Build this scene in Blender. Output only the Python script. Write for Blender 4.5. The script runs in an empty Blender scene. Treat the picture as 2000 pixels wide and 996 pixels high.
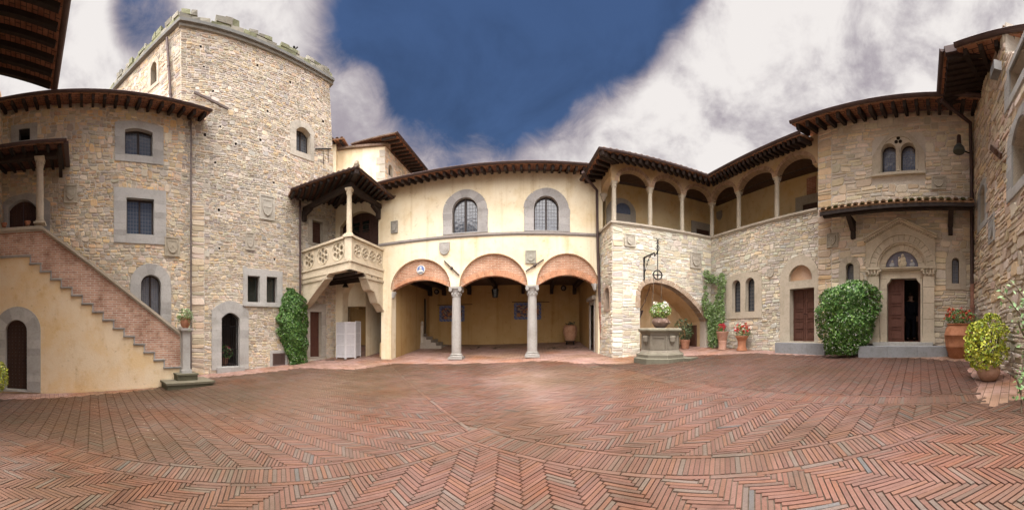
import bpy, bmesh, math, random
from mathutils import Vector, Matrix
from mathutils.geometry import tessellate_polygon, delaunay_2d_cdt
from mathutils import noise as mnoise
R = random.Random(7)
rad = math.radians
C = bpy.context.scene.collection
PI = math.pi

# ------------------------------------------------------------------ survey
# The courtyard was surveyed from the tripod: compass bearing (K units per degree)
# and slope give the plan and height of every wall; all building is then in wall metres.
K = 10.5; F = K*57.29578; YH = 648.0; SC = 1.08; Z0 = 1.54
def az(px): return rad((px-1000.0)/K)
GC = (-1.5182, 0.07627, -0.00056, 0.002031, -0.00242, 0.002366)
def ground(x, y): return Z0+GC[0]+GC[1]*x+GC[2]*y+GC[3]*x*x+GC[4]*x*y+GC[5]*y*y
class Wall:
    """vertical plane: facing bearing phi (degrees), distance D from the tripod; s runs along it, o comes out of it"""
    def __init__(w, phi, D):
        w.phi = rad(phi); w.D = D*SC
        w.n = Vector((math.sin(w.phi), math.cos(w.phi), 0)); w.t = Vector((math.cos(w.phi), -math.sin(w.phi), 0))
    def q(w, px, py, o=0.0):
        D = w.D-o; a = az(px)-w.phi
        return (D*math.tan(a), Z0+(YH-py)/F*D/math.cos(a))
    def s(w, px, o=0.0): return (w.D-o)*math.tan(az(px)-w.phi)
    def p(w, s, z, o=0.0):
        v = w.n*(w.D-o)+w.t*s
        return Vector((v.x, v.y, z))
    def P(w, px, py, o=0.0):
        s, z = w.q(px, py, o); return w.p(s, z, o)
def wall_through(a, b):
    """Wall plane through two plan points, facing the tripod"""
    a = Vector((a[0], a[1])); b = Vector((b[0], b[1])); d = (b-a).normalized()
    n = Vector((-d.y, d.x)); D = n.dot(a)
    if D < 0: n = -n; D = -D
    w = Wall(math.degrees(math.atan2(n.x, n.y)), D/SC)
    return w
def at(px, d):   # plan point on a bearing
    return Vector((d*math.sin(az(px)), d*math.cos(az(px)), 0))
def gpoint(px, py):   # where a sight line meets the paving
    t = az(px); k = (YH-py)/F; lo, hi = .3, 30.0
    for _ in range(50):
        d = (lo+hi)/2; g = Z0+k*d-ground(d*math.sin(t), d*math.cos(t))
        if g > 0: lo = d
        else: hi = d
    v = at(px, d); v.z = ground(v.x, v.y); return v

WL = Wall(-79.5, 11.44); WS = Wall(-80, 9.6); WT = Wall(-70.4, 11.9); WB = Wall(4, 12.0)
W1 = Wall(2, 10.58); W2 = Wall(84, 8.83); WC = Wall(80, 9.0); WR = Wall(162, 9.05*math.cos(rad(76)))

def inpoly(p, poly):
    x, y = p; c = False; n = len(poly)
    for i in range(n):
        (x0, y0), (x1, y1) = poly[i], poly[(i+1) % n]
        if (y0 > y) != (y1 > y) and x < (x1-x0)*(y-y0)/(y1-y0)+x0: c = not c
    return c
def triangulate(loops):
    """constrained triangulation of an outline with holes: (points, triangles)"""
    pts = []; ed = []
    for l in loops:
        i = len(pts); pts += [Vector(q) for q in l]; ed += [(i+k, i+(k+1) % len(l)) for k in range(len(l))]
    V, E, Fc, *_ = delaunay_2d_cdt(pts, ed, [], 0, 1e-6); out = []
    for f in Fc:
        c = (sum(V[k].x for k in f)/len(f), sum(V[k].y for k in f)/len(f))
        if inpoly(c, loops[0]) and not any(inpoly(c, h) for h in loops[1:]): out.append(tuple(f))
    return [(v.x, v.y) for v in V], out
# ------------------------------------------------------------------ mesh builder
LOC = {}
class MB:
    def __init__(m): m.v = []; m.f = []; m.c = []; m.u = []; m.mi = []
    def vert(m, p, uv=(0, 0)): m.v.append(tuple(p)); m.u.append(uv); return len(m.v)-1
    def face(m, ids, col=(1, 1, 1), mi=0): m.f.append(tuple(ids)); m.c.append(col); m.mi.append(mi)
    def quad(m, a, b, c, d, col=(1, 1, 1), mi=0, uv=None):
        i = len(m.v); m.v += [tuple(a), tuple(b), tuple(c), tuple(d)]; m.u += uv or [(0, 0), (1, 0), (1, 1), (0, 1)]
        m.face((i, i+1, i+2, i+3), col, mi)
    def tri(m, a, b, c, col=(1, 1, 1), mi=0):
        i = len(m.v); m.v += [tuple(a), tuple(b), tuple(c)]; m.u += [(0, 0)]*3; m.face((i, i+1, i+2), col, mi)
    def hexa(m, P, col=(1, 1, 1), mi=0):   # 8 points: bottom 4 then top 4
        i = len(m.v); m.v += [tuple(p) for p in P]; m.u += [(p[0]*.7+p[1]*.7, p[2]) for p in P]
        for f in ((3, 2, 1, 0), (4, 5, 6, 7), (0, 1, 5, 4), (1, 2, 6, 5), (2, 3, 7, 6), (3, 0, 4, 7)):
            m.face([i+k for k in f], col, mi)
    def box(m, c, sx, sy, sz, rz=0, col=(1, 1, 1), mi=0):   # c = centre of the bottom
        ca, sa = math.cos(rz), math.sin(rz); P = []
        for z in (0, sz):
            for a, b in ((-1, -1), (1, -1), (1, 1), (-1, 1)):
                x, y = a*sx/2, b*sy/2; P.append((c[0]+x*ca-y*sa, c[1]+x*sa+y*ca, c[2]+z))
        m.hexa(P, col, mi)
    def wbox(m, W, s0, s1, z0, z1, o0, o1, col=(1, 1, 1), mi=0):
        m.hexa([W.p(s0, z0, o1), W.p(s1, z0, o1), W.p(s1, z0, o0), W.p(s0, z0, o0), W.p(s0, z1, o1), W.p(s1, z1, o1), W.p(s1, z1, o0), W.p(s0, z1, o0)], col, mi)
    def bar(m, a, b, w, h, up=(0, 0, 1), col=(1, 1, 1), mi=0):
        a = Vector(a); b = Vector(b); d = (b-a).normalized(); x = d.cross(Vector(up))
        if x.length < 1e-4: x = d.cross(Vector((1, 0, 0)))
        x.normalize(); y = x.cross(d); x *= w/2; y *= h/2
        m.hexa([a-x-y, a+x-y, b+x-y, b-x-y, a-x+y, a+x+y, b+x+y, b-x+y], col, mi)
    def tube(m, pts, r, n=8, col=(1, 1, 1), mi=0, cap=True):
        pts = [Vector(p) for p in pts]; rings = []
        rr = r if isinstance(r, (list, tuple)) else [r]*len(pts)
        for k, p in enumerate(pts):
            d = (pts[min(k+1, len(pts)-1)]-pts[max(k-1, 0)]).normalized()
            x = d.cross(Vector((0, 0, 1)))
            if x.length < 1e-3: x = d.cross(Vector((0, 1, 0)))
            x.normalize(); y = d.cross(x)
            rings.append([m.vert(p+(x*math.cos(2*PI*j/n)+y*math.sin(2*PI*j/n))*rr[k]) for j in range(n)])
        for a, b in zip(rings, rings[1:]):
            for j in range(n): m.face((a[j], a[(j+1) % n], b[(j+1) % n], b[j]), col, mi)
        if cap: m.face(rings[0][::-1], col, mi); m.face(rings[-1], col, mi)
    def lathe(m, c, prof, n=20, col=(1, 1, 1), mi=0, sx=1, sy=1, rz=0, cap=True, squareish=None):
        rings = []
        for r, z in prof:
            rings.append([m.vert((c[0]+r*sx*math.cos(2*PI*j/n+rz), c[1]+r*sy*math.sin(2*PI*j/n+rz), c[2]+z), (j/n*2, z)) for j in range(n)])
        for a, b in zip(rings, rings[1:]):
            for j in range(n): m.face((a[j], a[(j+1) % n], b[(j+1) % n], b[j]), col, mi)
        if cap: m.face(rings[0][::-1], col, mi); m.face(rings[-1], col, mi)
    def ball(m, c, r, n=8, col=(1, 1, 1), mi=0, sz=1):
        k = max(4, n//2)
        m.lathe(c, [(r*math.sin(PI*(i+.02)/(k+.04)), -r*sz*math.cos(PI*i/k)) for i in range(k+1)], n, col, mi)
    def prism(m, W, poly, o0, o1, col=(1, 1, 1), mi=0, back=False, side=None):
        """polygon of (s,z) extruded from o0 (in) to o1 (out, towards the court)"""
        n = len(poly); i = len(m.v)
        for o in (o0, o1):
            for s, z in poly: m.v.append(tuple(W.p(s, z, o))); m.u.append((s, z))
        pts, tris = triangulate([poly])
        for o in ((o1, o0) if back else (o1,)):
            j = len(m.v)
            for s, z in pts: m.v.append(tuple(W.p(s, z, o))); m.u.append((s, z))
            for t in tris: m.face([j+k for k in t], col, mi)
        for k in range(n):
            l = (k+1) % n; m.face((i+k, i+l, i+n+l, i+n+k), side or col, mi)
    def ring(m, W, outer, inners, o0, o1, col=(1, 1, 1), mi=0, rev=None, revd=None, uvs=1.0, outer_side=True):
        """polygon with holes: front at o1; outer edge sides o0..o1; hole reveals from o1 back to revd"""
        loops = [outer]+inners; flat = [q for l in loops for q in l]; i = len(m.v)
        for s, z in flat: m.v.append(tuple(W.p(s, z, o1))); m.u.append((s*uvs, z*uvs))
        pts, tris = triangulate(loops); j = len(m.v)
        for s, z in pts: m.v.append(tuple(W.p(s, z, o1))); m.u.append((s*uvs, z*uvs))
        for t in tris: m.face([j+k for k in t], col, mi)
        off = 0
        for li, l in enumerate(loops):
            n = len(l)
            if li > 0 or outer_side:
                d = o0 if li == 0 or revd is None else (revd if not isinstance(revd, list) else revd[li-1])
                cc = col if li == 0 or rev is None else (rev if not isinstance(rev, list) else rev[li-1])
                j = len(m.v)
                for s, z in l: m.v.append(tuple(W.p(s, z, d))); m.u.append((s*uvs+d, z*uvs))
                for k in range(n):
                    k2 = (k+1) % n; m.face((i+off+k, i+off+k2, j+k2, j+k), cc, mi)
            off += n
    def build(m, name, mats, parent=None, loc=None, smooth=False, auto=None):
        me = bpy.data.meshes.new(name)
        if parent is not None: base = LOC[parent.name]
        else: base = Vector(loc) if loc is not None else Vector((0, 0, 0))
        bx, by, bz = base
        me.from_pydata([(x-bx, y-by, z-bz) for x, y, z in m.v], [], m.f)
        mats = mats if isinstance(mats, (list, tuple)) else [mats]
        for a in mats: me.materials.append(a)
        if len(mats) > 1: me.polygons.foreach_set('material_index', m.mi)
        ca = me.color_attributes.new('col', 'FLOAT_COLOR', 'CORNER'); buf = []
        for p, c in zip(m.f, m.c): buf += [c[0], c[1], c[2], 1.0]*len(p)
        ca.data.foreach_set('color', buf)
        uvl = me.uv_layers.new(name='UVMap'); ub = []
        for p in m.f:
            for k in p: ub += m.u[k]
        uvl.data.foreach_set('uv', ub)
        if smooth: me.polygons.foreach_set('use_smooth', [True]*len(me.polygons))
        me.update()
        if auto is not None and hasattr(me, 'set_sharp_from_angle'):
            me.polygons.foreach_set('use_smooth', [True]*len(me.polygons)); me.set_sharp_from_angle(angle=rad(auto))
        o = bpy.data.objects.new(name, me); C.objects.link(o)
        if parent is not None: o.parent = parent
        else: o.location = base
        LOC[o.name] = base
        return o
def tag(o, label, cat, group=None):
    o['label'] = label; o['category'] = cat
    if group: o['group'] = group
    return o
def thing(name, label, cat, loc=(0, 0, 0), group=None):
    o = bpy.data.objects.new(name, None); C.objects.link(o); o.location = loc; o.empty_display_size = .2
    LOC[o.name] = Vector(loc); return tag(o, label, cat, group)
def kind(o, k): o['kind'] = k; return o
def vc(c, a=.1, r=R): k = 1+r.uniform(-a, a); return (c[0]*k, c[1]*k, c[2]*k)
def mixc(a, b, t): return tuple(x+(y-x)*t for x, y in zip(a, b))

# ------------------------------------------------------------------ materials
def mat(name, col=None, rough=.8, noise=None, bump=None, metal=0, attr=True, spec=.35, fn=None):
    """noise=(scale, amount, tint) darkens or tints in patches; bump=(scale, strength, distance)"""
    m = bpy.data.materials.new(name); m.use_nodes = True; nt = m.node_tree; N = nt.nodes; Lk = nt.links
    b = N['Principled BSDF']; b.inputs['Roughness'].default_value = rough; b.inputs['Metallic'].default_value = metal
    b.inputs['Specular IOR Level'].default_value = spec
    if attr:
        a = N.new('ShaderNodeAttribute'); a.attribute_name = 'col'; out = a.outputs['Color']
        if col is not None:
            mx = N.new('ShaderNodeMix'); mx.data_type = 'RGBA'; mx.blend_type = 'MULTIPLY'; mx.inputs[0].default_value = 1
            Lk.new(out, mx.inputs[6]); mx.inputs[7].default_value = (*col, 1); out = mx.outputs[2]
    else:
        rg = N.new('ShaderNodeRGB'); rg.outputs[0].default_value = (*col, 1); out = rg.outputs[0]
    geo = N.new('ShaderNodeNewGeometry')
    if fn: out = fn(nt, out, geo)
    for ns in (noise or []):
        sc, lo, hi, tint = ns[:4]; det = ns[4] if len(ns) > 4 else 6; stretch = ns[5] if len(ns) > 5 else None
        t = N.new('ShaderNodeTexNoise'); t.inputs['Scale'].default_value = sc; t.inputs['Detail'].default_value = det; t.inputs['Roughness'].default_value = .62
        if stretch:
            mp = N.new('ShaderNodeMapping'); mp.inputs['Scale'].default_value = stretch
            Lk.new(geo.outputs['Position'], mp.inputs[0]); Lk.new(mp.outputs[0], t.inputs['Vector'])
        else: Lk.new(geo.outputs['Position'], t.inputs['Vector'])
        r_ = N.new('ShaderNodeMapRange'); r_.inputs[1].default_value = lo; r_.inputs[2].default_value = hi; r_.interpolation_type = 'SMOOTHSTEP'
        Lk.new(t.outputs['Fac'], r_.inputs[0])
        mx = N.new('ShaderNodeMix'); mx.data_type = 'RGBA'; mx.blend_type = 'MULTIPLY'
        Lk.new(r_.outputs[0], mx.inputs[0]); Lk.new(out, mx.inputs[6]); mx.inputs[7].default_value = (*tint, 1); out = mx.outputs[2]
    Lk.new(out, b.inputs['Base Color'])
    if bump:
        t = N.new('ShaderNodeTexNoise'); t.inputs['Scale'].default_value = bump[0]; t.inputs['Detail'].default_value = 5
        Lk.new(geo.outputs['Position'], t.inputs['Vector'])
        bp = N.new('ShaderNodeBump'); bp.inputs['Strength'].default_value = bump[1]; bp.inputs['Distance'].default_value = bump[2]
        Lk.new(t.outputs['Fac'], bp.inputs['Height']); Lk.new(bp.outputs[0], b.inputs['Normal'])
    return m
def brick_fn(w, h, mortar, c1, c2, cm, mix=.9):
    def fn(nt, out, geo):
        N = nt.nodes; Lk = nt.links; uv = N.new('ShaderNodeUVMap'); uv.uv_map = 'UVMap'
        ns = N.new('ShaderNodeTexNoise'); ns.inputs['Scale'].default_value = 3; Lk.new(uv.outputs[0], ns.inputs['Vector'])
        ad = N.new('ShaderNodeMix'); ad.data_type = 'VECTOR'; ad.inputs[0].default_value = .02
        Lk.new(uv.outputs[0], ad.inputs[4]); Lk.new(ns.outputs['Color'], ad.inputs[5])
        t = N.new('ShaderNodeTexBrick'); t.inputs['Scale'].default_value = 1; t.inputs['Brick Width'].default_value = w; t.inputs['Row Height'].default_value = h
        t.inputs['Mortar Size'].default_value = mortar; t.inputs['Color1'].default_value = (*c1, 1); t.inputs['Color2'].default_value = (*c2, 1); t.inputs['Mortar'].default_value = (*cm, 1)
        t.inputs['Bias'].default_value = -.1; t.inputs['Mortar Smooth'].default_value = .3
        Lk.new(ad.outputs[1], t.inputs['Vector'])
        mx = N.new('ShaderNodeMix'); mx.data_type = 'RGBA'; mx.blend_type = 'MULTIPLY'; mx.inputs[0].default_value = 1
        Lk.new(t.outputs['Color'], mx.inputs[6]); Lk.new(out, mx.inputs[7]); return mx.outputs[2]
    return fn
M = {}
M['stone'] = mat('rubble stone', None, .9, [(.7, .5, .8, (.80, .78, .75)), (9, .45, .8, (.80, .78, .74)), (40, .5, .8, (.84, .82, .80))], (55, .6, .025))
M['ashlar'] = mat('dressed grey stone', None, .85, [(1.7, .42, .75, (.78, .77, .74)), (14, .45, .72, (.84, .83, .81))], (60, .35, .01))
M['plaster'] = mat('cream lime plaster', None, .9, [(.45, .42, .72, (.88, .80, .66)), (1.9, .5, .78, (.86, .80, .68), 9), (1.0, .5, .72, (.84, .79, .70), 8, (2.8, 2.8, .16)), (5, .58, .72, (.80, .76, .70), 9), (18, .5, .75, (.94, .92, .89))], (25, .25, .015))
M['oldplaster'] = mat('weathered ochre plaster', None, .92, [(.8, .42, .66, (.96, .87, .70)), (2.7, .52, .75, (.90, .83, .70), 9), (1.1, .52, .72, (.88, .84, .77), 8, (1.5, 1.5, .5)), (6, .61, .7, (.78, .75, .70), 9), (20, .5, .75, (.92, .9, .86))], (22, .35, .02))
M['brick'] = mat('thin tuscan brick', None, .9, [(1.4, .4, .7, (.72, .62, .55)), (14, .45, .75, (.8, .76, .72))], (50, .35, .01), fn=brick_fn(.29, .072, .012, (.50, .265, .165), (.36, .18, .11), (.55, .44, .33)))
M['oldbrick'] = mat('weathered parapet brick', None, .9, [(1.1, .42, .7, (.6, .5, .45)), (3.5, .5, .75, (.62, .55, .5)), (12, .4, .8, (.8, .75, .7))], (50, .5, .012), fn=brick_fn(.29, .075, .014, (.56, .33, .23), (.40, .21, .15), (.56, .49, .40)))
M['paver'] = mat('worn paving brick', None, .62, [(.35, .42, .62, (.72, .70, .55), 4), (1.6, .48, .75, (.70, .64, .52), 7), (.5, .5, .66, (1, .80, .62), 3), (7, .5, .78, (.70, .66, .64), 8), (26, .5, .75, (.74, .71, .69)), (80, .5, .75, (.80, .78, .76))], (60, .7, .008), spec=.4)
M['wood'] = mat('dark oak beam', None, .75, [(6, .4, .7, (.6, .55, .5))], (30, .4, .01))
M['door'] = mat('brown door timber', None, .55, [(5, .4, .75, (.7, .62, .55), 5, (3, 3, .4))], (20, .25, .006, ))
M['iron'] = mat('wrought iron', None, .6, None, None, metal=.5)
M['copper'] = mat('weathered gutter metal', None, .6, [(4, .4, .75, (.7, .66, .64))], None, metal=.2)
M['terra'] = mat('terracotta', None, .8, [(5, .4, .7, (.75, .68, .6)), (22, .45, .75, (.82, .78, .74))], (35, .3, .01))
M['soffit'] = mat('terracotta soffit tiles', None, .9, [(5, .4, .7, (.6, .55, .5))], None, fn=brick_fn(.34, .17, .016, (.40, .19, .11), (.32, .14, .085), (.09, .06, .045)))
M['tile'] = mat('old roof tiles', None, .9, [(3, .38, .66, (.62, .60, .48)), (12, .4, .7, (.7, .66, .58))], (40, .4, .01))
M['leaf'] = mat('leaf', None, .45, None, None, spec=.4)
M['flower'] = mat('petals', None, .7)
M['white'] = mat('white painted wood', None, .5, [(8, .45, .75, (.88, .87, .85))])
M['cloth'] = mat('cloth', None, .9); M['skin'] = mat('skin', None, .6)
M['soil'] = mat('soil', None, .95, [(20, .4, .7, (.6, .55, .5))])
M['glaze'] = mat('glazed ceramic', None, .25, [(9, .4, .75, (.75, .72, .7))])
def glass_mat(name, base, pw, ph, lead, rough=.06, wob=.3, ior=2.1):
    m = bpy.data.materials.new(name); m.use_nodes = True; nt = m.node_tree; N = nt.nodes; Lk = nt.links; b = N['Principled BSDF']
    uv = N.new('ShaderNodeUVMap'); uv.uv_map = 'UVMap'
    t = N.new('ShaderNodeTexBrick'); t.offset = 0; t.inputs['Scale'].default_value = 1; t.inputs['Brick Width'].default_value = pw; t.inputs['Row Height'].default_value = ph; t.inputs['Mortar Size'].default_value = lead
    t.inputs['Mortar Smooth'].default_value = .1
    Lk.new(uv.outputs[0], t.inputs['Vector'])
    mx = N.new('ShaderNodeMix'); mx.data_type = 'RGBA'; Lk.new(t.outputs['Fac'], mx.inputs[0]); mx.inputs[6].default_value = (*base, 1); mx.inputs[7].default_value = (.05, .05, .055, 1)
    Lk.new(mx.outputs[2], b.inputs['Base Color'])
    rr = N.new('ShaderNodeMapRange'); Lk.new(t.outputs['Fac'], rr.inputs[0]); rr.inputs[3].default_value = rough; rr.inputs[4].default_value = .7; Lk.new(rr.outputs[0], b.inputs['Roughness'])
    b.inputs['IOR'].default_value = ior
    # every pane sits at its own slight angle
    t2 = N.new('ShaderNodeTexBrick'); t2.offset = 0; t2.inputs['Scale'].default_value = 1; t2.inputs['Brick Width'].default_value = pw; t2.inputs['Row Height'].default_value = ph; t2.inputs['Mortar Size'].default_value = 0
    t2.inputs['Color1'].default_value = (0, 0, 0, 1); t2.inputs['Color2'].default_value = (1, 1, 1, 1); Lk.new(uv.outputs[0], t2.inputs['Vector'])
    ns = N.new('ShaderNodeTexNoise'); ns.inputs['Scale'].default_value = 7; ns.inputs['Detail'].default_value = 2; Lk.new(uv.outputs[0], ns.inputs['Vector'])
    bp = N.new('ShaderNodeBump'); bp.inputs['Strength'].default_value = wob; bp.inputs['Distance'].default_value = .04; Lk.new(ns.outputs['Fac'], bp.inputs['Height']); Lk.new(bp.outputs[0], b.inputs['Normal'])
    return m
M['glass'] = glass_mat('leaded window glass', (.05, .06, .075), .125, .15, .010, .08, .15, 1.85)
M['bottle'] = glass_mat('bottle end glass', (.10, .11, .14), .085, .085, .012, .1, .5)
M['darkglass'] = glass_mat('dark window glass', (.012, .016, .014), 3, 3, 0, .05, .15, 1.6)
M['void'] = mat('dark interior', (.02, .017, .014), 1, attr=False, spec=0)

# base colours
GREY = (.42, .41, .385); WARM = (.45, .395, .31); WARM2 = (.52, .46, .36); CREAM = (.80, .71, .525); OCHRE = (.77, .63, .44); DARKW = (.032, .020, .015); BROWN = (.10, .042, .028); DOORD = (.075, .035, .022)
GUT = (.085, .055, .05); IRON = (.02, .018, .018); TERRA = (.42, .19, .11)
PAL_L = [(.675, .534, .356), (.600, .488, .344), (.526, .452, .350), (.706, .587, .411), (.471, .417, .333), (.732, .537, .307), (.564, .413, .286), (.669, .586, .462), (.554, .495, .395)]
PAL_T = [(.579, .497, .377), (.508, .453, .358), (.467, .422, .358), (.633, .548, .410), (.639, .500, .324), (.537, .465, .363), (.391, .348, .300), (.693, .621, .503), (.544, .417, .299), (.513, .473, .405)]
PAL_W = [(.666, .611, .491), (.628, .566, .469), (.666, .651, .539), (.592, .538, .441), (.645, .549, .401), (.568, .528, .458), (.666, .651, .547), (.666, .611, .478)]
PAL_C = [(.681, .571, .410), (.605, .498, .365), (.727, .623, .448), (.711, .553, .344), (.557, .476, .365), (.617, .480, .320), (.540, .475, .385), (.760, .655, .499)]
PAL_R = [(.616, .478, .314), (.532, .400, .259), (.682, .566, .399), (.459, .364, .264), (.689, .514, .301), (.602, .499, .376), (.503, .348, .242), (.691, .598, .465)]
MORT = (.58, .53, .45)
FILL_TOP, FILL_BACK, SKYMUL, SUN_E, EXPO = 17.0, 6.0, (.42, .46, .53), 1.1, 0.52  # first two: gain on sky out of view, added to light the court
NAMP = 1.15; CDARK = (.27, .24, .27, 1); CLITE = (.62, .59, .575, 1)
BLOBS = [(170, 90, 19, .95), (330, 50, 7, .3), (470, 10, 12, .6), (560, 40, 8, .4), (690, 175, 5, .5), (680, 250, 8, .6), (770, 330, 8, .45), (880, 310, 8, .40), (1010, 335, 9, .40), (1110, 320, 9, .42), (1210, 310, 10, .55), (1310, 270, 11, .7), (1400, 220, 11, .8), (1520, 150, 11, .8), (1580, 130, 15, .9), (1470, 90, 6, .4), (1690, 60, 19, 1.0), (1500, 260, 17, .9), (1850, 40, 15, .8), (1950, 30, 14, .6), (1700, 190, 14, .5), (1735, 125, 5, -.85), (1770, 105, 5, -.6), (1810, 160, 5, -.7), (1525, 0, 5, -.7), (285, 35, 5, -.8), (300, 5, 6, -.5), (100, 60, 12, .5), (850, 100, 17, -.5), (1050, 60, 14, -.5), (1280, 40, 9, -.5)]
def cat_mul(c, k): return tuple(x*k for x in c)
# ------------------------------------------------------------------ masonry
def wav(s, z): return .035*math.sin(1.1*s+.8*z)+.02*math.sin(2.7*s-1.3*z+2)+.012*math.sin(6.1*s+2.2*z)
def span(poly, z):
    xs = []
    n = len(poly)
    for i in range(n):
        (s0, z0), (s1, z1) = poly[i], poly[(i+1) % n]
        if (z0 <= z) != (z1 <= z): xs.append(s0+(z-z0)/(z1-z0)*(s1-s0))
    return (min(xs), max(xs)) if len(xs) >= 2 else None
def hspan(poly, za, zb):
    xs = [s for s, z in poly if za <= z <= zb]
    for zz in (za, zb):
        sp = span(poly, zz)
        if sp: xs += sp
    return (min(xs), max(xs)) if xs else None
def stones(mb, W, poly, holes, pal, hr=(.07, .19), lr=(.10, .31), gap=.018, out=(.008, .030), seed=1, wv=1.0, palf=None, mort=MORT, tall=.12):
    """random rubble: uneven courses, some stones two courses high, corners knocked off"""
    r = random.Random(seed); zs = [z for s, z in poly]; z = min(zs); zt = max(zs); rows = []
    while z < zt:
        h = r.uniform(*hr) if r.random() > .3 else r.uniform(hr[0], (hr[0]+hr[1])/2)
        if zt-(z+h) < hr[0]*.6: h = zt-z+.001
        rows.append((z, h)); z += h
    blocked = [[] for _ in rows]
    for ri, (z, h) in enumerate(rows):
        sp = span(poly, min(z+h/2, zt-.001))
        if not sp: continue
        segs = [sp]
        def cut(a, b):
            nonlocal segs; ns = []
            for x0, x1 in segs:
                if b <= x0 or a >= x1: ns.append((x0, x1)); continue
                if a > x0: ns.append((x0, a))
                if b < x1: ns.append((b, x1))
            segs = ns
        for hp, mg in holes:
            iv = hspan(hp, z-mg, z+h+mg)
            if iv: cut(iv[0]-mg, iv[1]+mg)
        for a, b in blocked[ri]: cut(a, b)
        nh = rows[ri+1][1] if ri+1 < len(rows) else 0
        for x0, x1 in segs:
            x = x0
            while x < x1-.03:
                l = r.uniform(*lr)*(.85 if h < .1 else 1.1)
                if x1-(x+l) < lr[0]*.8: l = x1-x
                l = min(l, x1-x); hh = h
                if nh and h+nh < hr[1]*1.75 and l > .15 and r.random() < tall and wv:
                    free = True
                    for hp, mg in holes:
                        iv = hspan(hp, z-mg, z+h+nh+mg)
                        if iv and iv[1]+mg > x and iv[0]-mg < x+l: free = False
                    s2 = span(poly, min(z+h+nh/2, zt-.001))
                    if free and s2 and x >= s2[0]-.001 and x+l <= s2[1]+.001: hh = h+nh; blocked[ri+1].append((x, x+l))
                parts = [(z, hh)]
                if hh == h and h > .13 and r.random() < .3:
                    k = r.uniform(.35, .65); parts = [(z, h*k), (z+h*k, h*(1-k))]
                for pz, ph in parts:
                    g = gap*r.uniform(.5, 1.6)/2; j = min(.026, ph*.15)
                    q = []
                    for (a, b, sa, sb) in ((x+g, pz+g, 1, 1), (x+l-g, pz+g, -1, 1), (x+l-g, pz+ph-g, -1, -1), (x+g, pz+ph-g, 1, -1)):
                        a += r.uniform(-j, j)*.7; b += r.uniform(-j, j)
                        c1 = r.uniform(.06, .30)*ph*min(1, l/ph); c2 = r.uniform(.06, .34)*ph; e = [(a+sa*c1, b), (a, b+sb*c2)]
                        q += e[::-1] if sa == sb else e
                    q = [(min(max(a, x0), x1), b+wav(a, b)*wv) for a, b in q]
                    o = r.uniform(*out); cs = sum(a for a, b in q)/8; cz = sum(b for a, b in q)/8; bv = min(.017, ph*.16)
                    fr = [(a+(cs-a)*bv/max(.04, l/2), b+(cz-b)*bv/max(.04, ph/2)) for a, b in q]
                    c = (palf(cs, cz, r) if palf else r.choice(pal)); lum = 1+.28*mnoise.noise(Vector((cs*.6+seed, cz*.8, 1)))
                    c = cat_mul(vc(c, .15, r), lum); c = (c[0]*r.uniform(.95, 1.05), c[1], c[2]*r.uniform(.9, 1.1))
                    i = len(mb.v); ta, tb = r.uniform(-.05, .05), r.uniform(-.08, .08)
                    for a, b in q: mb.v.append(tuple(W.p(a, b, .001))); mb.u.append((a, b))
                    for a, b in fr: mb.v.append(tuple(W.p(a, b, max(.005, o+(a-cs)*ta+(b-cz)*tb)))); mb.u.append((a, b))
                    mb.face([i+8+k for k in range(8)], c)
                    for k in range(8): k2 = (k+1) % 8; mb.face((i+k, i+k2, i+8+k2, i+8+k), c)
                x += l
def opening(W, x0, x1, yt, yb, kind='flat', rise=.12, n=14, o=0.0):
    xm = (x0+x1)/2; s0, s1 = W.s(x0, o), W.s(x1, o); zb = W.q(xm, yb, o)[1]; zt = W.q(xm, yt, o)[1]
    return opoly(s0, s1, zb, zt, kind, rise, n)
def opoly(s0, s1, zb, zt, kind='flat', rise=.12, n=14):
    p = [(s0, zb), (s1, zb)]; c = (s0+s1)/2; w = (s1-s0)/2
    if kind == 'flat': return p+[(s1, zt), (s0, zt)]
    if kind == 'round': rise = min(w, zt-zb-.05)
    return p+[(c+w*math.cos(PI*k/n), zt-rise+rise*math.sin(PI*k/n)) for k in range(n+1)] if kind == 'round' else p+[(c+w*x, zt-rise*x*x) for x in [1-2*k/n for k in range(n+1)]]
def grow(poly, d):   # push a polygon outward from its centre by about d
    cs = (min(s for s, z in poly)+max(s for s, z in poly))/2; cz = (min(z for s, z in poly)+max(z for s, z in poly))/2
    hw = max(s for s, z in poly)-cs; hh = max(z for s, z in poly)-cz
    return [(cs+(s-cs)*(hw+d)/hw, cz+(z-cz)*(hh+d)/hh) for s, z in poly]
def stone_wall(name, parent, W, poly, holes, pal, col=MORT, depth=.35, rev=GREY, thick=.4, backs=(), zones=(), **kw):
    extra = [(z[0], .004) for z in zones]
    """holes: list of (poly, margin, reveal depth, reveal colour)"""
    mb = MB()
    mb.ring(W, poly, [h[0] for h in holes], -thick, 0, col, rev=[h[3] if len(h) > 3 else rev for h in holes], revd=[-(h[2] if len(h) > 2 else depth) for h in holes])
    stones(mb, W, poly, [(h[0], h[1]) for h in holes]+extra, pal, **kw)
    for zp, zk in zones: stones(mb, W, zp, [(h[0], h[1]) for h in holes], pal, **zk)
    for b in backs: mb.prism(W, grow(b, .02), -.34, -.3, (.02, .02, .02))
    return mb.build(name, M['stone'], parent)
def plain_wall(name, parent, W, poly, holes, m, col, thick=.4, depth=.35, rev=None):
    mb = MB(); mb.ring(W, poly, [h[0] for h in holes], -thick, 0, col, rev=[h[3] if len(h) > 3 else (rev or col) for h in holes], revd=[-(h[2] if len(h) > 2 else depth) for h in holes])
    return mb.build(name, m, parent)
def blocks(mb, W, outer, inner, o, col, n=None):
    mb.ring(W, outer, [inner], -.02, o, col, revd=-.02)
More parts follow.
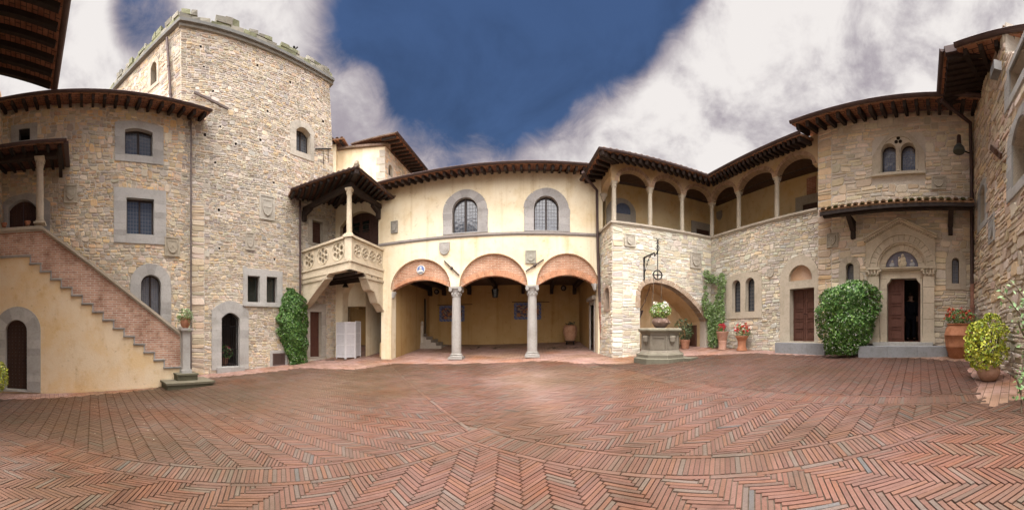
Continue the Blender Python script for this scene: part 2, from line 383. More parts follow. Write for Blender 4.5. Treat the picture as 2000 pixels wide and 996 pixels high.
def surround(parent, W, inner, outer, o=.045, col=GREY, name='stone_surround', seed=3):
    mb = MB()
    mb.ring(W, outer, [inner], -.02, o, col, revd=-.02)
    # carved joints: thin raised neighbours of slightly different tone on the jambs and head
    r = random.Random(seed+len(LOC)); s0 = min(s for s, z in inner); s1 = max(s for s, z in inner); S0 = min(s for s, z in outer); S1 = max(s for s, z in outer)
    zb = min(z for s, z in inner); zt = max(z for s, z in inner); z = min(zz for s, zz in outer)+.02
    spring = max(z_ for s_, z_ in inner if s_ in (s0, s1)) if any(s_ in (s0, s1) for s_, z_ in inner) else zt
    spring = min([z_ for s_, z_ in inner if z_ > zb+.05] or [zt])
    while z < spring-.08:
        h = min(r.uniform(.2, .38), spring-z)
        for a, b in ((S0+.012, s0-.012), (s1+.012, S1-.012)):
            if b-a > .04 and z > min(zz for s, zz in outer):
                mb.prism(W, [(a, z), (b, z), (b, z+h-.012), (a, z+h-.012)], o-.005, o+.004, vc(col, .16, r))
        z += h
    if zt-spring > .12:   # voussoirs
        c = (s0+s1)/2; n = max(5, int((s1-s0)/.17)|1); Rz = max(z_ for s_, z_ in outer)-spring; Rs = (S1-S0)/2; rs = (s1-s0)/2; rz = zt-spring
        for k in range(n):
            a0 = PI*(k+.04)/n; a1 = PI*(k+.96)/n; q = []
            for t in (a0, (a0+a1)/2, a1): q.append((c+(rs+.012)*math.cos(t), spring+(rz+.012)*math.sin(t)))
            for t in (a1, (a0+a1)/2, a0): q.append((c+(Rs-.02)*math.cos(t), spring+(Rz-.02)*math.sin(t)))
            mb.prism(W, q, o-.005, o+.004, vc(col, .16, r))
    return mb.build(name, M['ashlar'], parent)
def window(parent, W, op, recess=.2, leaves=2, fw=.05, glass='glass', col=DARKW, sur=None, scol=GREY, name='window', bars=0, sill=False, so=.045, label=None):
    """timber frame in the opening (the part), with panes and stone surround as sub-parts"""
    s0 = min(s for s, z in op); s1 = max(s for s, z in op); zb = min(z for s, z in op); zt = max(z for s, z in op)
    inner = grow(op, -fw); mb = MB()
    mb.ring(W, op, [inner], -recess-.06, -recess, col, revd=-recess-.05)
    lw = (s1-s0)/leaves
    for k in range(1, leaves):
        c = s0+lw*k; sp = zt
        hz = [z for s, z in op if abs(s-c) < (s1-s0)*.12 and z > zb+.1]; top = (min(hz) if hz else zt)-.01
        mb.wbox(W, c-fw*.75, c+fw*.75, zb+.01, top, -recess-.05, -recess+.012, col)
    fr = mb.build(name, M['door'], parent)
    if label: fr['label'] = label
    for k in range(leaves):
        a = s0+lw*k; b = a+lw; pm = MB()
        q = [(min(max(s, a), b), z) for s, z in inner]
        # clip the inner polygon to this leaf
        q = clip2(inner, a, b)
        if len(q) >= 3:
            pm.prism(W, q, -recess-.045, -recess-.03, (1, 1, 1)); pm.build('pane', M[glass], fr)
    if sur: surround(fr, W, op, sur, so, scol)
    if sill:
        sm = MB(); S0 = min(s for s, z in (sur or op)); S1 = max(s for s, z in (sur or op)); zz = min(z for s, z in (sur or op))
        sm.wbox(W, S0-.04, S1+.04, zz-.09, zz-.003, -.02, .11, scol); sm.build('sill', M['ashlar'], fr)
    return fr
def clip2(poly, a, b):
    def half(p, x, sgn):
        out = []; n = len(p)
        for i in range(n):
            u, v = p[i], p[(i+1) % n]; iu = (u[0]-x)*sgn >= 0; iv = (v[0]-x)*sgn >= 0
            if iu: out.append(u)
            if iu != iv: t = (x-u[0])/(v[0]-u[0]); out.append((x, u[1]+t*(v[1]-u[1])))
        return out
    p = half(poly, a, 1)
    return half(p, b, -1) if p else p
def door(parent, W, op, recess=.2, leaves=2, rows=5, col=DOORD, sur=None, scol=GREY, studs=False, name='door', handle=True, leafsel=None, so=.045, mname='door'):
    s0 = min(s for s, z in op); s1 = max(s for s, z in op); zb = min(z for s, z in op); zt = max(z for s, z in op); mb = MB(); lw = (s1-s0)/leaves
    for k in range(leaves):
        if leafsel is not None and k not in leafsel: continue
        a = s0+lw*k+.006; b = s0+lw*(k+1)-.006; q = clip2(op, a, b)
        mb.prism(W, q, -recess-.06, -recess, vc(col, .08))
        if not studs:
            spring = min([z for s, z in op if z > zb+.2]); ph = (spring-zb-.1)/rows
            for r_ in range(rows):
                z0 = zb+.1+ph*r_; mg = .07*min(1, lw/.5)
                if b-a > .2:
                    mb.ring(W, [(a+mg, z0), (b-mg, z0), (b-mg, z0+ph-.06), (a+mg, z0+ph-.06)], [[(a+mg+.03, z0+.03), (b-mg-.03, z0+.03), (b-mg-.03, z0+ph-.09), (a+mg+.03, z0+ph-.09)]], -recess, -recess+.02, vc(col, .05), revd=-recess)
        else:
            nn = max(3, int((b-a)/.1))
            for i in range(nn): mb.wbox(W, a+(b-a)*i/nn+.004, a+(b-a)*(i+1)/nn-.004, zb+.02, min(zt, zb+1.2)-.02, -recess, -recess+.008, vc(col, .15))
    if studs:
        z = zb+.12
        while z < zt-.1:
            iv = span(op, z)
            if iv:
                n = 6
                for i in range(n):
                    sx = iv[0]+(iv[1]-iv[0])*(i+.5)/n
                    if iv[1]-iv[0] > .3: mb.ball(W.p(sx, z, -recess+.01), .014, 6, (.13, .11, .10), 1)
            z += .13
    d = mb.build(name, [M[mname], M['iron']] if studs else M[mname], parent)
    if handle:
        hm = MB(); hs = s1-.1 if leaves == 1 else (s0+s1)/2+.05; hm.tube([W.p(hs, zb+1.0, -recess), W.p(hs, zb+1.0, -recess+.05), W.p(hs-.08, zb+.99, -recess+.055)], .012, 6, IRON); hm.build('handle', M['iron'], d)
    if sur: surround(d, W, op, sur, so, scol)
    return d
# ------------------------------------------------------------------ roofs
def lerp(a, b, t): return a+(b-a)*t
def roof(parent, A, B, D, Ct, nraft=0, tiles=.23, tl=1.0, gut=True, rw=.1, rh=.13, name='roof', rcol=DARKW, rlen=1.0, scol=(1, 1, 1), rin=.06, tcol=(.36, .22, .15), moss=.2, thick=.07, gcol=GUT, tick=None, gr=.062, tf=.55):
    """A-B eave edge, D above A, Ct above B. Slab with terracotta soffit, rafters, tiles and gutter"""
    A, B, D, Ct = Vector(A), Vector(B), Vector(D), Vector(Ct)
    nrm = (B-A).cross(D-A).normalized()
    if nrm.z < 0: nrm = -nrm
    mb = MB(); n = nrm*thick
    wid = (B-A).length; run = ((D-A).length+(Ct-B).length)/2
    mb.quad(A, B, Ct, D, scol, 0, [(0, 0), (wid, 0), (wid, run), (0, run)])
    mb.quad(A+n, D+n, Ct+n, B+n, tcol, 1); mb.quad(A, A+n, B+n, B, tcol, 1); mb.quad(A, D, D+n, A+n, tcol, 1); mb.quad(B, B+n, Ct+n, Ct, tcol, 1); mb.quad(D, Ct, Ct+n, D+n, tcol, 1)
    ro = mb.build(name, [M['soffit'], M['tile']], parent)
    for k in range(nraft):
        t = (k+.5)/nraft; e = lerp(A, B, t); u = lerp(D, Ct, t); d = (u-e); L = d.length
        if L < .3: continue
        d /= L; r = MB(); p0 = e+d*rin-nrm*rh/2; p1 = e+d*(L*rlen)-nrm*rh/2
        w_ = rw*R.uniform(.9, 1.1)
        r.bar(p0, p1, w_, rh, nrm, vc(rcol, .2)); r.build('rafter', M['wood'], ro)
    if tiles:
        tm = MB(); nt = max(1, int(wid/tiles)); r = random.Random(int(wid*100))
        for k in range(nt):
            t = (k+.5)/nt; e = lerp(A, B, t)+n; u = lerp(D, Ct, t)+n; d = u-e; L = d.length
            if L < .12: continue
            d /= L; side = (B-A).normalized(); e = e-d*(.015+r.uniform(0, .03)); L2 = min(tl, L)
            st = 0
            while st < L2:
                ln = min(.42, L2-st+.05); c = mixc(vc(tcol, .3, r), (.16, .16, .06), r.random()*moss*2 if r.random() < .6 else 0)
                rr0, rr1 = tiles*.37, tiles*.30; lift = .035*(1 if st == 0 else 1)
                a = e+d*st; b = e+d*(st+ln); pr = []
                for (q, rr, lf) in ((a, rr0, .012), (b, rr1, 0)):
                    pr.append([q+side*rr*math.cos(PI*j/6)+nrm*(rr*math.sin(PI*j/6)*tf+lf+r.uniform(0, .003)) for j in range(7)])
                for j in range(6): tm.quad(pr[0][j], pr[0][j+1], pr[1][j+1], pr[1][j], c)
                inn = [q-nrm*0+(a-q)*.22 for q in pr[0]]
                for j in range(6): tm.quad(pr[0][j], inn[j], inn[j+1], pr[0][j+1], c)
                for j in range(6): tm.quad(inn[j], inn[j]+d*.3, inn[j+1]+d*.3, inn[j+1], tuple(x*.6 for x in c))
                st += .36
        tm.build('roof_tiles', M['tile'], ro)
    if gut:
        g = MB(); d = ((D-A)+(Ct-B)).normalized(); off = -Vector((d.x, d.y, 0)).normalized()*gr*.95+Vector((0, 0, thick*.55)); S = (B-A).normalized()
        nn = 8; h = Vector((d.x, d.y, 0)).normalized(); pr = []
        for q in (A-S*.03, B+S*.03):
            pr.append([q+off+h*gr*math.cos(PI+PI*j/nn)+Vector((0, 0, gr*math.sin(PI+PI*j/nn)+gr*.4)) for j in range(nn+1)])
        for j in range(nn): g.quad(pr[0][j], pr[0][j+1], pr[1][j+1], pr[1][j], gcol)
        for q in (0, 1): i = len(g.v); [g.vert(p) for p in pr[q]]; g.face(range(i, i+nn+1), gcol)
        for j in (0,): g.tube([pr[0][0], pr[1][0]], .012, 6, gcol)
        g.build('gutter', M['copper'], ro)
    return ro
def pipe(parent, pts, r=.05, name='drainpipe', col=GUT, m='copper'):
    mb = MB(); mb.tube(pts, r, 10, col)
    a, b = Vector(pts[-2]), Vector(pts[-1]); L = (b-a).length; k = 1
    while k*1.3 < L:
        p = a+(b-a)*(k*1.3/L); mb.tube([p-(b-a).normalized()*.025, p+(b-a).normalized()*.025], r*1.25, 10, col); k += 1
    return mb.build(name, M[m], parent, auto=40)
def column(parent, base, h, r, col=WARM, cap='ionic', m='ashlar', n=20, capcol=None, rz=0):
    """shaft (the part) with capital and base as sub-parts"""
    x, y, z = base; sh = MB(); bh = r*1.1; ch = r*2.0 if cap == 'ionic' else r*2.4
    sh.lathe((x, y, z+bh), [(r, 0), (r*1.01, (h-bh-ch)*.35), (r*.86, h-bh-ch)], n, col, cap=False)
    o = sh.build('column', M[m], parent, auto=40)
    b = MB(); b.box((x, y, z), r*2.9, r*2.9, bh*.38, rz, col)
    b.lathe((x, y, z+bh*.38), [(r*1.38, 0), (r*1.42, bh*.12), (r*1.36, bh*.24), (r*1.15, bh*.3), (r*1.14, bh*.38), (r*1.24, bh*.45), (r*1.22, bh*.54), (r*1.03, bh*.62)], n, col)
    b.build('column_base', M[m], o, auto=40)
    c = MB(); zc = z+h-ch; cc = capcol or col
    c.lathe((x, y, zc), [(r*.87, 0), (r*.98, ch*.03), (r*.98, ch*.1), (r*.87, ch*.13), (r*.87, ch*.4), (r*1.05, ch*.66), (r*1.2, ch*.8)], n, cc)
    c.box((x, y, zc+ch*.8), r*2.5, r*2.5, ch*.2, rz, cc)
    ca, sa = math.cos(rz), math.sin(rz)
    for a in (-1, 1):
        for bq in (-1, 1):
            px, py = a*r*.98, bq*r*.98; p = Vector((x+px*ca-py*sa, y+px*sa+py*ca, zc+ch*.66))
            if cap == 'ionic':
                d = Vector((-sa, ca, 0))*bq; c.tube([p-d*.0, p+d*r*.26], r*.34, 10, vc(cc, .1)); c.tube([p+d*r*.26, p+d*r*.31], r*.15, 8, cc)
            else: c.ball(p, r*.24, 8, cc)
            q = Vector((x+px*.72*ca-py*.72*sa, y+px*.72*sa+py*.72*ca, zc+ch*.33)); c.ball(q, r*.26, 7, cc, sz=1.5)
    for k in range(8):
        t = k*PI/4+rz; c.ball((x+r*.92*math.cos(t), y+r*.92*math.sin(t), zc+ch*.24), r*.2, 6, vc(cc, .1), sz=1.6)
    c.build('capital', M[m], o, auto=40)
    return o
SHG = 'carved stone coats of arms on the walls'
def shield_poly(s0, s1, z0, z1, n=8):
    c = (s0+s1)/2; w = (s1-s0)/2; h = z1-z0; p = [(s0, z1), (s0, z0+h*.5)]
    p += [(c-w*math.cos(PI/2*k/n), z0+h*.5-h*.5*math.sin(PI/2*k/n)**1.2) for k in range(1, n)]
    p += [(c, z0)]+[(c+w*math.cos(PI/2*k/n), z0+h*.5-h*.5*math.sin(PI/2*k/n)**1.2) for k in range(n-1, 0, -1)]
    return p+[(s1, z0+h*.5), (s1, z1)]
def plaque(W, x0, x1, y0, y1, label, col=WARM, shape='slab', emblem=0, o=.07):
    op = opening(W, x0, x1, y0, y1); s0, z0 = op[0]; s1, z1 = op[2]; w = s1-s0; h = z1-z0
    t = thing('stone_coat_of_arms', label, 'coat of arms', W.p((s0+s1)/2, z0, .02), SHG)
    if shape == 'slab':
        mb = MB(); mb.prism(W, [(s0, z0), (s1, z0), (s1, z1), (s0, z1)], -.03, o-.02, col)
        b = w*.09; mb.ring(W, [(s0, z0), (s1, z0), (s1, z1), (s0, z1)], [[(s0+b, z0+b), (s1-b, z0+b), (s1-b, z1-b), (s0+b, z1-b)]], o-.021, o+.005, vc(col, .06), revd=o-.02)
        mb.build('slab', M['ashlar'], t); k = .2; a, b_, c, d = s0+w*k, s1-w*k, z0+h*.16, z1-h*.2
    else: a, b_, c, d = s0, s1, z0, z1; o -= .02
    sm = MB(); sm.prism(W, shield_poly(a, b_, c, d), o-.03, o+.022, tuple(x*.92 for x in col)); i = (b_-a)*.07
    sm.ring(W, shield_poly(a, b_, c, d), [shield_poly(a+i, b_-i, c+i*1.3, d-i)], o+.02, o+.035, col, revd=o+.02)
    W_ = b_-a; H_ = d-c
    if emblem == 0: sm.prism(W, [(a+i, d-H_*.35), (a+W_*.3, d-i), (b_-i, c+H_*.45), (b_-W_*.32, c+H_*.28)], o+.02, o+.034, col)
    elif emblem == 1:
        for fx, fz in ((.3, .7), (.7, .7), (.5, .42)): sm.lathe_w(W, a+W_*fx, c+H_*fz, W_*.11, o+.02, o+.036, col)
    elif emblem == 2:
        sm.prism(W, [(a+i, c+H_*.52), (b_-i, c+H_*.52), (b_-i, c+H_*.68), (a+i, c+H_*.68)], o+.02, o+.035, col)
    else:
        sm.prism(W, [(a+W_*.2, c+H_*.4), (a+W_*.5, c+H_*.75), (a+W_*.8, c+H_*.4), (a+W_*.7, c+H_*.36), (a+W_*.5, c+H_*.58), (a+W_*.3, c+H_*.36)], o+.02, o+.036, col)
    sm.build('shield', M['ashlar'], t)
    return t
def lathe_w(m, W, s, z, r, o0, o1, col): m.prism(W, [(s+r*math.cos(2*PI*k/14), z+r*math.sin(2*PI*k/14)) for k in range(14)], o0, o1, col)
MB.lathe_w = lathe_w
# ------------------------------------------------------------------ plants
def leaf(mb, p, size, col, r, nrm=None, asp=.45):
    if nrm is None: d = Vector((r.gauss(0, 1), r.gauss(0, 1), r.gauss(0, 1)))
    else: d = Vector(nrm)+Vector((r.gauss(0, .55), r.gauss(0, .55), r.gauss(0, .55)))
    d = d.normalized() if d.length > 1e-3 else Vector((0, 0, 1))
    x = d.cross(Vector((r.gauss(0, 1), r.gauss(0, 1), r.gauss(0, 1))))
    if x.length < 1e-3: x = Vector((1, 0, 0))
    x.normalize(); y = d.cross(x); L = size*r.uniform(.7, 1.25); w = L*asp
    a = p-x*L*.5; b = p+x*L*.5; m1 = p+y*w*.5+d*w*.15-x*L*.05; m2 = p-y*w*.5+d*w*.15-x*L*.05
    i = len(mb.v); mb.v += [tuple(a), tuple(m1), tuple(b), tuple(m2)]; mb.u += [(0, 0)]*4
    mb.face((i, i+1, i+2), col); mb.face((i, i+2, i+3), tuple(c*.93 for c in col))
def blossom(mb, p, size, col, r, k=5):
    p = Vector(p)
    for j in range(k): leaf(mb, p+Vector((r.gauss(0, size*.3), r.gauss(0, size*.3), r.gauss(0, size*.3))), size*.75, vc(col, .15, r), r, asp=.8)
# ------------------------------------------------------------------ helpers for buildings
def isect(Wa, oa, Wb, ob):
    a = Wa.n; b = Wb.n; da = Wa.D-oa; db = Wb.D-ob; det = a.x*b.y-a.y*b.x
    return Vector(((da*b.y-a.y*db)/det, (a.x*db-da*b.x)/det, 0))
def V3(v, z): return Vector((v[0], v[1], z))
def zat(py, d): return Z0+(YH-py)/F*d
def spath(W, pts): return [W.q(px, py) for px, py in pts]
def arch_pts(sa, sb, zs, za, n=16, rev=False):
    c = (sa+sb)/2; w = (sb-sa)/2
    return [(c-w*math.cos(PI*k/n), zs+(za-zs)*math.sin(PI*k/n)) for k in range(n+1)]
def seg_pts(sa, sb, zs, za, n=14):
    c = (sa+sb)/2; w = (sb-sa)/2
    return [(c+w*x, za-(za-zs)*x*x) for x in [-1+2*k/n for k in range(n+1)]]
def room(parent, W, s0, s1, z0, z1, o0, o1, col, m, name='inner_wall', floor=None, skip=(), z0b=None):
    """inside of a room behind a wall: side walls, back wall, ceiling as one lining"""
    mb = MB(); zb = z0 if z0b is None else z0b
    def q(a, b, c, d, uv): mb.quad(a, b, c, d, col, 0, uv)
    if 'left' not in skip: q(W.p(s0, z0, o0), W.p(s0, zb, o1), W.p(s0, z1, o1), W.p(s0, z1, o0), [(0, z0), (o0-o1, z0), (o0-o1, z1), (0, z1)])
    if 'right' not in skip: q(W.p(s1, z0, o0), W.p(s1, z1, o0), W.p(s1, z1, o1), W.p(s1, zb, o1), [(0, z0), (0, z1), (o0-o1, z1), (o0-o1, z0)])
    if 'back' not in skip: q(W.p(s0, zb, o1), W.p(s1, zb, o1), W.p(s1, z1, o1), W.p(s0, z1, o1), [(s0, z0), (s1, z0), (s1, z1), (s0, z1)])
    if 'top' not in skip: q(W.p(s0, z1, o0), W.p(s0, z1, o1), W.p(s1, z1, o1), W.p(s1, z1, o0), [(s0, 0), (s0, 1), (s1, 1), (s1, 0)])
    if floor: mb.quad(W.p(s0, z0, o0), W.p(s1, z0, o0), W.p(s1, zb, o1), W.p(s0, zb, o1), floor)
    return mb.build(name, m, parent)
LEAD = 'leaded'
# ================================================================== LEFT WING
LW = thing('stone_house', 'rubble stone house wing with grey framed leaded windows behind the outdoor staircase', 'house', WL.P(200, 740))
zg = WL.q(200, 182, .9)[1]; zw = zg+.25
wins = []
def op(W, *a, **k): return opening(W, *a, **k)
o1 = op(WL, 243.8, 298, 252, 304, 'seg', .10); u1 = op(WL, 224, 319, 238, 318, 'seg', .12)
o2 = op(WL, 247, 300.4, 388, 458); u2 = op(WL, 222, 324, 369, 476)
o3 = op(WL, 275, 314, 537, 640, 'round'); u3 = op(WL, 254, 334, 515, 640, 'round')
o4 = op(WL, 16.6, 72, 390, 470, 'seg', .35); u4 = op(WL, 9, 98, 378, 470, 'seg', .42)
o5 = op(WL, 37, 58.7, 252, 275); u5 = op(WL, 22, 73, 243, 286)
polyL = [(WL.s(4), -1.2), (WL.s(371.5), -1.2), (WL.s(371.5), zw), (WL.s(4), zw)]
def pal_lo(cs, cz, r): return r.choice(PAL_L)
stone_wall('wall', LW, WL, polyL, [(o1, .16, .3, GREY), (o2, .2, .3, GREY), (o3, .16, .3, GREY), (o4, .2, .3, GREY), (o5, .1, .45, (.1, .1, .1))], PAL_L, seed=11, palf=pal_lo)
window(LW, WL, o1, .16, 2, sur=u1); window(LW, WL, o2, .16, 2, sur=u2); window(LW, WL, o3, .16, 2, sur=u3, glass='bottle')
door(LW, WL, o4, .2, 2, 3, sur=u4, studs=True, handle=False)
w5 = MB(); w5.prism(WL, grow(o5, .02), -.5, -.44, (.02, .018, .016)); w5o = w5.build('window', M['void'], LW); surround(w5o, WL, o5, u5, .04)
sA, sB = WL.s(2), WL.s(412, .9)
roof(LW, WL.p(sA, zg, .9), WL.p(sB, zg, .9), WL.p(sA, zg+.28+.9, -3), WL.p(sB, zg+.28+.9, -3), nraft=19, tl=1.6, rlen=.3, rw=.11, rh=.16)
# far left wing: its deep eaves hang over the corner
QW = thing('eaved_house', 'house wing at the far left, seen only as deep dark rafters and gutter', 'house', WL.P(5, 700))
cq = WL.P(4, 700); WQ = wall_through((cq.x, cq.y), (cq.x+8, cq.y-.5))
sq0, sq1 = sorted([WQ.t.dot(Vector((cq.x, cq.y, 0))), WQ.t.dot(Vector((cq.x+8, cq.y-.5, 0)))])
zq = zg+.12
stone_wall('wall', QW, WQ, [(sq0, -1), (sq1, -1), (sq1, zq+.6), (sq0, zq+.6)], [], PAL_L, seed=13)
qa = at(101, 10.66*SC); qb = at(125, 7.62*SC); qd = (qb-qa).normalized(); qe = qa+qd*6.5
pn = Vector((qd.y, -qd.x, 0)); pn = pn if pn.y < 0 else -pn
roof(QW, V3(qa+qd*.05, zq), V3(qe, zq), V3(qa+qd*.05+pn*2.6, zq+.75), V3(qe+pn*2.6, zq+.75), nraft=12, rlen=.95, rw=.13, rh=.18, tl=1.2, gr=.11, scol=(.65, .62, .62), rcol=(.022, .015, .012))

# shields on the left wing
plaque(WL, 125, 151, 362, 397, 'square carved shield just right of the landing canopy above the stair parapet', (.44, .39, .30), emblem=0)
plaque(WL, 321, 350.5, 463, 501, 'carved shield right of the middle leaded window on the left stone house', (.44, .39, .30), emblem=3)

# ------------------------------------------------------------------ outdoor staircase
ST = thing('outdoor_staircase', 'outdoor staircase with brick parapet over ochre plaster and a studded door below', 'staircase', WS.P(180, 768))
crop = [(0, 305), (145, 297), (148, 335), (200, 337), (202, 375), (256, 376), (259, 412), (310, 413), (313, 452), (365, 453), (367, 490), (420, 491), (423, 530), (476, 531), (479, 573), (530, 574), (533, 612), (584, 613), (587, 655), (640, 656), (643, 692), (692, 693), (695, 735), (742, 736), (745, 772), (792, 773), (795, 805), (840, 806), (843, 838), (868, 839)]
s_a, z_a = WS.q(58.8, 499); s_b, z_b = WS.q(338.5, 716.5); NS = 14; ds = (s_b-s_a)/NS; dz = (z_a-z_b)/NS
sL = WS.s(-60); zig = [(sL, z_a), (s_a, z_a)]
for k in range(NS): zig += [(s_a+ds*k, z_a-dz*(k+1)), (s_a+ds*(k+1), z_a-dz*(k+1))]
sE = WS.s(352); zig.append((sE, z_b))
cap0 = WS.q(81, 444); cap1 = WS.q(351, 650); capL = (sL, WS.q(40, 447)[1])
dop = op(WS, 11, 53, 625, 761.5, 'round'); dsu = op(WS, -9, 79.5, 599, 765, 'round')
pl = MB(); pl.ring(WS, [(sL, -1.1), (sE, -1.1)]+zig[::-1], [dop], -.3, 0, OCHRE, rev=[GREY], revd=-.35); pl.build('plaster_wall', M['oldplaster'], ST)
pb = MB(); pb.prism(WS, zig+[(sE, cap1[1]), (cap0[0], cap0[1]), capL], -.28, -.012, (1, 1, 1), back=True); pb.build('brick_parapet', M['oldbrick'], ST)
zm = MB()   # moulding that follows the steps
for (a, b) in zip(zig, zig[1:]):
    if abs(a[1]-b[1]) < 1e-6: zm.wbox(WS, a[0]-.02, b[0]+.035, a[1]-.055, a[1]+.0, -.02, .045, GREY if R.random() < .5 else (.37, .36, .34)); zm.wbox(WS, a[0]-.02, b[0]+.045, a[1]-.02, a[1]+.012, -.02, .065, (.38, .37, .35))
    else: zm.wbox(WS, a[0]-.005, a[0]+.037, b[1]-.0, a[1]-.056, -.02, .043, (.36, .36, .36))
zm.build('stepped_moulding', M['ashlar'], ST)
cp = MB(); th = .12
for (a, b) in ((capL, (cap0[0]+.02, capL[1])), (cap0, cap1)):
    cp.prism(WS, [(a[0], a[1]-th*.5), (b[0], b[1]-th*.5), (b[0], b[1]+th*.4), (a[0], a[1]+th*.4)], -.34, .075, WARM, back=True)
    cp.prism(WS, [(a[0], a[1]-th), (b[0], b[1]-th), (b[0], b[1]-th*.5-.003), (a[0], a[1]-th*.5-.003)], -.3, .04, cat_mul(WARM, .9), back=True)
cp.build('coping', M['ashlar'], ST)
stp = MB()
for k in range(NS):
    stp.wbox(WS, s_a+ds*k, s_a+ds*(k+1)+.03, -1, z_a-dz*(k+1)+.02, -2.05, -.285, (.36, .34, .31))
stp.wbox(WS, sL, s_a, z_a-.3, z_a+.02, -2.05, -.285, (.36, .34, .31)); stp.build('steps', M['ashlar'], ST)
dd = door(ST, WS, dop, .22, 1, sur=dsu, studs=True, col=(.05, .024, .016))
nb = WS.P(362, 742, .1); npd = MB(); rzS = -WS.phi; zb_ = ground(nb.x, nb.y)
n_z = WS.q(360, 728, .1)[1]; n_t = WS.q(360, 641, .1)[1]
npd.box((nb.x, nb.y, n_z+.12), .27, .27, n_t-n_z-.26, rzS, GREY); npd.box((nb.x, nb.y, n_z), .37, .37, .12, rzS, vc(GREY)); npd.box((nb.x, nb.y, n_t-.14), .34, .34, .06, rzS, GREY); npd.box((nb.x, nb.y, n_t-.08), .44, .44, .08, rzS, (.38, .36, .33))
npo = npd.build('newel_post', M['ashlar'], ST)
mossy = (.095, .088, .055)
nq = MB(); p2_ = WS.P(361, 742, .12); nq.box((p2_.x, p2_.y, n_z-.26), .72, .62, .262, rzS, mossy); nq.box((p2_.x, p2_.y, n_z-.05), .78, .68, .055, rzS, (.13, .12, .08))
p3_ = WS.P(364, 755, .3); nq.box((p3_.x, p3_.y, ground(p3_.x, p3_.y)-.2), 1.62, .98, .2+n_z-.26-ground(p3_.x, p3_.y)-.04, rzS, mossy); nq.box((p3_.x, p3_.y, n_z-.30), 1.72, 1.06, .07, rzS, (.14, .125, .085)); nq.build('plinth', M['ashlar'], npo)

# landing canopy
zc = WS.q(77, 310, -.15)[1]; zt = WS.q(60, 283, .5)[1]
CN = thing('porch_canopy', 'dark tiled porch canopy on one stone column over the stair landing', 'canopy', WS.P(77, 437, -.15))
cb = WS.P(78, 437, -.13); zcb = WS.q(60, 440)[1]+.05
column(CN, (cb.x, cb.y, zcb), zc-zcb, .135, WARM2, 'leaf', rz=rzS)
cA = WS.p(WS.s(-70), zt, .5); cB = WS.p(WS.s(129, .5), zt, .5); cD = WL.p(WL.s(-30), zt+.55, .0); cCt = WL.p(WL.s(133), zt+.05+.5, .0)
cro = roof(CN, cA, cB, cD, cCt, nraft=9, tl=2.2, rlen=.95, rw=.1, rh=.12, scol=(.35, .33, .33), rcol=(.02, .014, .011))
bm = MB(); bm.bar((*(WS.p(WS.s(-60), zc+.09, -.13)),), (*(WS.p(WS.s(112, -.13), zc+.09, -.13)),), .2, .2, col=DARKW); bm.bar(WS.p(WS.s(118, -.1), zc+.22, .42), WL.p(WL.s(119), zc+.3, .02), .14, .16, col=DARKW); bm.build('beam', M['wood'], CN)
vg = MB(); vg.bar(cB+Vector((0, 0, .0)), cCt+Vector((0, 0, .02)), .16, .1, col=GUT); vg.build('verge_board', M['copper'], cro)
for px in (54, 8):
    q = WS.P(px, 440, -.13); t = thing('clay_flowerpot', 'small clay pot on the landing parapet '+('beside the stone column' if px == 54 else 'at the left edge of the photo'), 'flowerpot', (q.x, q.y, zcb), 'small pots on the landing parapet')
    m_ = MB(); m_.lathe((q.x, q.y, zcb), [(.07, 0), (.10, .1), (.115, .1), (.115, .13), (.10, .13), (.095, .1)], 14, TERRA); m_.build('pot', M['terra'], t, auto=40)
    m_ = MB(); m_.lathe((q.x, q.y, zcb+.09), [(.096, 0), (.094, .012)], 12, (.09, .06, .04)); m_.build('soil', M['soil'], t)

# ================================================================== TOWER
TW = thing('stone_tower', 'tall battlemented rubble stone tower at the left', 'tower', WT.P(480, 725))
zcn = Z0+12.02*SC
t1 = op(WT, 578, 606, 250, 299, 'seg', .22); t1u = op(WT, 566, 613, 237, 309, 'seg', .3)
t2 = op(WT, 483, 506.7, 539, 590); t3 = op(WT, 520, 540.8, 541, 591); t23u = op(WT, 474.5, 551, 527, 595)
t4 = op(WT, 432.4, 467.3, 611, 716, 'seg', .25); t4u = op(WT, 413, 485, 588, 722, 'seg', .42)
t5 = op(WT, 605, 627, 609, 697.5); t5u = op(WT, 594, 636, 593, 698.5)
t6 = op(WT, 609.5, 629.5, 432.5, 476); t6u = op(WT, 601, 640, 426, 480)
puts = [(165, 132), (130, 226), (145, 325), (405, 212), (405, 318), (190, 443), (455, 540), (225, 615), (150, 655), (420, 680), (200, 790), (485, 888), (565, 280), (565, 400), (700, 480), (725, 590), (690, 365), (300, 700)]
puts = [(340+x/2.49, y/2.49) for x, y in puts]+[(340+x/2.49, 380+y/2.49) for x, y in ((218, 75), (220, 262), (488, 315))]
holes = [(t1, .14, .4, WARM), (t2, .04, .3, GREY), (t3, .04, .3, GREY), (t4, .2, .4, GREY), (t5, .16, .3, WARM), (t6, .1, .3, WARM)]
for x, y in puts: s, z = WT.q(x, y); k = R.uniform(.04, .065); holes.append(([(s-k, z-k*1.1), (s+k, z-k*1.1), (s+k, z+k*1.1), (s-k, z+k*1.1)], .005, .3, (.09, .08, .07)))
polyT = [(WT.s(355), -1), (WT.s(657), -1), (WT.s(656), WT.q(640, 420)[1]), (WT.s(643), zcn), (WT.s(353), zcn)]
def pal_t(cs, cz, r):
    c = cat_mul(mixc(r.choice(PAL_T), (.46, .43, .38), .12), .90)
    if cz < 5: c = mixc(c, r.choice(PAL_L), .5)
    return c
bigq = WT.s(410)
zone_ = [(WT.s(374), -1), (WT.s(399), -1), (WT.s(399), 6.9), (WT.s(374), 6.9)]
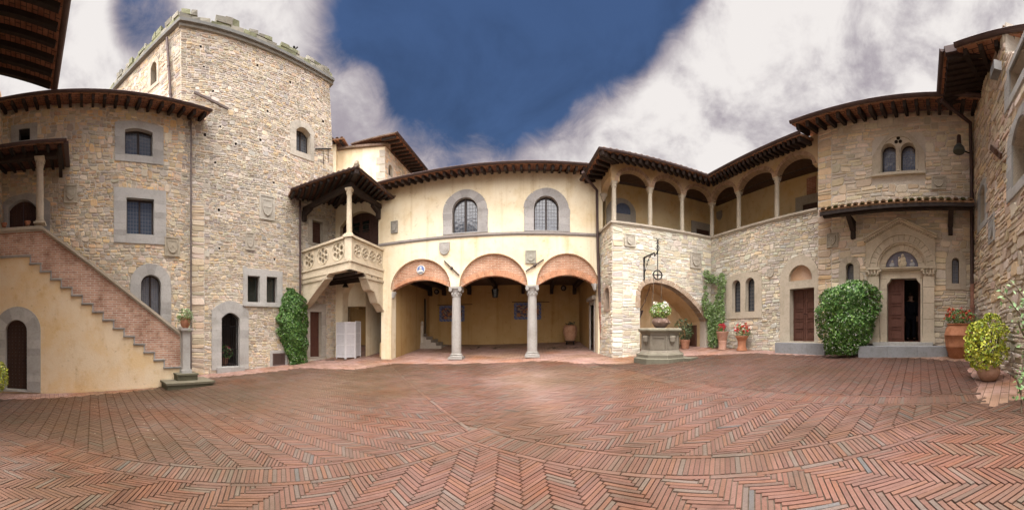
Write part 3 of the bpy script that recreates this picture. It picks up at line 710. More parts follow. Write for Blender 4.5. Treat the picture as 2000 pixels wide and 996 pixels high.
stone_wall('wall', TW, WT, polyT, holes, PAL_T, backs=[h[0] for h in holes[6:]], zones=[(zone_, dict(seed=22, hr=(.16, .32), lr=(.25, .55), palf=lambda a, b, r: mixc(r.choice(PAL_T), (.50, .40, .27), .55), tall=0))], seed=21, hr=(.055, .15), lr=(.09, .30), palf=pal_t, thick=.6)
window(TW, WT, t1, .3, 2, sur=t1u, scol=(.42, .39, .33), fw=.04)
w2_ = window(TW, WT, t2, .2, 1, glass='darkglass', fw=.05); w3_ = window(TW, WT, t3, .2, 1, glass='darkglass', fw=.05)
sm = MB(); sm.ring(WT, t23u, [t2, t3], -.02, .05, GREY, revd=-.02); s0 = t23u[0][0]; s1 = t23u[1][0]; zz = t23u[0][1]; sm.wbox(WT, s0-.03, s1+.02, zz-.1, zz-.003, -.02, .12, vc(GREY)); sm.build('stone_surround', M['ashlar'], w2_)
# grille gate of the ground floor arch
gt = MB(); a0, b0 = t4[0][0], t4[1][0]; zb0 = t4[0][1]
gt.ring(WT, t4, [grow(t4, -.03)], -.22, -.18, IRON, revd=-.22)
nb_ = 8
for i in range(1, nb_):
    s = a0+(b0-a0)*i/nb_; iv = max(z for z in (za+(zb2-za)*(s-sa)/(sb-sa) for (sa, za), (sb, zb2) in zip(t4, t4[1:]+t4[:1]) if abs(sb-sa) > 1e-6 and min(sa, sb) <= s <= max(sa, sb)))
    gt.tube([WT.p(s, zb0, -.2), WT.p(s, iv-.12 if i % 2 else iv-.2, -.2)], .011, 6, IRON)
    if i % 2 == 0: gt.ball(WT.p(s, iv-.18, -.2), .03, 6, IRON)
for zz in (zb0+.08, zb0+.75, zb0+1.75): gt.wbox(WT, a0+.02, b0-.02, zz, zz+.03, -.21, -.19, IRON)
for i in range(nb_*2): s = a0+.03+(b0-a0-.06)*i/(nb_*2); gt.tube([WT.p(s, zb0+.08, -.2), WT.p(s, zb0+.75, -.2)], .006, 5, IRON)
go = gt.build('grille_gate', M['iron'], TW); surround(go, WT, t4, t4u, .05, GREY)
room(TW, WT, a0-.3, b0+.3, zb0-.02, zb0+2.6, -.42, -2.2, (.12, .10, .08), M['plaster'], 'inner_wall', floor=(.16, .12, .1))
th_ = MB(); th_.wbox(WT, a0-.22, b0+.22, zb0-.28, zb0-.02, -.4, .12, (.36, .35, .33)); th_.build('threshold', M['ashlar'], TW)
door(TW, WT, t5, .2, 1, 5, col=(.09, .035, .022), sur=t5u, scol=(.40, .365, .31)); door(TW, WT, t6, .2, 1, 4, col=(.07, .03, .02), sur=t6u, scol=(.38, .34, .28), handle=False)
# vent
v0 = op(WT, 533, 555, 691, 712); vm = MB(); vm.prism(WT, v0, -.03, .036, (.10, .065, .055)); vm.ring(WT, grow(v0, .03), [grow(v0, -.03)], -.02, .05, (.13, .09, .08), revd=.03)
s0, s1 = v0[0][0], v0[1][0]
for i in range(1, 7): vm.wbox(WT, s0+(s1-s0)*i/7-.006, s0+(s1-s0)*i/7+.006, v0[0][1]+.03, v0[2][1]-.03, .03, .045, (.07, .05, .045))
vm.build('vent_grille', M['iron'], TW)
vu = MB(); vu.ring(WT, grow(v0, .16), [grow(v0, .032)], -.02, .042, GREY, revd=-.02); vu.build('vent_surround', M['ashlar'], TW)
# pipes and irons
pipe(TW, [WT.P(373, 214, .09), WT.P(373, 724, .09)], .035, 'drainpipe', (.16, .13, .12))
pipe(TW, [WT.P(572, 384, .35), WT.P(586, 392, .12), WT.P(586.5, 580, .12), WT.P(587, 690, .12)], .055)
im = MB(); im.bar(WT.P(379, 180, .1), WT.P(446, 213, .1), .06, .09, col=(.12, .09, .08)); im.build('old_flashing', M['copper'], TW)
im = MB(); im.tube([WT.P(616, 291, .06), WT.P(646, 290, .06)], .03, 6, IRON); im.tube([WT.P(631, 291, .06), WT.P(632, 322, .03)], .012, 6, IRON); im.tube([WT.P(641, 291, .06), WT.P(641, 318, .03)], .012, 6, IRON); im.build('iron_bracket', M['iron'], TW)
# side face
ca_ = WT.p(WT.s(354), 0); cbk = at(215, 15.75*SC); WTS = wall_through((ca_.x, ca_.y), (cbk.x, cbk.y))
ss = sorted([WTS.t.dot(ca_), WTS.t.dot(cbk)]); near = WTS.t.dot(ca_)
to = [WTS.q(293, 165), WTS.q(307, 160)]; ow = op(WTS, 295.5, 307, 122, 164, 'seg', .2); owu = op(WTS, 290, 311, 115, 172, 'seg', .28)
stone_wall('wall', TW, WTS, [(ss[0], zg-1), (ss[1]-.04, zg-1), (ss[1]-.04, zcn), (ss[0], zcn)], [(ow, .1, .35, WARM)], PAL_T, seed=23, hr=(.06, .16), palf=lambda a, b, r: r.choice(PAL_T))
window(TW, WTS, ow, .3, 1, sur=owu, scol=(.45, .40, .32), fw=.04)
pipe(TW, [WTS.P(326, 74, .14), WTS.P(334, 196, .14)], .06)
# cornice and battlements
ROCK = (.225, .215, .175); MOSSR = (.19, .195, .115)
cn = MB(); S0, S1 = WT.s(352)-.05, WT.s(643)+.2
cn.wbox(WT, S0, S1, zcn, zcn+.13, -.3, .2, (.16, .16, .15)); cn.wbox(WT, S0, S1, zcn-.12, zcn-.004, -.3, .1, (.24, .23, .2))
cn.wbox(WTS, ss[0], ss[1]+.1, zcn+.001, zcn+.128, -.3, .2, (.16, .16, .15)); cn.build('cornice', M['ashlar'], TW)
def battlement(W, sa, sb, z, seed, cuts):
    r = random.Random(seed); mb = MB(); x = sa
    def lump(m, a, b, z0, h, o0=-.45, o1=.12):
        j = lambda k: r.uniform(-k, k)
        m.hexa([W.p(a, z0, o1), W.p(b, z0, o1), W.p(b, z0, o0), W.p(a, z0, o0), W.p(a+j(.03), z0+h+j(.05), o1+j(.03)), W.p(b+j(.03), z0+h+j(.05), o1+j(.03)), W.p(b, z0+h+j(.05), o0), W.p(a, z0+h+j(.05), o0)], vc(r.choice([ROCK, MOSSR, (.25, .235, .19)]), .22, r))
    mb.wbox(W, sa, sb, z, z+.12, -.4, .10, ROCK)
    while x < sb-.05: l = min(r.uniform(.25, .6), sb-x); lump(mb, x+.006, x+l-.006, z, r.uniform(.17, .27)); x += l
    mb.build('parapet', M['stone'], TW)
    for a, b in cuts:
        mm = MB(); x = a; H = r.uniform(.17, .30)
        mm.wbox(W, a, b, z+.1, z+.27, -.42, .09, vc(MOSSR, .1))
        while x < b-.05: l = min(r.uniform(.25, .5), b-x); lump(mm, x+.006, x+l-.006, z+.24, H*r.uniform(.6, 1.15), -.43, .13); x += l
        mm.build('merlon', M['stone'], TW)
battlement(WT, S0, S1-.06, zcn+.131, 5, [(WT.s(354), WT.s(385)), (WT.s(421), WT.s(466)), (WT.s(486), WT.s(531)), (WT.s(547), WT.s(583)), (WT.s(597), WT.s(641))])
sc = [WTS.s(x) for x in (352, 326, 318, 300, 288, 273, 262, 250, 242, 232)]
battlement(WTS, ss[0], ss[1]-.3, zcn+.131, 6, [tuple(sorted((sc[i], sc[i+1]))) for i in (0, 2, 4, 6, 8)])
vn = MB(); vp = WT.p(WT.s(598), zcn, -1.2); vn.tube([vp, vp+Vector((0, 0, 2.0))], .03, 6, IRON); vn.bar(vp+Vector((-.25, 0, 1.85)), vp+Vector((.25, 0, 1.85)), .05, .05, col=IRON); vn.bar(vp+Vector((-.05, -.25, 1.6)), vp+Vector((.05, .25, 1.6)), .04, .04, col=IRON); vn.ball(vp+Vector((0, 0, 2.0)), .07, 8, IRON)
vt = vn.build('weather_vane', M['iron'], None, vp); tag(vt, 'small dark iron weather vane on top of the tower parapet', 'weather vane')
plaque(WT, 506, 535.6, 382, 430, 'large carved shield high on the tower left of the balcony canopy', (.42, .39, .33), emblem=2)
plaque(WT, 478.6, 496, 455, 489, 'small carved shield on the tower above the twin dark window openings', (.44, .40, .33), emblem=1)

# ================================================================== CREAM BLOCK BEHIND
EB = thing('cream_house', 'cream plastered upper house block rising behind the balcony roof', 'house', at(700, 17))
WE = Wall(-19, 16.15); zE = WE.q(700, 290)[1]
ce = WE.P(752, 290); fe = at(812, 19.6*SC); WE2 = wall_through((ce.x, ce.y), (fe.x, fe.y))
plain_wall('wall', EB, WE, [(WE.s(630), 3), (WE.s(752), 3), (WE.s(752), zE), (WE.s(630), zE)], [], M['plaster'], CREAM)
e2 = sorted([WE2.t.dot(ce), WE2.t.dot(fe)])
ew = op(WE2, 759, 767, 322, 345, 'round')
stone_wall('wall', EB, WE2, [(e2[0], 3), (e2[1], 3), (e2[1], zE), (e2[0], zE)], [(ew, .1, .3, WARM)], PAL_L, seed=31)
window(EB, WE2, ew, .2, 1, glass='darkglass', fw=.04)
qn = MB()
for i in range(9):
    z = zE-.2-i*.42; l = .5 if i % 2 else .32; qn.wbox(WE, WE.s(752)-l, WE.s(752), z-.38, z, -.05, .03, vc((.45, .42, .36)))
qn.build('quoins', M['ashlar'], EB)
ea = at(786, 16.4*SC); eb2 = at(817, 19.0*SC); ze1 = zE+.05
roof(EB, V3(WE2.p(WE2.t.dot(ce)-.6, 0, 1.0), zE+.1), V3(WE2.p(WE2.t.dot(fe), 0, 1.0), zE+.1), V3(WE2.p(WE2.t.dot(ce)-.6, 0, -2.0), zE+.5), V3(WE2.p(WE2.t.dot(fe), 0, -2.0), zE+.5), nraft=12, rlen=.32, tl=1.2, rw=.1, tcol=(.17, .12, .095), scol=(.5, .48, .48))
tr = MB(); tr.wbox(WE, WE.s(650), WE.s(752)+.3, zE, zE+.12, -.4, .16, (.2, .14, .11)); tr.build('verge', M['tile'], EB)
ch = MB(); cs0, cs1 = WE.s(640), WE.s(659); ch.wbox(WE, cs0, cs1, 4, zE+.2, -.7, .35, CREAM); cho = ch.build('chimney_breast', M['plaster'], EB)
roof(cho, WE.p(cs0-.2, zE+.25, .7), WE.p(cs1+.55, zE+.2, .7), WE.p(cs0-.2, zE+.75, -1.2), WE.p(cs1+.55, zE+.7, -1.2), nraft=3, rlen=.5, gut=False, name='small_roof')
# ================================================================== LOGGIA HOUSE
LH = thing('loggia_house', 'cream plastered house with a three arch ground floor loggia at the back of the court', 'house', WB.P(960, 700))
zwB = WB.q(960, 337)[1]; zgB = WB.q(960, 323, .9)[1]
zbot = -1.0; zf = lambda s, o: ground(*WB.p(s, 0, o)[:2])
def sz(px, py): return WB.q(px, py)
arcs = [(764.5, 878.5, 566, 506.8, 821), (898.5, 1029, 557, 496, 964), (1048.5, 1168, 554.5, 496, 1108)]
zspr = sum(WB.q((a+b)/2, y)[1] for a, b, y, t, x in arcs)/3
path = [(WB.s(655), zbot), (WB.s(669), zbot)]
pz = WB.q(669, 585)[1]; pa = WB.q(706, 541)[1]
passarc = arch_pts(WB.s(669), WB.s(744.5), pz, pa); path += passarc; path += [(WB.s(744.5), zbot), (WB.s(763.5), zbot)]
archl = []
for i, (a, b, ys, yt, xt) in enumerate(arcs):
    za = WB.q(xt, yt)[1]; zs = WB.q(a, ys)[1] if i == 0 else zspr
    pts = arch_pts(WB.s(a), WB.s(b), zspr, za, 20); archl.append(pts); path += pts
path += [(WB.s(1168), zbot), (WB.s(1177), zbot), (WB.s(1177), zwB), (WB.s(655), zwB)]
b1 = op(WB, 883.7, 933, 386, 454, 'round'); b2 = op(WB, 1042.8, 1091, 383, 450, 'round')
bd = op(WB, 664.5, 739, 413, 492, 'seg', .55)
fac = plain_wall('facade_wall', LH, WB, path, [(b1, .1, .3, GREY), (b2, .1, .3, GREY), (bd, .1, .3, (.5, .4, .25))], M['plaster'], CREAM, thick=.5)
def quoined(px0, px1, yt, yb):
    o = op(WB, px0, px1, yt, yb, 'round', n=16); s0, s1 = o[0][0], o[1][0]; zb = o[0][1]; spring = o[2][1]; n = 5; h = (spring-zb)/n; L = []; Rr = []
    for k in range(n):
        e = (.06 if k % 2 == 0 else -.03)+.015*math.sin(k*2.3)
        L += [(s0-e, zb+h*k), (s0-e, zb+h*(k+1))]; Rr += [(s1+e, zb+h*k), (s1+e, zb+h*(k+1))]
    og = opoly(s0+.02, s1-.02, zb, max(z for s, z in o), 'round', n=16)
    return Rr+og[3:-1]+L[::-1]
window(LH, WB, b1, .14, 2, sur=quoined(868, 950.5, 370.5, 456), scol=(.36, .345, .33), so=.04)
window(LH, WB, b2, .14, 2, sur=quoined(1026.5, 1110.5, 367.5, 452), scol=(.36, .345, .33), so=.04)
# balcony door: dark timber with glazed grid
dr = door(LH, WB, bd, .25, 4, 4, col=(.05, .022, .016), handle=False); 
gl = MB(); gs0, gs1 = bd[0][0], bd[1][0]
for k in range(1, 3):
    a = gs0+(gs1-gs0)*(k+.0)/4+.08+ (gs1-gs0)*.5*(k-1)*0; gl.wbox(WB, a, a+(gs1-gs0)/4-.16, bd[0][1]+1.0, bd[2][1]+.1, -.25, -.235, (1, 1, 1))
gl.build('glazing', M['darkglass'], dr)
sc_ = MB(); zst = WB.q(960, 455)[1]; zst2 = zst-.085
sc_.wbox(WB, WB.s(739.5), WB.s(1174), zst2, zst, -.02, .07, (.30, .27, .25)); sc_.wbox(WB, WB.s(739.5), WB.s(1174), zst2-.04, zst2-.002, -.02, .035, (.33, .30, .27)); sc_.build('string_course', M['ashlar'], LH)
# brick tympana
low = [(572, 546), (561, 537.8), (558.5, 536)]
for i, (a, b, ys, yt, xt) in enumerate(arcs):
    up = archl[i]; sa, sb = WB.s(a), WB.s(b); zs = zspr-.03; za = WB.q(xt if i != 2 else 1104, low[i][1])[1]; dn = seg_pts(sa, sb, zs, za)
    ty = MB(); ty.prism(WB, [(s_, z_) for s_, z_ in dn]+up[::-1], -.4, -.10, (1, 1, 1), back=True); tyo = ty.build('arch_infill', M['brick'], LH)
    vs = MB(); n = 44; r = random.Random(i)
    for k in range(n):
        q = []
        for t in (k+.08, k+.92):
            x = -1+2*t/n; q.append((( sa+sb)/2+(sb-sa)/2*x, za-(za-zs)*x*x))
        if i == 1 or True:
            nx = -(2*(za-zs)*((k+.5)/n*2-1))/((sb-sa)/2); d = Vector((nx*-1, 1)).normalized(); hgt = .25 if i != 0 else .16
            x = abs(-1+2*(k+.5)/n)
            if x > .86: continue
            vs.prism(WB, [q[0], q[1], (q[1][0]+d.x*hgt, q[1][1]+d.y*hgt), (q[0][0]+d.x*hgt, q[0][1]+d.y*hgt)], -.11, -.09, vc((.55, .28, .16), .15, r))
    vs.build('brick_arch', M['terra'], tyo)
    ed = MB()   # raised plaster edge of the arch
    for (p, q) in zip(up, up[1:]):
        cx = (up[0][0]+up[-1][0])/2; u = lambda t: (t[0]+(t[0]-cx)*.022, t[1]+.028*max(0, (t[1]-zspr)/1.2))
        ed.prism(WB, [p, q, u(q), u(p)], -.01, .012, (.30, .17, .10))
    ed.build('arch_edging', M['plaster'], tyo)
# columns
for px, yt in ((889, 560.5), (1039.5, 556.5)):
    q = WB.p(WB.s(px), 0, -.22); zb = ground(q.x, q.y); column(LH, (q.x, q.y, zb), zspr-zb-.003, .215, (.34, .325, .30), 'ionic', rz=-WB.phi, n=24)
# corbels at the arch ends
for px, y in ((765, 577), (1163, 561)):
    s, z = WB.q(px, y); m_ = MB(); m_.lathe(WB.p(s, z-.14, -.18), [(.03, 0), (.09, .1), (.12, .2), (.16, .26), (.16, .3)], 12, GREY); 
    for k in range(3): m_.ball(WB.p(s, z-.06+.08*k, -.06), .06, 7, vc(GREY, .1), sz=1.3)
    m_.build('corbel', M['ashlar'], LH, auto=40)
# rooms
sl, sr = WB.s(763.5), WB.s(1168); dep = 5.45; zce = Z0+2.80; z0l = ground(*WB.p(0, 0, 0)[:2]); IN = (.42, .275, .115)
mb = MB()
DW = (4.05, 4.85)   # stair doorway in the left wall
def lw(a, b, z0, z1): mb.quad(WB.p(sl, z0, -a), WB.p(sl, z0, -b), WB.p(sl, z1, -b), WB.p(sl, z1, -a), IN, 0, [(a, z0), (b, z0), (b, z1), (a, z1)])
lw(.5, DW[0], -1.2, zce); lw(DW[1], dep, -1.2, zce); lw(DW[0], DW[1], 3.55, zce)
mb.quad(WB.p(sl, -1, -dep), WB.p(sr, -1, -dep), WB.p(sr, zce, -dep), WB.p(sl, zce, -dep), IN)
rd = (.75, 1.75); zrd = zf(sr, -1)+2.15
def rw_(a, b, z0, z1): mb.quad(WB.p(sr, z0, -a), WB.p(sr, z1, -a), WB.p(sr, z1, -b), WB.p(sr, z0, -b), IN)
rw_(.5, rd[0], -1, zce); rw_(rd[1], dep, -1, zce); rw_(rd[0], rd[1], zrd, zce)
mb.build('inner_wall', M['plaster'], LH)
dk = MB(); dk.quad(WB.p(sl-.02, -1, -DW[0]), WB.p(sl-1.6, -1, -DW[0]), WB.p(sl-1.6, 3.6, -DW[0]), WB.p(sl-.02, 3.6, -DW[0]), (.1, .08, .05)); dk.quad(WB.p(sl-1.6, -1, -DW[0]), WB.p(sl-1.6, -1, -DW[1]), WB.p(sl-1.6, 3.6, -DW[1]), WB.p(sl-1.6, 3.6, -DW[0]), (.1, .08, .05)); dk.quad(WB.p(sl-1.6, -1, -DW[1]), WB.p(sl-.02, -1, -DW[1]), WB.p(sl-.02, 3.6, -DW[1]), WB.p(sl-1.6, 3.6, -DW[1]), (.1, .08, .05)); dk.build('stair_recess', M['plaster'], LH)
ow_ = MB()
for a, b in (((sl-1.7, -.52), (sl-1.7, -dep-.3)), ((sl-1.7, -dep-.3), (sr+.45, -dep-.3)), ((sr+.45, -dep-.3), (sr+.45, -.52))): ow_.quad(WB.p(a[0], -1.2, a[1]), WB.p(b[0], -1.2, b[1]), WB.p(b[0], zgB, b[1]), WB.p(a[0], zgB, a[1]), CREAM)
ow_.build('outer_wall', M['plaster'], LH)
cl = MB(); cl.wbox(WB, sl-1.68, sr+.44, zce, zce+.2, -dep-.29, -.505, (.07, .042, .028)); cl.build('ceiling', M['wood'], LH)
for px in (842, 869, 918, 969.5, 1022, 1077, 1121):
    s = (WB.D+dep)*math.tan(az(px)-WB.phi); bmz = MB(); bmz.bar(WB.p(s, zce-.13, -.48), WB.p(s, zce-.13, -dep+.02), .17, .25, col=vc(DARKW)); bo = bmz.build('beam', M['wood'], LH)
    cb_ = MB(); cb_.prism(WB, [(s-.09, zce-.55), (s+.09, zce-.55), (s+.1, zce-.26), (s-.1, zce-.26)], -dep, -dep+.4, vc(DARKW)); cb_.build('corbel', M['wood'], bo)
stp = MB()
for k in range(5):
    za = zf(sl, -dep)-.25+.17*k; stp.wbox(WB, sl-.3-.1*k, sl+1.32-.33*k, za if k == 0 else za+.08, za+.25, -DW[1]-.28, -DW[0]+.35-.06*k, (.36, .31, .25))
stp.build('stone_steps', M['ashlar'], LH)
nw = MB(); q = WB.p(sl+.1, 0, -DW[0]+.15); nw.box((q.x, q.y, zf(sl, -4)-.05), .16, .16, 1.35, -WB.phi, (.45, .40, .32)); nw.ball((q.x, q.y, zf(sl, -4)+1.42), .1, 8, (.4, .35, .28), sz=1.5); nw.build('newel', M['ashlar'], LH)
# door on the right side wall of the loggia
class SideWall(Wall):
    def __init__(w, W, s, sign): w.W = W; w.s0 = s; w.sg = sign
    def p(w, s, z, o=0.0): return w.W.p(w.s0+o*w.sg, z, -s)
SR = SideWall(WB, sr, -1); zfl = zf(sr, -1.2)
door(LH, SR, [(rd[0], zfl), (rd[1], zfl), (rd[1], zrd), (rd[0], zrd)], .12, 1, 5, col=(.08, .032, .02), sur=[(rd[0]-.16, zfl-.1), (rd[1]+.16, zfl-.1), (rd[1]+.16, zrd+.18), (rd[0]-.16, zrd+.18)], scol=(.36, .33, .29))
m_ = MB(); m_.prism(SR, [(rd[0]-.25, zrd+.2), (rd[1]+.25, zrd+.2), (rd[1]+.3, zrd+.36), (rd[0]-.3, zrd+.36)], -.02, .16, (.34, .31, .27)); m_.build('lintel', M['ashlar'], LH)
# passage under the balcony
IN3 = (.42, .28, .12)
room(LH, WB, WB.s(669)-3.2, WB.s(744.5)+.55, -1.2, pa+.25, -.5, -4.4, IN3, M['plaster'], 'passage_wall')
WP = Wall(4, (WB.D+4.4)/SC); nc = MB(); ncp = opening(WP, 668, 681, 604, 640, 'round'); nc.prism(WP, ncp, .003, .03, (.03, .022, .016)); nco = nc.build('niche', M['void'], LH); surround(nco, WP, ncp, grow(ncp, .14), .05, (.45, .34, .2))
vr = MB(); vs0, vs1 = WB.s(669)-.6, WB.s(744.5)+.5
for k in range(16):   # transverse vault rib
    t0, t1 = PI*k/16, PI*(k+1)/16; cx_ = (vs0+vs1)/2; w_ = (vs1-vs0)/2
    f = lambda t, o: (cx_-w_*math.cos(t)*o, pz-.35+(pa-pz+.35)*math.sin(t)*o)
    vr.prism(WB, [f(t0, .9), f(t1, .9), f(t1, 1.02), f(t0, 1.02)], -2.6, -2.2, IN3, back=True)
vr.build('vault_rib', M['plaster'], LH)
# roof
rB0, rB1 = WB.s(728, .9), WB.s(1150, .9)
roof(LH, WB.p(rB0, zgB, .9), WB.p(rB1, zgB, .9), WB.p(rB0, zgB+1.5, -4.2), WB.p(rB1, zgB+1.5, -4.2), nraft=29, tl=2.2, rlen=.18, rw=.10, rh=.15)
for i, (p, q) in enumerate((((867.7, 509.7), (897, 537.6)), ((1027, 530), (1061.8, 506.8)))):
    m_ = MB(); a, b = WB.P(*p, .06), WB.P(*q, .06); m_.bar(a, b, .055, .05, col=(.10, .075, .065)); m_.ball((a+b)/2, .07, 8, (.10, .075, .065)); m_.build('tie_anchor', M['iron'], LH)
pipe(LH, [WB.P(1138, 336, .95), WB.P(1146, 348, .7), WB.P(1166, 372, .12), WB.P(1167.5, 480, .12), WB.P(1171.5, 592, .12)], .06)
pp = MB()
a, b = WB.P(1172, 590, .12), WB.P(1178, 694, .12); b.z = ground(b.x, b.y); pp.tube([a, b], .075, 10, (.36, .19, .14))
for k in range(5): t = (k+.5)/5; p = a+(b-a)*t; pp.tube([p-Vector((0, 0, .03)), p+Vector((0, 0, .03))], .095, 10, (.33, .17, .13))
pp.build('clay_downpipe', M['terra'], LH, auto=40)
plaque(WB, 764.5, 777.4, 432.5, 455.5, 'small grey carved shield on cream plaster between balcony door and first upper window', (.33, .31, .27), emblem=1)
plaque(WB, 858.5, 878.6, 474, 497.5, 'shield shaped grey carving below the left arched window of the cream house', (.40, .38, .35), 'shield', emblem=0, o=.06)
plaque(WB, 1026, 1047.4, 489.5, 514.5, 'square grey carved shield above the right loggia column', (.38, .36, .30), emblem=3)
# medallion
s, z = WB.q(820.8, 526); md = thing('ceramic_medallion', 'round blue and white glazed medallion with a bust on the left loggia arch', 'medallion', WB.p(s, z, -.09))
m_ = MB(); lathe_w(m_, WB, s, z, .21, -.11, -.06, (.62, .62, .58)); lathe_w(m_, WB, s, z, .165, -.06, -.05, (.16, .22, .42)); m_.build('disc', M['glaze'], md)
m_ = MB(); m_.ball(WB.p(s, z+.05, -.05), .055, 10, (.7, .68, .62), sz=1.25); m_.prism(WB, [(s-.13, z-.12), (s+.13, z-.12), (s+.09, z-.04), (s+.03, z), (s-.03, z), (s-.09, z-.04)], -.055, -.02, (.7, .68, .62)); m_.build('bust', M['glaze'], md, auto=50)
# tapestries (plain generic patterned panels) hung on the loggia back wall
WBk = Wall(4, (WB.D+dep)/SC)
for i, (x0, x1, y0, y1, lab) in enumerate(((858.5, 907.5, 597, 628, 'left of the two dark patterned wall hangings under the loggia'), (1004, 1057, 591.5, 624, 'right of the two dark patterned wall hangings under the loggia'))):
    o = op(WBk, x0, x1, y0, y1); t = thing('wall_hanging', lab, 'tapestry', WBk.p(*o[0], .05), 'patterned wall hangings under the loggia'); m_ = MB(); r = random.Random(i)
    s0, z0 = o[0]; s1, z1 = o[2]; nx, nz = 22, 13
    m_.prism(WBk, o, .02, .04, (.05, .06, .11))
    for a in range(nx):
        for b in range(nz):
            e = a in (0, 1, nx-1, nx-2) or b in (0, 1, nz-1, nz-2); u = (a+.5)/nx; v = (b+.5)/nz
            f = math.sin(u*19+i)*math.sin(v*11+u*7)+r.uniform(-.5, .5)
            c = ((.10, .13, .26) if (a+b) % 3 else (.20, .19, .18)) if e else ((.34, .15, .07) if f > .25 else (.09, .08, .11) if f > -.3 else (.25, .19, .13))
            m_.quad(WBk.p(s0+(s1-s0)*a/nx, z0+(z1-z0)*b/nz, .043), WBk.p(s0+(s1-s0)*(a+1)/nx, z0+(z1-z0)*b/nz, .043), WBk.p(s0+(s1-s0)*(a+1)/nx, z0+(z1-z0)*(b+1)/nz, .043), WBk.p(s0+(s1-s0)*a/nx, z0+(z1-z0)*(b+1)/nz, .043), vc(c, .2, r))
    m_.build('fabric', M['cloth'], t)
    m_ = MB(); m_.tube([WBk.p(s0-.12, z1+.05, .07), WBk.p(s1+.5, z1+.05, .07)], .02, 8, (.06, .035, .025)); m_.build('rod', M['wood'], t)
# lantern under the middle arch, small lamp under the balcony, dish lamps on the back wall
def lantern(pos, top, h, r, label, name='hanging_lantern', col=IRON):
    x, y, z = pos; t = thing(name, label, 'lantern', (x, y, top)); m_ = MB(); m_.tube([(x, y, top), (x, y, z+h)], .012, 6, col); m_.build('chain', M['iron'], t)
    m_ = MB()
    for k in range(6):
        a = k*PI/3; b = a+PI/3; c1 = Vector((x+r*math.cos(a), y+r*math.sin(a), 0)); c2 = Vector((x+r*math.cos(b), y+r*math.sin(b), 0)); ct = Vector((x, y, 0)); lo = ct+(c1-ct)*.72
        m_.tube([V3(c1, z+h*.72), V3(lo, z)], .012, 5, col); m_.tube([V3(c1, z+h*.72), V3(c2, z+h*.72)], .012, 5, col); m_.tube([V3(lo, z), V3(ct+(c2-ct)*.72, z)], .012, 5, col); m_.tube([V3(c1, z+h*.72), (x, y, z+h)], .012, 5, col); m_.tube([V3(ct+(c1-ct)*.86, z+h*.36), V3(ct+(c2-ct)*.86, z+h*.36)], .01, 5, col)
    m_.build('cage', M['iron'], t)
    m_ = MB(); m_.lathe((x, y, z+.02), [(r*.66, 0), (r*.94, h*.68)], 6, (.5, .45, .38)); m_.build('glass', M['darkglass'], t)
    return t
lp = at(967, 15.3); lantern((lp.x, lp.y, zat(581, 15.3)), zce-.01, .55, .17, 'six sided iron lantern hanging behind the middle loggia arch')
lp = at(674.8, 15.2); t = thing('pendant_lamp', 'small bell shaped pendant lamp hanging under the balcony', 'lamp', (lp.x, lp.y, zat(528, 15.2))); m_ = MB(); zz = zat(561, 15.2)
m_.lathe((lp.x, lp.y, zz), [(.16, 0), (.1, .12), (.035, .2), (.03, .3)], 14, (.04, .035, .03)); m_.build('shade', M['iron'], t, auto=50); m_ = MB(); m_.tube([(lp.x, lp.y, zz+.3), (lp.x, lp.y, zat(533, 15.2))], .01, 6, IRON); m_.build('cord', M['iron'], t)
for i, (px, y, lab) in enumerate(((853, 570, 'left of the loggia beams near the stair doorway'), (1100.5, 563, 'high on the loggia back wall above the big clay jar'))):
    s, z = WBk.q(px, y); t = thing('wall_lamp', 'round dark wall lamp '+lab, 'lamp', WBk.p(s, z, .05), 'round wall lamps under the loggia'); m_ = MB(); lathe_w(m_, WBk, s, z, .17, .0, .05, (.03, .025, .02)); m_.build('backplate', M['iron'], t); m_ = MB(); m_.ball(WBk.p(s, z, .1), .1, 10, (.22, .2, .17)); m_.build('globe', M['glaze'], t, smooth=True)
# big jar in the loggia
q = at(1113.5, 17.2); zj = ground(q.x, q.y); t = thing('terracotta_jar', 'big clay jar on an iron stand in the right back corner of the loggia', 'jar', (q.x, q.y, zj)); H = zat(634, 17.2)-zj
m_ = MB(); 
for k in range(4): a = k*PI/2+.6; m_.tube([(q.x+.3*math.cos(a), q.y+.3*math.sin(a), zj), (q.x+.24*math.cos(a), q.y+.24*math.sin(a), zj+.22)], .03, 6, IRON)
m_.lathe((q.x, q.y, zj+.18), [(.3, 0), (.3, .04)], 14, IRON); m_.build('stand', M['iron'], t)
m_ = MB(); m_.lathe((q.x, q.y, zj+.22), [(.26, 0), (.36, H*.25), (.41, H*.5), (.38, H*.68), (.3, H*.74), (.34, H*.78), (.3, H*.77), (.27, H*.7)], 22, (.40, .22, .13)); m_.build('body', M['terra'], t, auto=50)
m_ = MB(); r = random.Random(4)
for k in range(60): a = r.uniform(0, 2*PI); leaf(m_, Vector((q.x+.3*math.cos(a)*r.random(), q.y+.3*math.sin(a), zj+.2+H*.8+r.uniform(0, .15))), .12, vc((.05, .06, .035), .3, r), r)
m_.build('dry_plant', M['leaf'], t)
# low plaster block in the passage
pb_ = MB(); pb_.wbox(WB, WB.s(731), WB.s(744.4)-.02, -.6, WB.q(736, 668)[1]-.05, -1.6, -.55, (.72, .58, .36)); o = pb_.build('plaster_block', M['plaster'], None, WB.P(736, 693, -.6)); tag(o, 'low cream plaster block against the passage wall right of the white screen', 'plaster block')

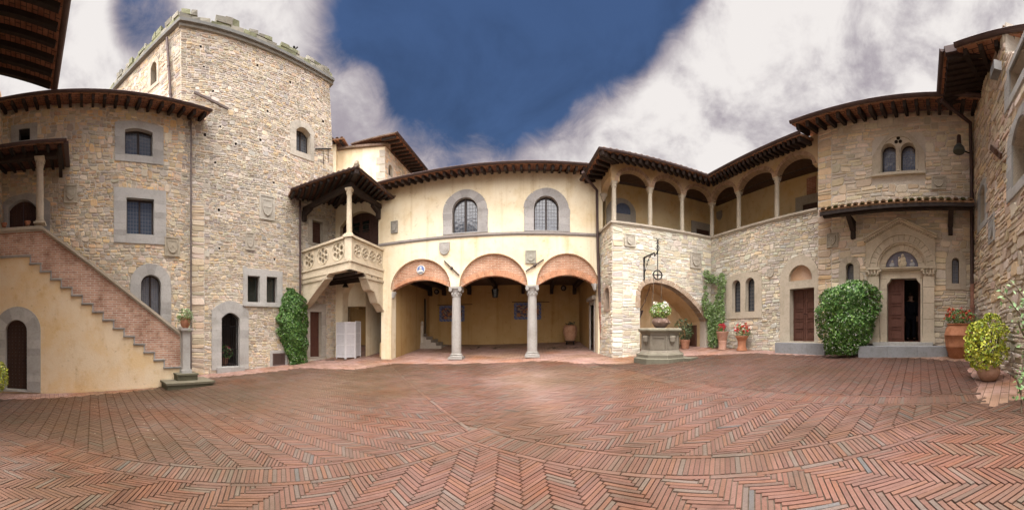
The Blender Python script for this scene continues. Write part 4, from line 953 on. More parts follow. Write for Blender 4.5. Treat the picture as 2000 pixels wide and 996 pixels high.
# ================================================================== BALCONY
BL = thing('stone_balcony', 'carved stone corner balcony with pierced rosette panels on stepped brackets', 'balcony', at(684, 12.5))
pT = WT.p(WT.s(590.5), 0, .0); zr = 3.66*SC+Z0
cor = at(683.8, 11.57*SC); pBq = WB.p(WB.s(748), 0, .0)
def panel_wall(a, b): return wall_through((a.x, a.y), (b.x, b.y))
YE = (.58, .50, .37)
FL = panel_wall(pT, cor); FR = panel_wall(cor, pBq)
zmid = zat(506, 11.57*SC); zslab = zat(526, 11.57*SC); zbr = zat(545, 11.57*SC)
for Wp, a, b, n in ((FL, pT, cor, 3), (FR, cor, pBq, 4)):
    sa, sb = sorted((Wp.t.dot(a), Wp.t.dot(b))); endpost = .0
    pa_ = .30 if Wp is FL else .02; ia, ib = (sa+.02, sb-.24) if Wp is FL else (sa+.24, sb-.02)
    zlo, zhi = zmid+.02, zr-.11
    hol = []; rr = min((ib-ia)/n/2, (zhi-zlo)/2)*.93
    for k in range(n):
        cx = ia+(ib-ia)*(k+.5)/n; cz = (zlo+zhi)/2
        for j in range(6):
            t = j*PI/3+PI/6; hol.append([(cx+rr*.58*math.cos(t)+rr*.25*math.cos(u*PI/5), cz+rr*.58*math.sin(t)+rr*.25*math.sin(u*PI/5)) for u in range(10)])
        hol.append([(cx+rr*.17*math.cos(u*PI/4), cz+rr*.17*math.sin(u*PI/4)) for u in range(8)])
    m_ = MB(); m_.ring(Wp, [(ia, zlo), (ib, zlo), (ib, zhi), (ia, zhi)], hol, -.11, -.02, YE, revd=-.11)
    m_.ring(Wp, [(ia, zlo), (ib, zlo), (ib, zhi), (ia, zhi)], hol, -.111, -.11, YE, revd=-.11)
    for k in range(n):
        cx = ia+(ib-ia)*(k+.5)/n; cz = (zlo+zhi)/2
        for ra, rb in ((rr*.9, rr*1.0), (rr*.2, rr*.28)):
            m_.ring(Wp, [(cx+rb*math.cos(u*PI/16), cz+rb*math.sin(u*PI/16)) for u in range(32)], [[(cx+ra*math.cos(u*PI/16), cz+ra*math.sin(u*PI/16)) for u in range(32)]], -.03, .005, vc(YE, .04), revd=-.02)
    m_.build('pierced_panel', M['ashlar'], BL)
    m_ = MB(); m_.wbox(Wp, sa-.02, sb+.02, zr-.1, zr, -.2, .07, YE); m_.wbox(Wp, sa, sb, zhi, zr-.102, -.15, .02, YE); m_.build('handrail', M['ashlar'], BL)
    m_ = MB(); m_.wbox(Wp, sa-.02, sb+.02, zmid-.09, zmid+.01, -.3, .08, YE); m_.wbox(Wp, sa, sb, zslab, zmid-.092, -.3, .03, cat_mul(YE, 1.06)); m_.build('edge_band', M['ashlar'], BL)
    # stepped bracket wall under the slab
    w_ = sb-sa
    if Wp is FL: q = [(0, 0), (.60, 0), (.57, -.09), (.44, -.42), (.26, -.85), (.14, -1.18), (.0, -1.42)]
    else: q = [(1, 0), (.38, 0), (.42, -.12), (.55, -.65), (.68, -.72), (.78, -1.2), (.86, -1.26), (1, -1.6)]
    pts = [(sa+w_*x, zslab-.004+z*.98) for x, z in q]
    if Wp is FL: pts = pts[::-1]
    m_ = MB(); m_.prism(Wp, pts, -.3, .0, cat_mul(YE, .95), back=True)
    L_ = [(sa+w_*x, zslab-.004+z*.98) for x, z in q[1:]]
    for u, v in zip(L_, L_[1:]): m_.bar(Wp.p(u[0], u[1], -.14), Wp.p(v[0], v[1], -.14), .4, .06, Wp.t, cat_mul(YE, .85))
    xa, xb = (sa, sa+w_*.58) if Wp is FL else (sa+w_*.4, sb)
    m_.wbox(Wp, xa, xb, zslab-.22, zslab-.13, -.28, .05, cat_mul(YE, .86)); m_.build('bracket', M['ashlar'], BL)
dk = MB(); q4 = [pT, cor, pBq, isect(WT, 0, WB, 0)]
dk.hexa([V3(v, zslab+.01) for v in q4]+[V3(v, zmid-.1) for v in q4], (.10, .06, .045)); dk.build('floor_slab', M['wood'], BL)
for k in range(4):
    t = (k+.5)/4; m_ = MB(); m_.bar(V3(lerp(cor, pBq, .05+.9*t), zslab-.06)*1.0, V3(lerp(pT, isect(WT, 0, WB, 0), .05+.9*t), zslab-.06), .13, .14, col=DARKW); m_.build('joist', M['wood'], BL)
po = MB(); cdir = (isect(WT, 0, WB, 0)-cor).normalized(); cpst = cor+cdir*.16
po.box((cpst.x, cpst.y, zmid-.0), .30, .30, zr-zmid-.1, rad(12), YE); po.box((cpst.x, cpst.y, zr-.1), .44, .44, .105, rad(12), YE); po.build('corner_post', M['ashlar'], BL)
zcol = zat(366, 11.6*SC); column(BL, (cpst.x, cpst.y, zr+.005), zcol-zr, .115, (.60, .52, .38), 'leaf', rz=rad(12))
# hipped canopy roof
zh = Z0+5.75*SC; e0 = at(568, 12.6*SC); e1 = at(697, 10.88*SC); e2_ = at(771, 13.5*SC); inn = isect(WT, 0, WB, 0)
rz_ = zh+.45; w0 = WT.p(WT.s(563), 0, .0)
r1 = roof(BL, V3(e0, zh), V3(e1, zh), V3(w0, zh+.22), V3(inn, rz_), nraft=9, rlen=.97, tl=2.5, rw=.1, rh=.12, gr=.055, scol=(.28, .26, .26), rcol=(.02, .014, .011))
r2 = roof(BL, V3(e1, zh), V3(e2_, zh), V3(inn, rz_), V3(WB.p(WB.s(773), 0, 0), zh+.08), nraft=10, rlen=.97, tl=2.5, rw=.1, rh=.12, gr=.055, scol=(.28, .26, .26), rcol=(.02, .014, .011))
hp = MB(); hp.bar(V3(e1, zh-.06), V3(inn, rz_-.1), .16, .2, col=DARKW); hp.build('hip_rafter', M['wood'], r1)
hp = MB(); hp.tube([V3(e1, zh+.12), V3(inn, rz_+.12)], .12, 8, (.33, .21, .15)); hp.ball(V3(e1, zh+.16), .12, 8, (.36, .3, .24), sz=1.4); hp.build('hip_tiles', M['tile'], r1)
bm = MB(); zbm = zcol+.1
bm.bar(V3(cpst-(cpst-pT).normalized()*-.2, zbm), V3(WT.p(WT.s(594), 0, 0), zbm), .2, .2, col=DARKW); bm.bar(V3(cpst, zbm+.002), V3(WB.p(WB.s(742), 0, 0), zbm+.002), .2, .2, col=DARKW)
bm.build('beam', M['wood'], BL)
for Wq, px in ((WB, 741), (WT, 592)):
    m_ = MB(); p = Wq.p(Wq.s(px), zbm-.55, .12); d_ = (cpst-p); d_.z = 0; d_.normalize()
    m_.bar(V3(p, zbm-.6), V3(p, zbm-.1), .17, .2, d_, DARKW); m_.bar(V3(p, zbm-.3), V3(p+d_*.55, zbm-.12), .16, .16, col=DARKW); m_.build('wood_bracket', M['wood'], BL)
# ================================================================== GALLERY HOUSE (well corner)
GH = thing('gallery_house', 'pale stone house with arched upper gallery on slim columns around the well corner', 'house', W1.P(1290, 700))
zl = Z0+3.90*SC; zge = Z0+5.93*SC; zsof = zge+.22
pW1 = W1.P(1196, 690); pB1 = WB.P(1171.5, 690); WRn = wall_through((pB1.x, pB1.y), (pW1.x, pW1.y))
kin = isect(W1, 0, W2, 0); s1a, s1b = W1.s(1196), W1.t.dot(kin); s2a, s2b = W2.t.dot(kin), W2.s(1600)
narch = spath(W1, [(1250, 577), (1251, 569), (1255, 561), (1261, 556), (1269, 553), (1279, 552), (1288, 552.7), (1297, 554.5), (1306, 557.5), (1316, 562), (1326, 568.5), (1337, 577), (1348, 587), (1358, 598), (1367, 609), (1374, 620), (1377.5, 628)])
zb = -.9; hole = [(narch[0][0], zb)]+narch+[(narch[-1][0], zb)]
mb = MB(); mb.ring(W1, [(s1a, zb)]+hole+[(s1b, zb), (s1b, zl), (s1a, zl)], [], -.45, 0, MORT)
zq_ = [(s1a, zb), (s1a+.42, zb), (s1a+.42, zl), (s1a, zl)]; stones(mb, W1, zq_, [], PAL_W, hr=(.13, .24), lr=(.2, .42), seed=47, out=(.008, .026), tall=0)
stones(mb, W1, [(s1a, zb), (s1b, zb), (s1b, zl), (s1a, zl)], [(hole, .015), (zq_, .004)], PAL_W, hr=(.07, .15), lr=(.12, .38), seed=41, out=(.008, .024), gap=.010)
mb.build('wall', M['stone'], GH)
am = MB(); cx = sum(s for s, z in narch)/len(narch); r = random.Random(9)
Pn = [(narch[0][0], narch[0][1]-.5)]+narch
acc = 0
for i, (a, b) in enumerate(zip(Pn, Pn[1:])):
    L = math.dist(a, b); n = max(1, int(L/.075))
    for k in range(n):
        u0 = (a[0]+(b[0]-a[0])*k/n, a[1]+(b[1]-a[1])*k/n); u1 = (a[0]+(b[0]-a[0])*(k+.92)/n, a[1]+(b[1]-a[1])*(k+.92)/n)
        d = Vector((-(b[1]-a[1]), b[0]-a[0])).normalized(); h = .19+r.uniform(-.012, .012)
        am.prism(W1, [u0, u1, (u1[0]+d.x*h, u1[1]+d.y*h), (u0[0]+d.x*h, u0[1]+d.y*h)], -.45, .03+r.uniform(0, .008), vc((.46, .36, .27), .15, r))
am.build('brick_arch', M['terra'], GH)
nr = MB(); IN2 = (.70, .54, .33)
for a, b in zip(hole, hole[1:]): nr.quad(W1.p(*a, -.45), W1.p(*b, -.45), W1.p(*b, -1.9), W1.p(*a, -1.9), IN2, 0, [(0, 0), (0, 1), (1, 1), (1, 0)])
nr.prism(W1, hole, -2.0, -1.9, IN2); nr.build('niche_lining', M['plaster'], GH)
nd = MB(); e = narch[-1]; nd.wbox(W1, e[0]-.09, e[0]-.01, zb, e[1]-.15, -1.6, -.7, (.09, .04, .03)); nd.build('side_door', M['door'], GH)
# W2
g1 = op(W2, 1431, 1447.5, 547, 610.5, 'round'); g2 = op(W2, 1457, 1475, 542.5, 608.5, 'round')
gd = op(W2, 1543.5, 1591.5, 563, 667); gl_ = op(W2, 1541.5, 1587, 518, 548, 'round')
zoff = g2[0][1]; g1 = [(s, max(z, zoff) if i < 2 else z) for i, (s, z) in enumerate(g1)]
mb = MB(); mb.ring(W2, [(s2a, -1), (s2b, -1), (s2b, zl), (s2a, zl)], [g1, g2, gd, gl_], -.45, 0, (.44, .39, .32), rev=[WARM2]*4, revd=[-.25, -.25, -.3, -.1])
stones(mb, W2, [(s2a, -1), (s2b, -1), (s2b, zl), (s2a, zl)], [(grow(g1, .02), .17), (grow(g2, .02), .17), (gd, .2), (gl_, .2)], PAL_W, hr=(.06, .13), lr=(.11, .36), seed=43, out=(.008, .028), gap=.010)
mb.build('wall', M['stone'], GH)
sw = [(W2.s(1419), W2.q(1450, 622)[1]), (W2.s(1489), W2.q(1450, 622)[1])]
ga, gb = sw[0][0], sw[1][0]; gz0 = sw[0][1]; gzt = W2.q(1452, 533)[1]
so_ = [(ga, gz0), (gb, gz0)]+[((ga+gb)/2+(gb-ga)/2*math.cos(PI*k/16)**1, gzt-.36+.36*abs(math.sin(PI*k/16))**.6) for k in range(17)]
f1 = window(GH, W2, g1, .16, 1, fw=.035); f2 = window(GH, W2, g2, .16, 1, fw=.035)
m_ = MB(); m_.ring(W2, so_, [g1, g2], -.02, .045, WARM2, revd=-.02); m_.build('stone_surround', M['ashlar'], f1)
dr = door(GH, W2, gd, .22, 2, 5, col=(.115, .05, .035))
dzs = W2.q(1565, 668)[1]; dso = opoly(W2.s(1525), W2.s(1602)-.02, dzs-.1, W2.q(1565, 499)[1], 'round')
m_ = MB(); m_.ring(W2, dso, [gd, gl_], -.02, .05, WARM2, revd=-.02); m_.build('stone_surround', M['ashlar'], dr)
m_ = MB(); m_.prism(W2, grow(gl_, .01), -.14, -.1, (.52, .36, .26)); m_.build('lunette', M['oldplaster'], dr)
# return wall
rs = sorted([WRn.t.dot(pB1), WRn.t.dot(pW1)]); rn = op(WRn, 1182.5, 1191, 562, 604, 'round')
mb = MB(); mb.ring(WRn, [(rs[0], -1), (rs[1], -1), (rs[1], zl), (rs[0], zl)], [rn], -.1, 0, MORT, rev=[(.42, .33, .25)], revd=[-.3])
stones(mb, WRn, [(rs[0], -1), (rs[1], -1), (rs[1], zl), (rs[0], zl)], [(rn, .09)], PAL_W, hr=(.07, .15), lr=(.13, .4), seed=45, out=(.01, .028))
mb.build('wall', M['stone'], GH); window(GH, WRn, rn, .22, 1, fw=.03, glass='darkglass', sur=grow(rn, .1), scol=(.42, .32, .24), so=.035)
# ledge
m_ = MB(); LC = (.46, .41, .33)
m_.wbox(W1, s1a-.08, s1b+.0, zl, zl+.075, -.42, .09, LC); m_.wbox(W1, s1a-.03, s1b, zl-.05, zl-.002, -.05, .045, LC)
m_.wbox(W2, s2a+.095, s2b-.05, zl+.001, zl+.076, -.42, .09, LC); m_.wbox(W2, s2a+.05, s2b-.05, zl-.05, zl-.002, -.05, .045, LC)
m_.wbox(WRn, rs[0], rs[1]+.0, zl-.001, zl+.073, -.42, .088, LC); m_.build('ledge', M['ashlar'], GH)
# arcade
zcap = W1.q(1196, 355, -.2)[1]; zap = W1.q(1230, 336, -.2)[1]; PLc = (.60, .46, .29); zc0 = zl+.075
kc = isect(W1, -.2, W2, -.2); colsr = .095
c1 = [W1.s(1199, -.2), W1.s(1269.5, -.2), W1.s(1332, -.2), W1.t.dot(kc)]
c2 = [W2.t.dot(kc), W2.s(1443, -.2), W2.s(1517.5, -.2), W2.s(1597, -.2)]
for W, cc, end in ((W1, c1, (True, True)), (W2, c2, (False, False))):
    pth = [(cc[0]-(.13 if W is W1 else .12), zcap)]; trims = []
    for a, b in zip(cc, cc[1:]):
        pts = arch_pts(a+.12, b-.12, zcap, zap, 18); pth += pts; trims.append(pts)
    e = cc[-1]+.12; pth += [(e, zcap), (e, zsof+.3), (pth[0][0], zsof+.3)]
    m_ = MB(); m_.prism(W, pth, -.33, -.06, PLc, back=True); ar = m_.build('arcade_wall', M['oldplaster'], GH)
    tm = MB(); r = random.Random(5)
    for pts in trims:
        cxx = (pts[0][0]+pts[-1][0])/2
        P2 = [(a[0]+(b[0]-a[0])*k/3, a[1]+(b[1]-a[1])*k/3) for a, b in zip(pts, pts[1:]) for k in range(3)]+[pts[-1]]
        for a, b in zip(P2, P2[1:]):
            d = Vector((-(b[1]-a[1]), b[0]-a[0])).normalized(); h = .13
            tm.prism(W, [a, (a[0]+(b[0]-a[0])*.9, a[1]+(b[1]-a[1])*.9), (a[0]+(b[0]-a[0])*.9+d.x*h, a[1]+(b[1]-a[1])*.9+d.y*h), (a[0]+d.x*h, a[1]+d.y*h)], -.34, -.045, vc((.47, .33, .23), .15, r))
    tm.build('brick_arch', M['terra'], ar)
    for i, s in enumerate(cc):
        if W is W2 and i in (0, 3): continue
        p = W.p(s, zc0, -.2); column(GH, (p.x, p.y, zc0), zcap-zc0-.002, colsr, (.52, .46, .36), 'leaf', rz=-W.phi, n=18)
    tr = MB(); tr.tube([W.p(cc[0], zcap+.03, -.2), W.p(cc[-1], zcap+.03, -.2)], .012, 6, IRON); tr.build('tie_rod', M['iron'], GH)
m_ = MB(); p = WB.P(1174, 392); p = WRn.p(rs[0]+.05, zcap, -.15); m_.lathe((p.x, p.y, zcap-.3), [(.03, 0), (.09, .1), (.12, .22), (.17, .26), (.17, .3)], 12, (.5, .44, .35)); m_.build('corbel', M['ashlar'], GH, auto=40)
sa = arch_pts(rs[0]+.02, rs[1]-.22, zcap, zap-.15, 14); m_ = MB(); m_.prism(WRn, sa+[(rs[1]-.05, zcap), (rs[1]-.05, zsof+.3), (rs[0], zsof+.3)], -.33, -.06, PLc, back=True); m_.build('arcade_wall', M['oldplaster'], GH)
# gallery back walls, floor, ceiling
GD = 2.3; V1 = Wall(2, (W1.D+GD)/SC); V2 = Wall(84, (W2.D+GD)/SC); kv = isect(V1, 0, V2, 0); GPL = (.78, .63, .37)
h1 = op(V1, 1351, 1383, 434, 480); h2 = op(V2, 1557, 1600, 381, 440)
m_ = MB(); zfl_ = zl-.9
m_.quad(V1.p(W1.s(1196)-2.2, zfl_, 0), V1.p(V1.t.dot(kv), zfl_, 0), V1.p(V1.t.dot(kv), zsof+.6, 0), V1.p(W1.s(1196)-2.2, zsof+.6, 0), GPL)
m_.quad(V2.p(V2.t.dot(kv), zfl_, 0), V2.p(V2.s(1680), zfl_, 0), V2.p(V2.s(1680), zsof+.6, 0), V2.p(V2.t.dot(kv), zsof+.6, 0), GPL)
en = WC.p(WC.s(1597)-.05, 0, -.15)
m_.quad(V3(en, zfl_), V3(V2.p(V2.s(1640), 0), zfl_), V3(V2.p(V2.s(1640), 0), zsof+.6), V3(en, zsof+.6), GPL); m_.build('inner_wall', M['oldplaster'], GH)
m_ = MB(); fl = [WB.p(WB.s(1179), 0, -.1), V3(isect(W1, -.4, WRn, -.4), 0), V3(isect(W1, -.4, W2, -.4), 0), V3(kv, 0), V3(V1.p(W1.s(1196)-1.2, 0), 0)]; f2_ = [V3(isect(W1, -.4, W2, -.4), 0), V3(W2.p(s2b+.3, 0, -.4), 0), V3(V2.p(V2.s(1680), 0), 0), V3(kv, 0)]
for q in (fl, f2_):
    for z, c in ((zfl_, (.38, .2, .13)), (zfl_-.2, (.3, .25, .2))): m_.face([m_.vert(V3(v, z)) for v in q], c)
m_.build('gallery_floor', M['terra'], GH)
m_ = MB()
for q in (fl, f2_): m_.face([m_.vert(V3(v, zsof+.3)) for v in q], (.10, .06, .04))
m_.build('ceiling', M['wood'], GH)
def galdoor(V, px0, px1, y0, pi0, pi1, yi):
    so = op(V, px0, px1, y0, 490); si = op(V, pi0, pi1, yi, 490); zb_ = zfl_+.01
    si = [(s, zb_ if i < 2 else z) for i, (s, z) in enumerate(si)]; so = [(s, zb_-.005 if i < 2 else z) for i, (s, z) in enumerate(so)]
    m_ = MB(); m_.prism(V, si, .002, .03, (.07, .035, .025)); d = m_.build('door', M['door'], GH); m_ = MB(); m_.ring(V, so, [si], 0, .07, (.40, .365, .31), revd=.02); m_.build('stone_surround', M['ashlar'], d); return d, so
galdoor(V1, 1350, 1385, 435, 1359, 1384, 449.5); galdoor(V2, 1555, 1601, 382, 1569, 1600, 398)
dA, soA = galdoor(V1, 1184, 1241, 418, 1198, 1230, 433)
ln = op(V1, 1184, 1241, 388, 418.5, 'round'); lo_ = op(V1, 1201, 1231, 397, 418.5, 'round'); m_ = MB(); m_.ring(V1, ln, [lo_], 0, .07, (.40, .365, .31), revd=.02); m_.build('stone_arch', M['ashlar'], dA); m_ = MB(); m_.prism(V1, lo_, .002, .022, (.13, .16, .24)); m_.build('lunette', M['glaze'], dA)
bp_ = op(V2, 1576, 1594, 346, 379); m_ = MB(); m_.prism(V2, bp_, 0, .03, (1, .8, .75)); m_.build('brick_patch', M['oldbrick'], GH)
# shields
plaque(W1, 1219.7, 1240, 457.5, 482, 'carved shield under the gallery ledge left of the iron well bracket', (.50, .46, .38), emblem=0)
plaque(W1, 1347, 1368.5, 493.5, 524.5, 'large square carved shield right of the iron well bracket above the niche', (.48, .44, .37), emblem=2)
plaque(W2, 1500, 1512.5, 525, 541.5, 'tiny shield shaped carving between the twin lancets and the double door', (.50, .46, .38), 'shield', emblem=1, o=.06)
plaque(V2, 1401, 1411, 413, 430, 'small shield shaped carving on the gallery back wall near the corner column', (.40, .38, .34), 'shield', emblem=3, o=.06)
# roofs
OV = .9; kk = isect(W1, OV, W2, OV); kb = isect(W1, -4, W2, -4); La = isect(W1, OV, WRn, OV*.85)
zr4 = zge+1.55
rk = dict(tl=2.4, rlen=.19, rw=.1, rh=.15)
lfar = La-W1.t*.0
hipA = W1.p(W1.t.dot(La)+3.2, 0, -2.6)
roof(GH, V3(La, zge), V3(kk, zge), V3(hipA, zge+1.1), V3(kb, zr4+.15), nraft=17, **rk)
roof(GH, V3(kk, zge), V3(W2.p(s2b-.25, 0, OV), zge), V3(kb, zr4+.15), V3(W2.p(s2b-.25, 0, -4), zr4+.15), nraft=22, **rk)
eB = WRn.p(rs[0]-.9, 0, OV*.85)
roof(GH, V3(eB, zge), V3(La, zge), V3(WRn.p(rs[0]-.9, 0, -2.5), zge+1.1), V3(hipA, zge+1.1), nraft=8, tl=2.4, rlen=.3, rw=.1, rh=.15)
hp = MB(); hp.bar(V3(La, zge-.05), V3(lerp(La, hipA, .3), zge+.27), .15, .18, col=DARKW); hp.build('hip_rafter', M['wood'], GH)
# niche lamp / hook and hose coil
for nm, lab, px, y, cat in (('wall_lamp', 'dark round lamp inside the niche high on its left side', 1255, 574, 'lamp'),):
    s, z = W1.q(px, y); v = W1.p(s+.06, z, -.9); t = thing(nm, lab, cat, v); m_ = MB(); m_.box(v-Vector((0, 0, .1)), .1, .1, .2, 0, IRON); m_.build('bracket', M['iron'], t); m_ = MB(); m_.ball(v+Vector((.1, 0, 0)), .14, 10, (.16, .12, .10)); m_.build('globe', M['glaze'], t, smooth=True)
s, z = W1.q(1255, 612); v = W1.p(s+.12, z, -.7); t = thing('iron_trough', 'dark iron rain head fixed low on the left side of the niche', 'rain head', v); m_ = MB(); m_.lathe(v-Vector((0, 0, .28)), [(.05, 0), (.07, .12), (.17, .34), (.2, .44)], 8, (.10, .07, .065)); m_.build('funnel', M['iron'], t)
m_ = MB(); m_.tube([v+Vector((0, 0, .1)), v+Vector((.25, -.02, .5)), v+Vector((.5, -.05, 1.2)), v+Vector((.62, -.05, 1.7))], .018, 6, (.16, .11, .09)); m_.build('hose', M['cloth'], t)

# ================================================================== CHAPEL
CH = thing('stone_chapel', 'tan rubble stone chapel with carved pointed portal and twin light window above', 'chapel', WC.P(1760, 690))
crn = isect(WC, 0, WR, 0); sc0 = WC.s(1597.5); sc1 = WC.t.dot(crn); zgc = WC.q(1697, 203, .9)[1]; zwc = zgc+.25
cd = op(WC, 1732.6, 1798, 544, 668); bif1 = op(WC, 1722, 1750, 281, 336, 'round'); bif2 = op(WC, 1759.5, 1788, 279.5, 335, 'round')
zz = (bif1[0][1]+bif2[0][1])/2; bif1 = [(s, zz if i < 2 else z) for i, (s, z) in enumerate(bif1)]; bif2 = [(s, zz if i < 2 else z) for i, (s, z) in enumerate(bif2)]
l1 = op(WC, 1652.6, 1668, 514, 553, 'round'); l2 = op(WC, 1859, 1873, 504, 554, 'round')
scx = WC.s(1761.5); zsp = WC.q(1761, 523.5)[1]; R1 = (WC.s(1825)-WC.s(1698.5))/2; R2 = (WC.s(1811)-WC.s(1713))/2; R3 = (WC.s(1793.6)-WC.s(1729.5))/2
def half(Rr, n=24, c=None): return [(( scx if c is None else c)+Rr*math.cos(PI*k/n), zsp+Rr*math.sin(PI*k/n)) for k in range(n+1)]
gab = spath(WC, [(1692, 524), (1692, 470), (1757.5, 432), (1827, 463), (1827, 522)])
zf_ = WC.q(1765, 668)[1]
tym = half(R3+.02)
stone_wall('wall', CH, WC, [(sc0, -.9), (sc1, -.9), (sc1, zwc), (sc0, zwc)], [(cd, .35, .3, WARM), (tym, .5, .3, WARM), (bif1, .3, .3, WARM2), (bif2, .3, .3, WARM2), (l1, .12, .3, WARM), (l2, .12, .3, WARM)], PAL_C, zones=[([(sc0, -.9), (sc0+.5, -.9), (sc0+.5, zwc), (sc0, zwc)], dict(seed=52, hr=(.14, .27), lr=(.22, .5), palf=lambda a, b, r: mixc(r.choice(PAL_C), (.56, .37, .2), .35), tall=0))], seed=51, hr=(.07, .2), lr=(.16, .5), palf=lambda a, b, r: mixc(r.choice(PAL_C), (.66, .61, .52), .35))
# left return face of the chapel block
m_ = MB(); wl = Vector((0, 0, 0)); a_ = WC.p(sc0, 0, 0); b_ = WC.p(sc0, 0, -.42); m_.quad(V3(a_, -.9), V3(a_, zwc), V3(b_, zwc), V3(b_, -.9), PAL_C[0]); m_.build('side_wall', M['stone'], CH)
# bifora
bo = opoly(WC.s(1704.5)-.0, WC.s(1806), WC.q(1755, 340)[1], WC.q(1755, 256)[1], 'seg', .75)
fr = window(CH, WC, bif1, .16, 1, glass='bottle', fw=.03); fr2 = window(CH, WC, bif2, .16, 1, glass='bottle', fw=.03)
m_ = MB(); m_.ring(WC, bo, [bif1, bif2], -.02, .04, WARM2, revd=-.02)
bs0, bs1 = bif1[0][0]-.06, bif2[1][0]+.06; bz = WC.q(1754, 267)[1]
rg = [(bs0, zz)]+[( (bs0+bs1)/2-(bs1-bs0)/2*math.cos(PI*k/20), (bz-.62)+.62*math.sin(PI*k/20)) for k in range(21)]+[(bs1, zz)]
for a, b in zip(rg, rg[1:]): m_.bar(WC.p(*a, .05), WC.p(*b, .05), .05, .05, WC.n, WARM2)
mc = (bif1[1][0]+bif2[0][0])/2; p = WC.p(mc, zz, .02); m_.lathe((p.x, p.y, zz), [(.06, 0), (.05, .05), (.045, .55), (.07, .66)], 10, WARM2)
s0, s1 = bo[0][0], bo[1][0]; m_.wbox(WC, s0-.03, s1+.03, zz-.13, zz-.05, -.02, .12, WARM2)
m_.build('stone_surround', M['ashlar'], fr)
m_ = MB(); tz = WC.q(1752.5, 276)[1]
for k in range(3): t = PI/2+k*2*PI/3; lathe_w(m_, WC, mc+.075*math.cos(t), tz+.075*math.sin(t), .06, .035, .043, (.03, .025, .02))
m_.build('trefoil', M['void'], fr)
for l, sx0, sx1, y0, y1 in ((l1, 1639, 1680, 501, 560), (l2, 1847, 1887, 491, 566)):
    window(CH, WC, l, .14, 1, glass='bottle', fw=.025, sur=opoly(WC.s(sx0), WC.s(sx1), WC.q((sx0+sx1)/2, y1)[1], WC.q((sx0+sx1)/2, y0)[1], 'round'), scol=WARM)
# portal
PO = (.53, .46, .35)
m_ = MB(); m_.ring(WC, gab, [half(R1)[::-1] if False else half(R1)], -.02, .10, PO, revd=0.0); po = m_.build('portal', M['ashlar'], CH)
m_ = MB(); nvs = 17
for k in range(nvs):
    a0, a1 = PI*(k+.03)/nvs, PI*(k+.97)/nvs; q = [(scx+R2*math.cos(t), zsp+R2*math.sin(t)) for t in (a0, (a0+a1)/2, a1)]+[(scx+(R1-.01)*math.cos(t), zsp+(R1-.01)*math.sin(t)) for t in (a1, (a0+a1)/2, a0)]; m_.prism(WC, q, -.02, .115, vc(PO, .06))
for Rr, o in ((R1, .13), (R2, .12), (R2-.05, .07)):
    hp_ = half(Rr)
    for a, b in zip(hp_, hp_[1:]): m_.bar(WC.p(*a, o), WC.p(*b, o), .05, .05, WC.n, vc(PO, .04))
nvs = 13
for k in range(nvs):
    a0, a1 = PI*(k+.02)/nvs, PI*(k+.98)/nvs; q = [(scx+R3*math.cos(t), zsp+R3*math.sin(t)) for t in (a0, (a0+a1)/2, a1)]+[(scx+(R2-.03)*math.cos(t), zsp+(R2-.03)*math.sin(t)) for t in (a1, (a0+a1)/2, a0)]; m_.prism(WC, q, -.02, .03, vc(PO, .06))
m_.build('archivolt', M['ashlar'], po)
m_ = MB(); m_.prism(WC, half(R3+.01), -.2, -.06, (.22, .22, .28)); r = random.Random(3)
tyo = m_.build('lunette', M['glaze'], po)
m_ = MB(); LCm = (.66, .58, .42)   # generic seated relief with a child and two heads
def rel(fx, fz, rx, rz, c, o=.04): m_.lathe_e(WC, scx+R3*fx, zsp+R3*fz, R3*rx, R3*rz, -.06, o, c)
def lathe_e(m, W, s, z, rx, rz, o0, o1, col):
    n = 16
    for f, (a, b) in ((1.0, (o0, o0+(o1-o0)*.5)), (.75, (o0+(o1-o0)*.5, o0+(o1-o0)*.85)), (.45, (o0+(o1-o0)*.85, o1))):
        m.prism(W, [(s+rx*f*math.cos(2*PI*k/n), z+rz*f*math.sin(2*PI*k/n)) for k in range(n)], a, b, col)
MB.lathe_e = lathe_e
rel(.02, .28, .26, .28, LCm); rel(.06, .5, .17, .22, LCm, .06); rel(.05, .74, .09, .11, (.70, .62, .48), .08); rel(-.14, .42, .1, .16, (.72, .64, .5), .08); rel(-.16, .6, .06, .075, (.72, .64, .5), .09)
for fx in (-.62, .62): rel(fx, .22, .16, .15, (.46, .48, .50), .0); rel(fx*.95, .42, .07, .08, (.6, .56, .48), .02)
m_.build('figure_relief', M['glaze'], tyo, auto=60)
m_ = MB(); jl, jr = WC.s(1720), WC.s(1802); zlt = cd[2][1]
m_.wbox(WC, jl, jr, zlt, zsp-.09, -.05, .05, vc(PO, .05)); m_.wbox(WC, jl-.05, jr+.05, zsp-.09, zsp-.04, -.05, .13, PO); m_.wbox(WC, jl-.05, jr+.05, zsp-.038, zsp-.002, -.05, .17, vc(PO))
for a, b in ((jl, cd[0][0]), (cd[1][0], jr)):
    z = zf_
    while z < zlt-.02: h = min(.42, zlt-z); m_.wbox(WC, a+.002, b-.002, z, z+h-.008, -.05, .05, vc(PO, .06)); z += h
for sx, sg in ((cd[0][0], 1), (cd[1][0], -1)): m_.prism(WC, [(sx, zlt), (sx+sg*.13, zlt-.002), (sx+sg*.10, zlt-.08), (sx+sg*.02, zlt-.16), (sx, zlt-.2)][::sg], -.2, .048, PO)
m_.build('door_surround', M['ashlar'], po)
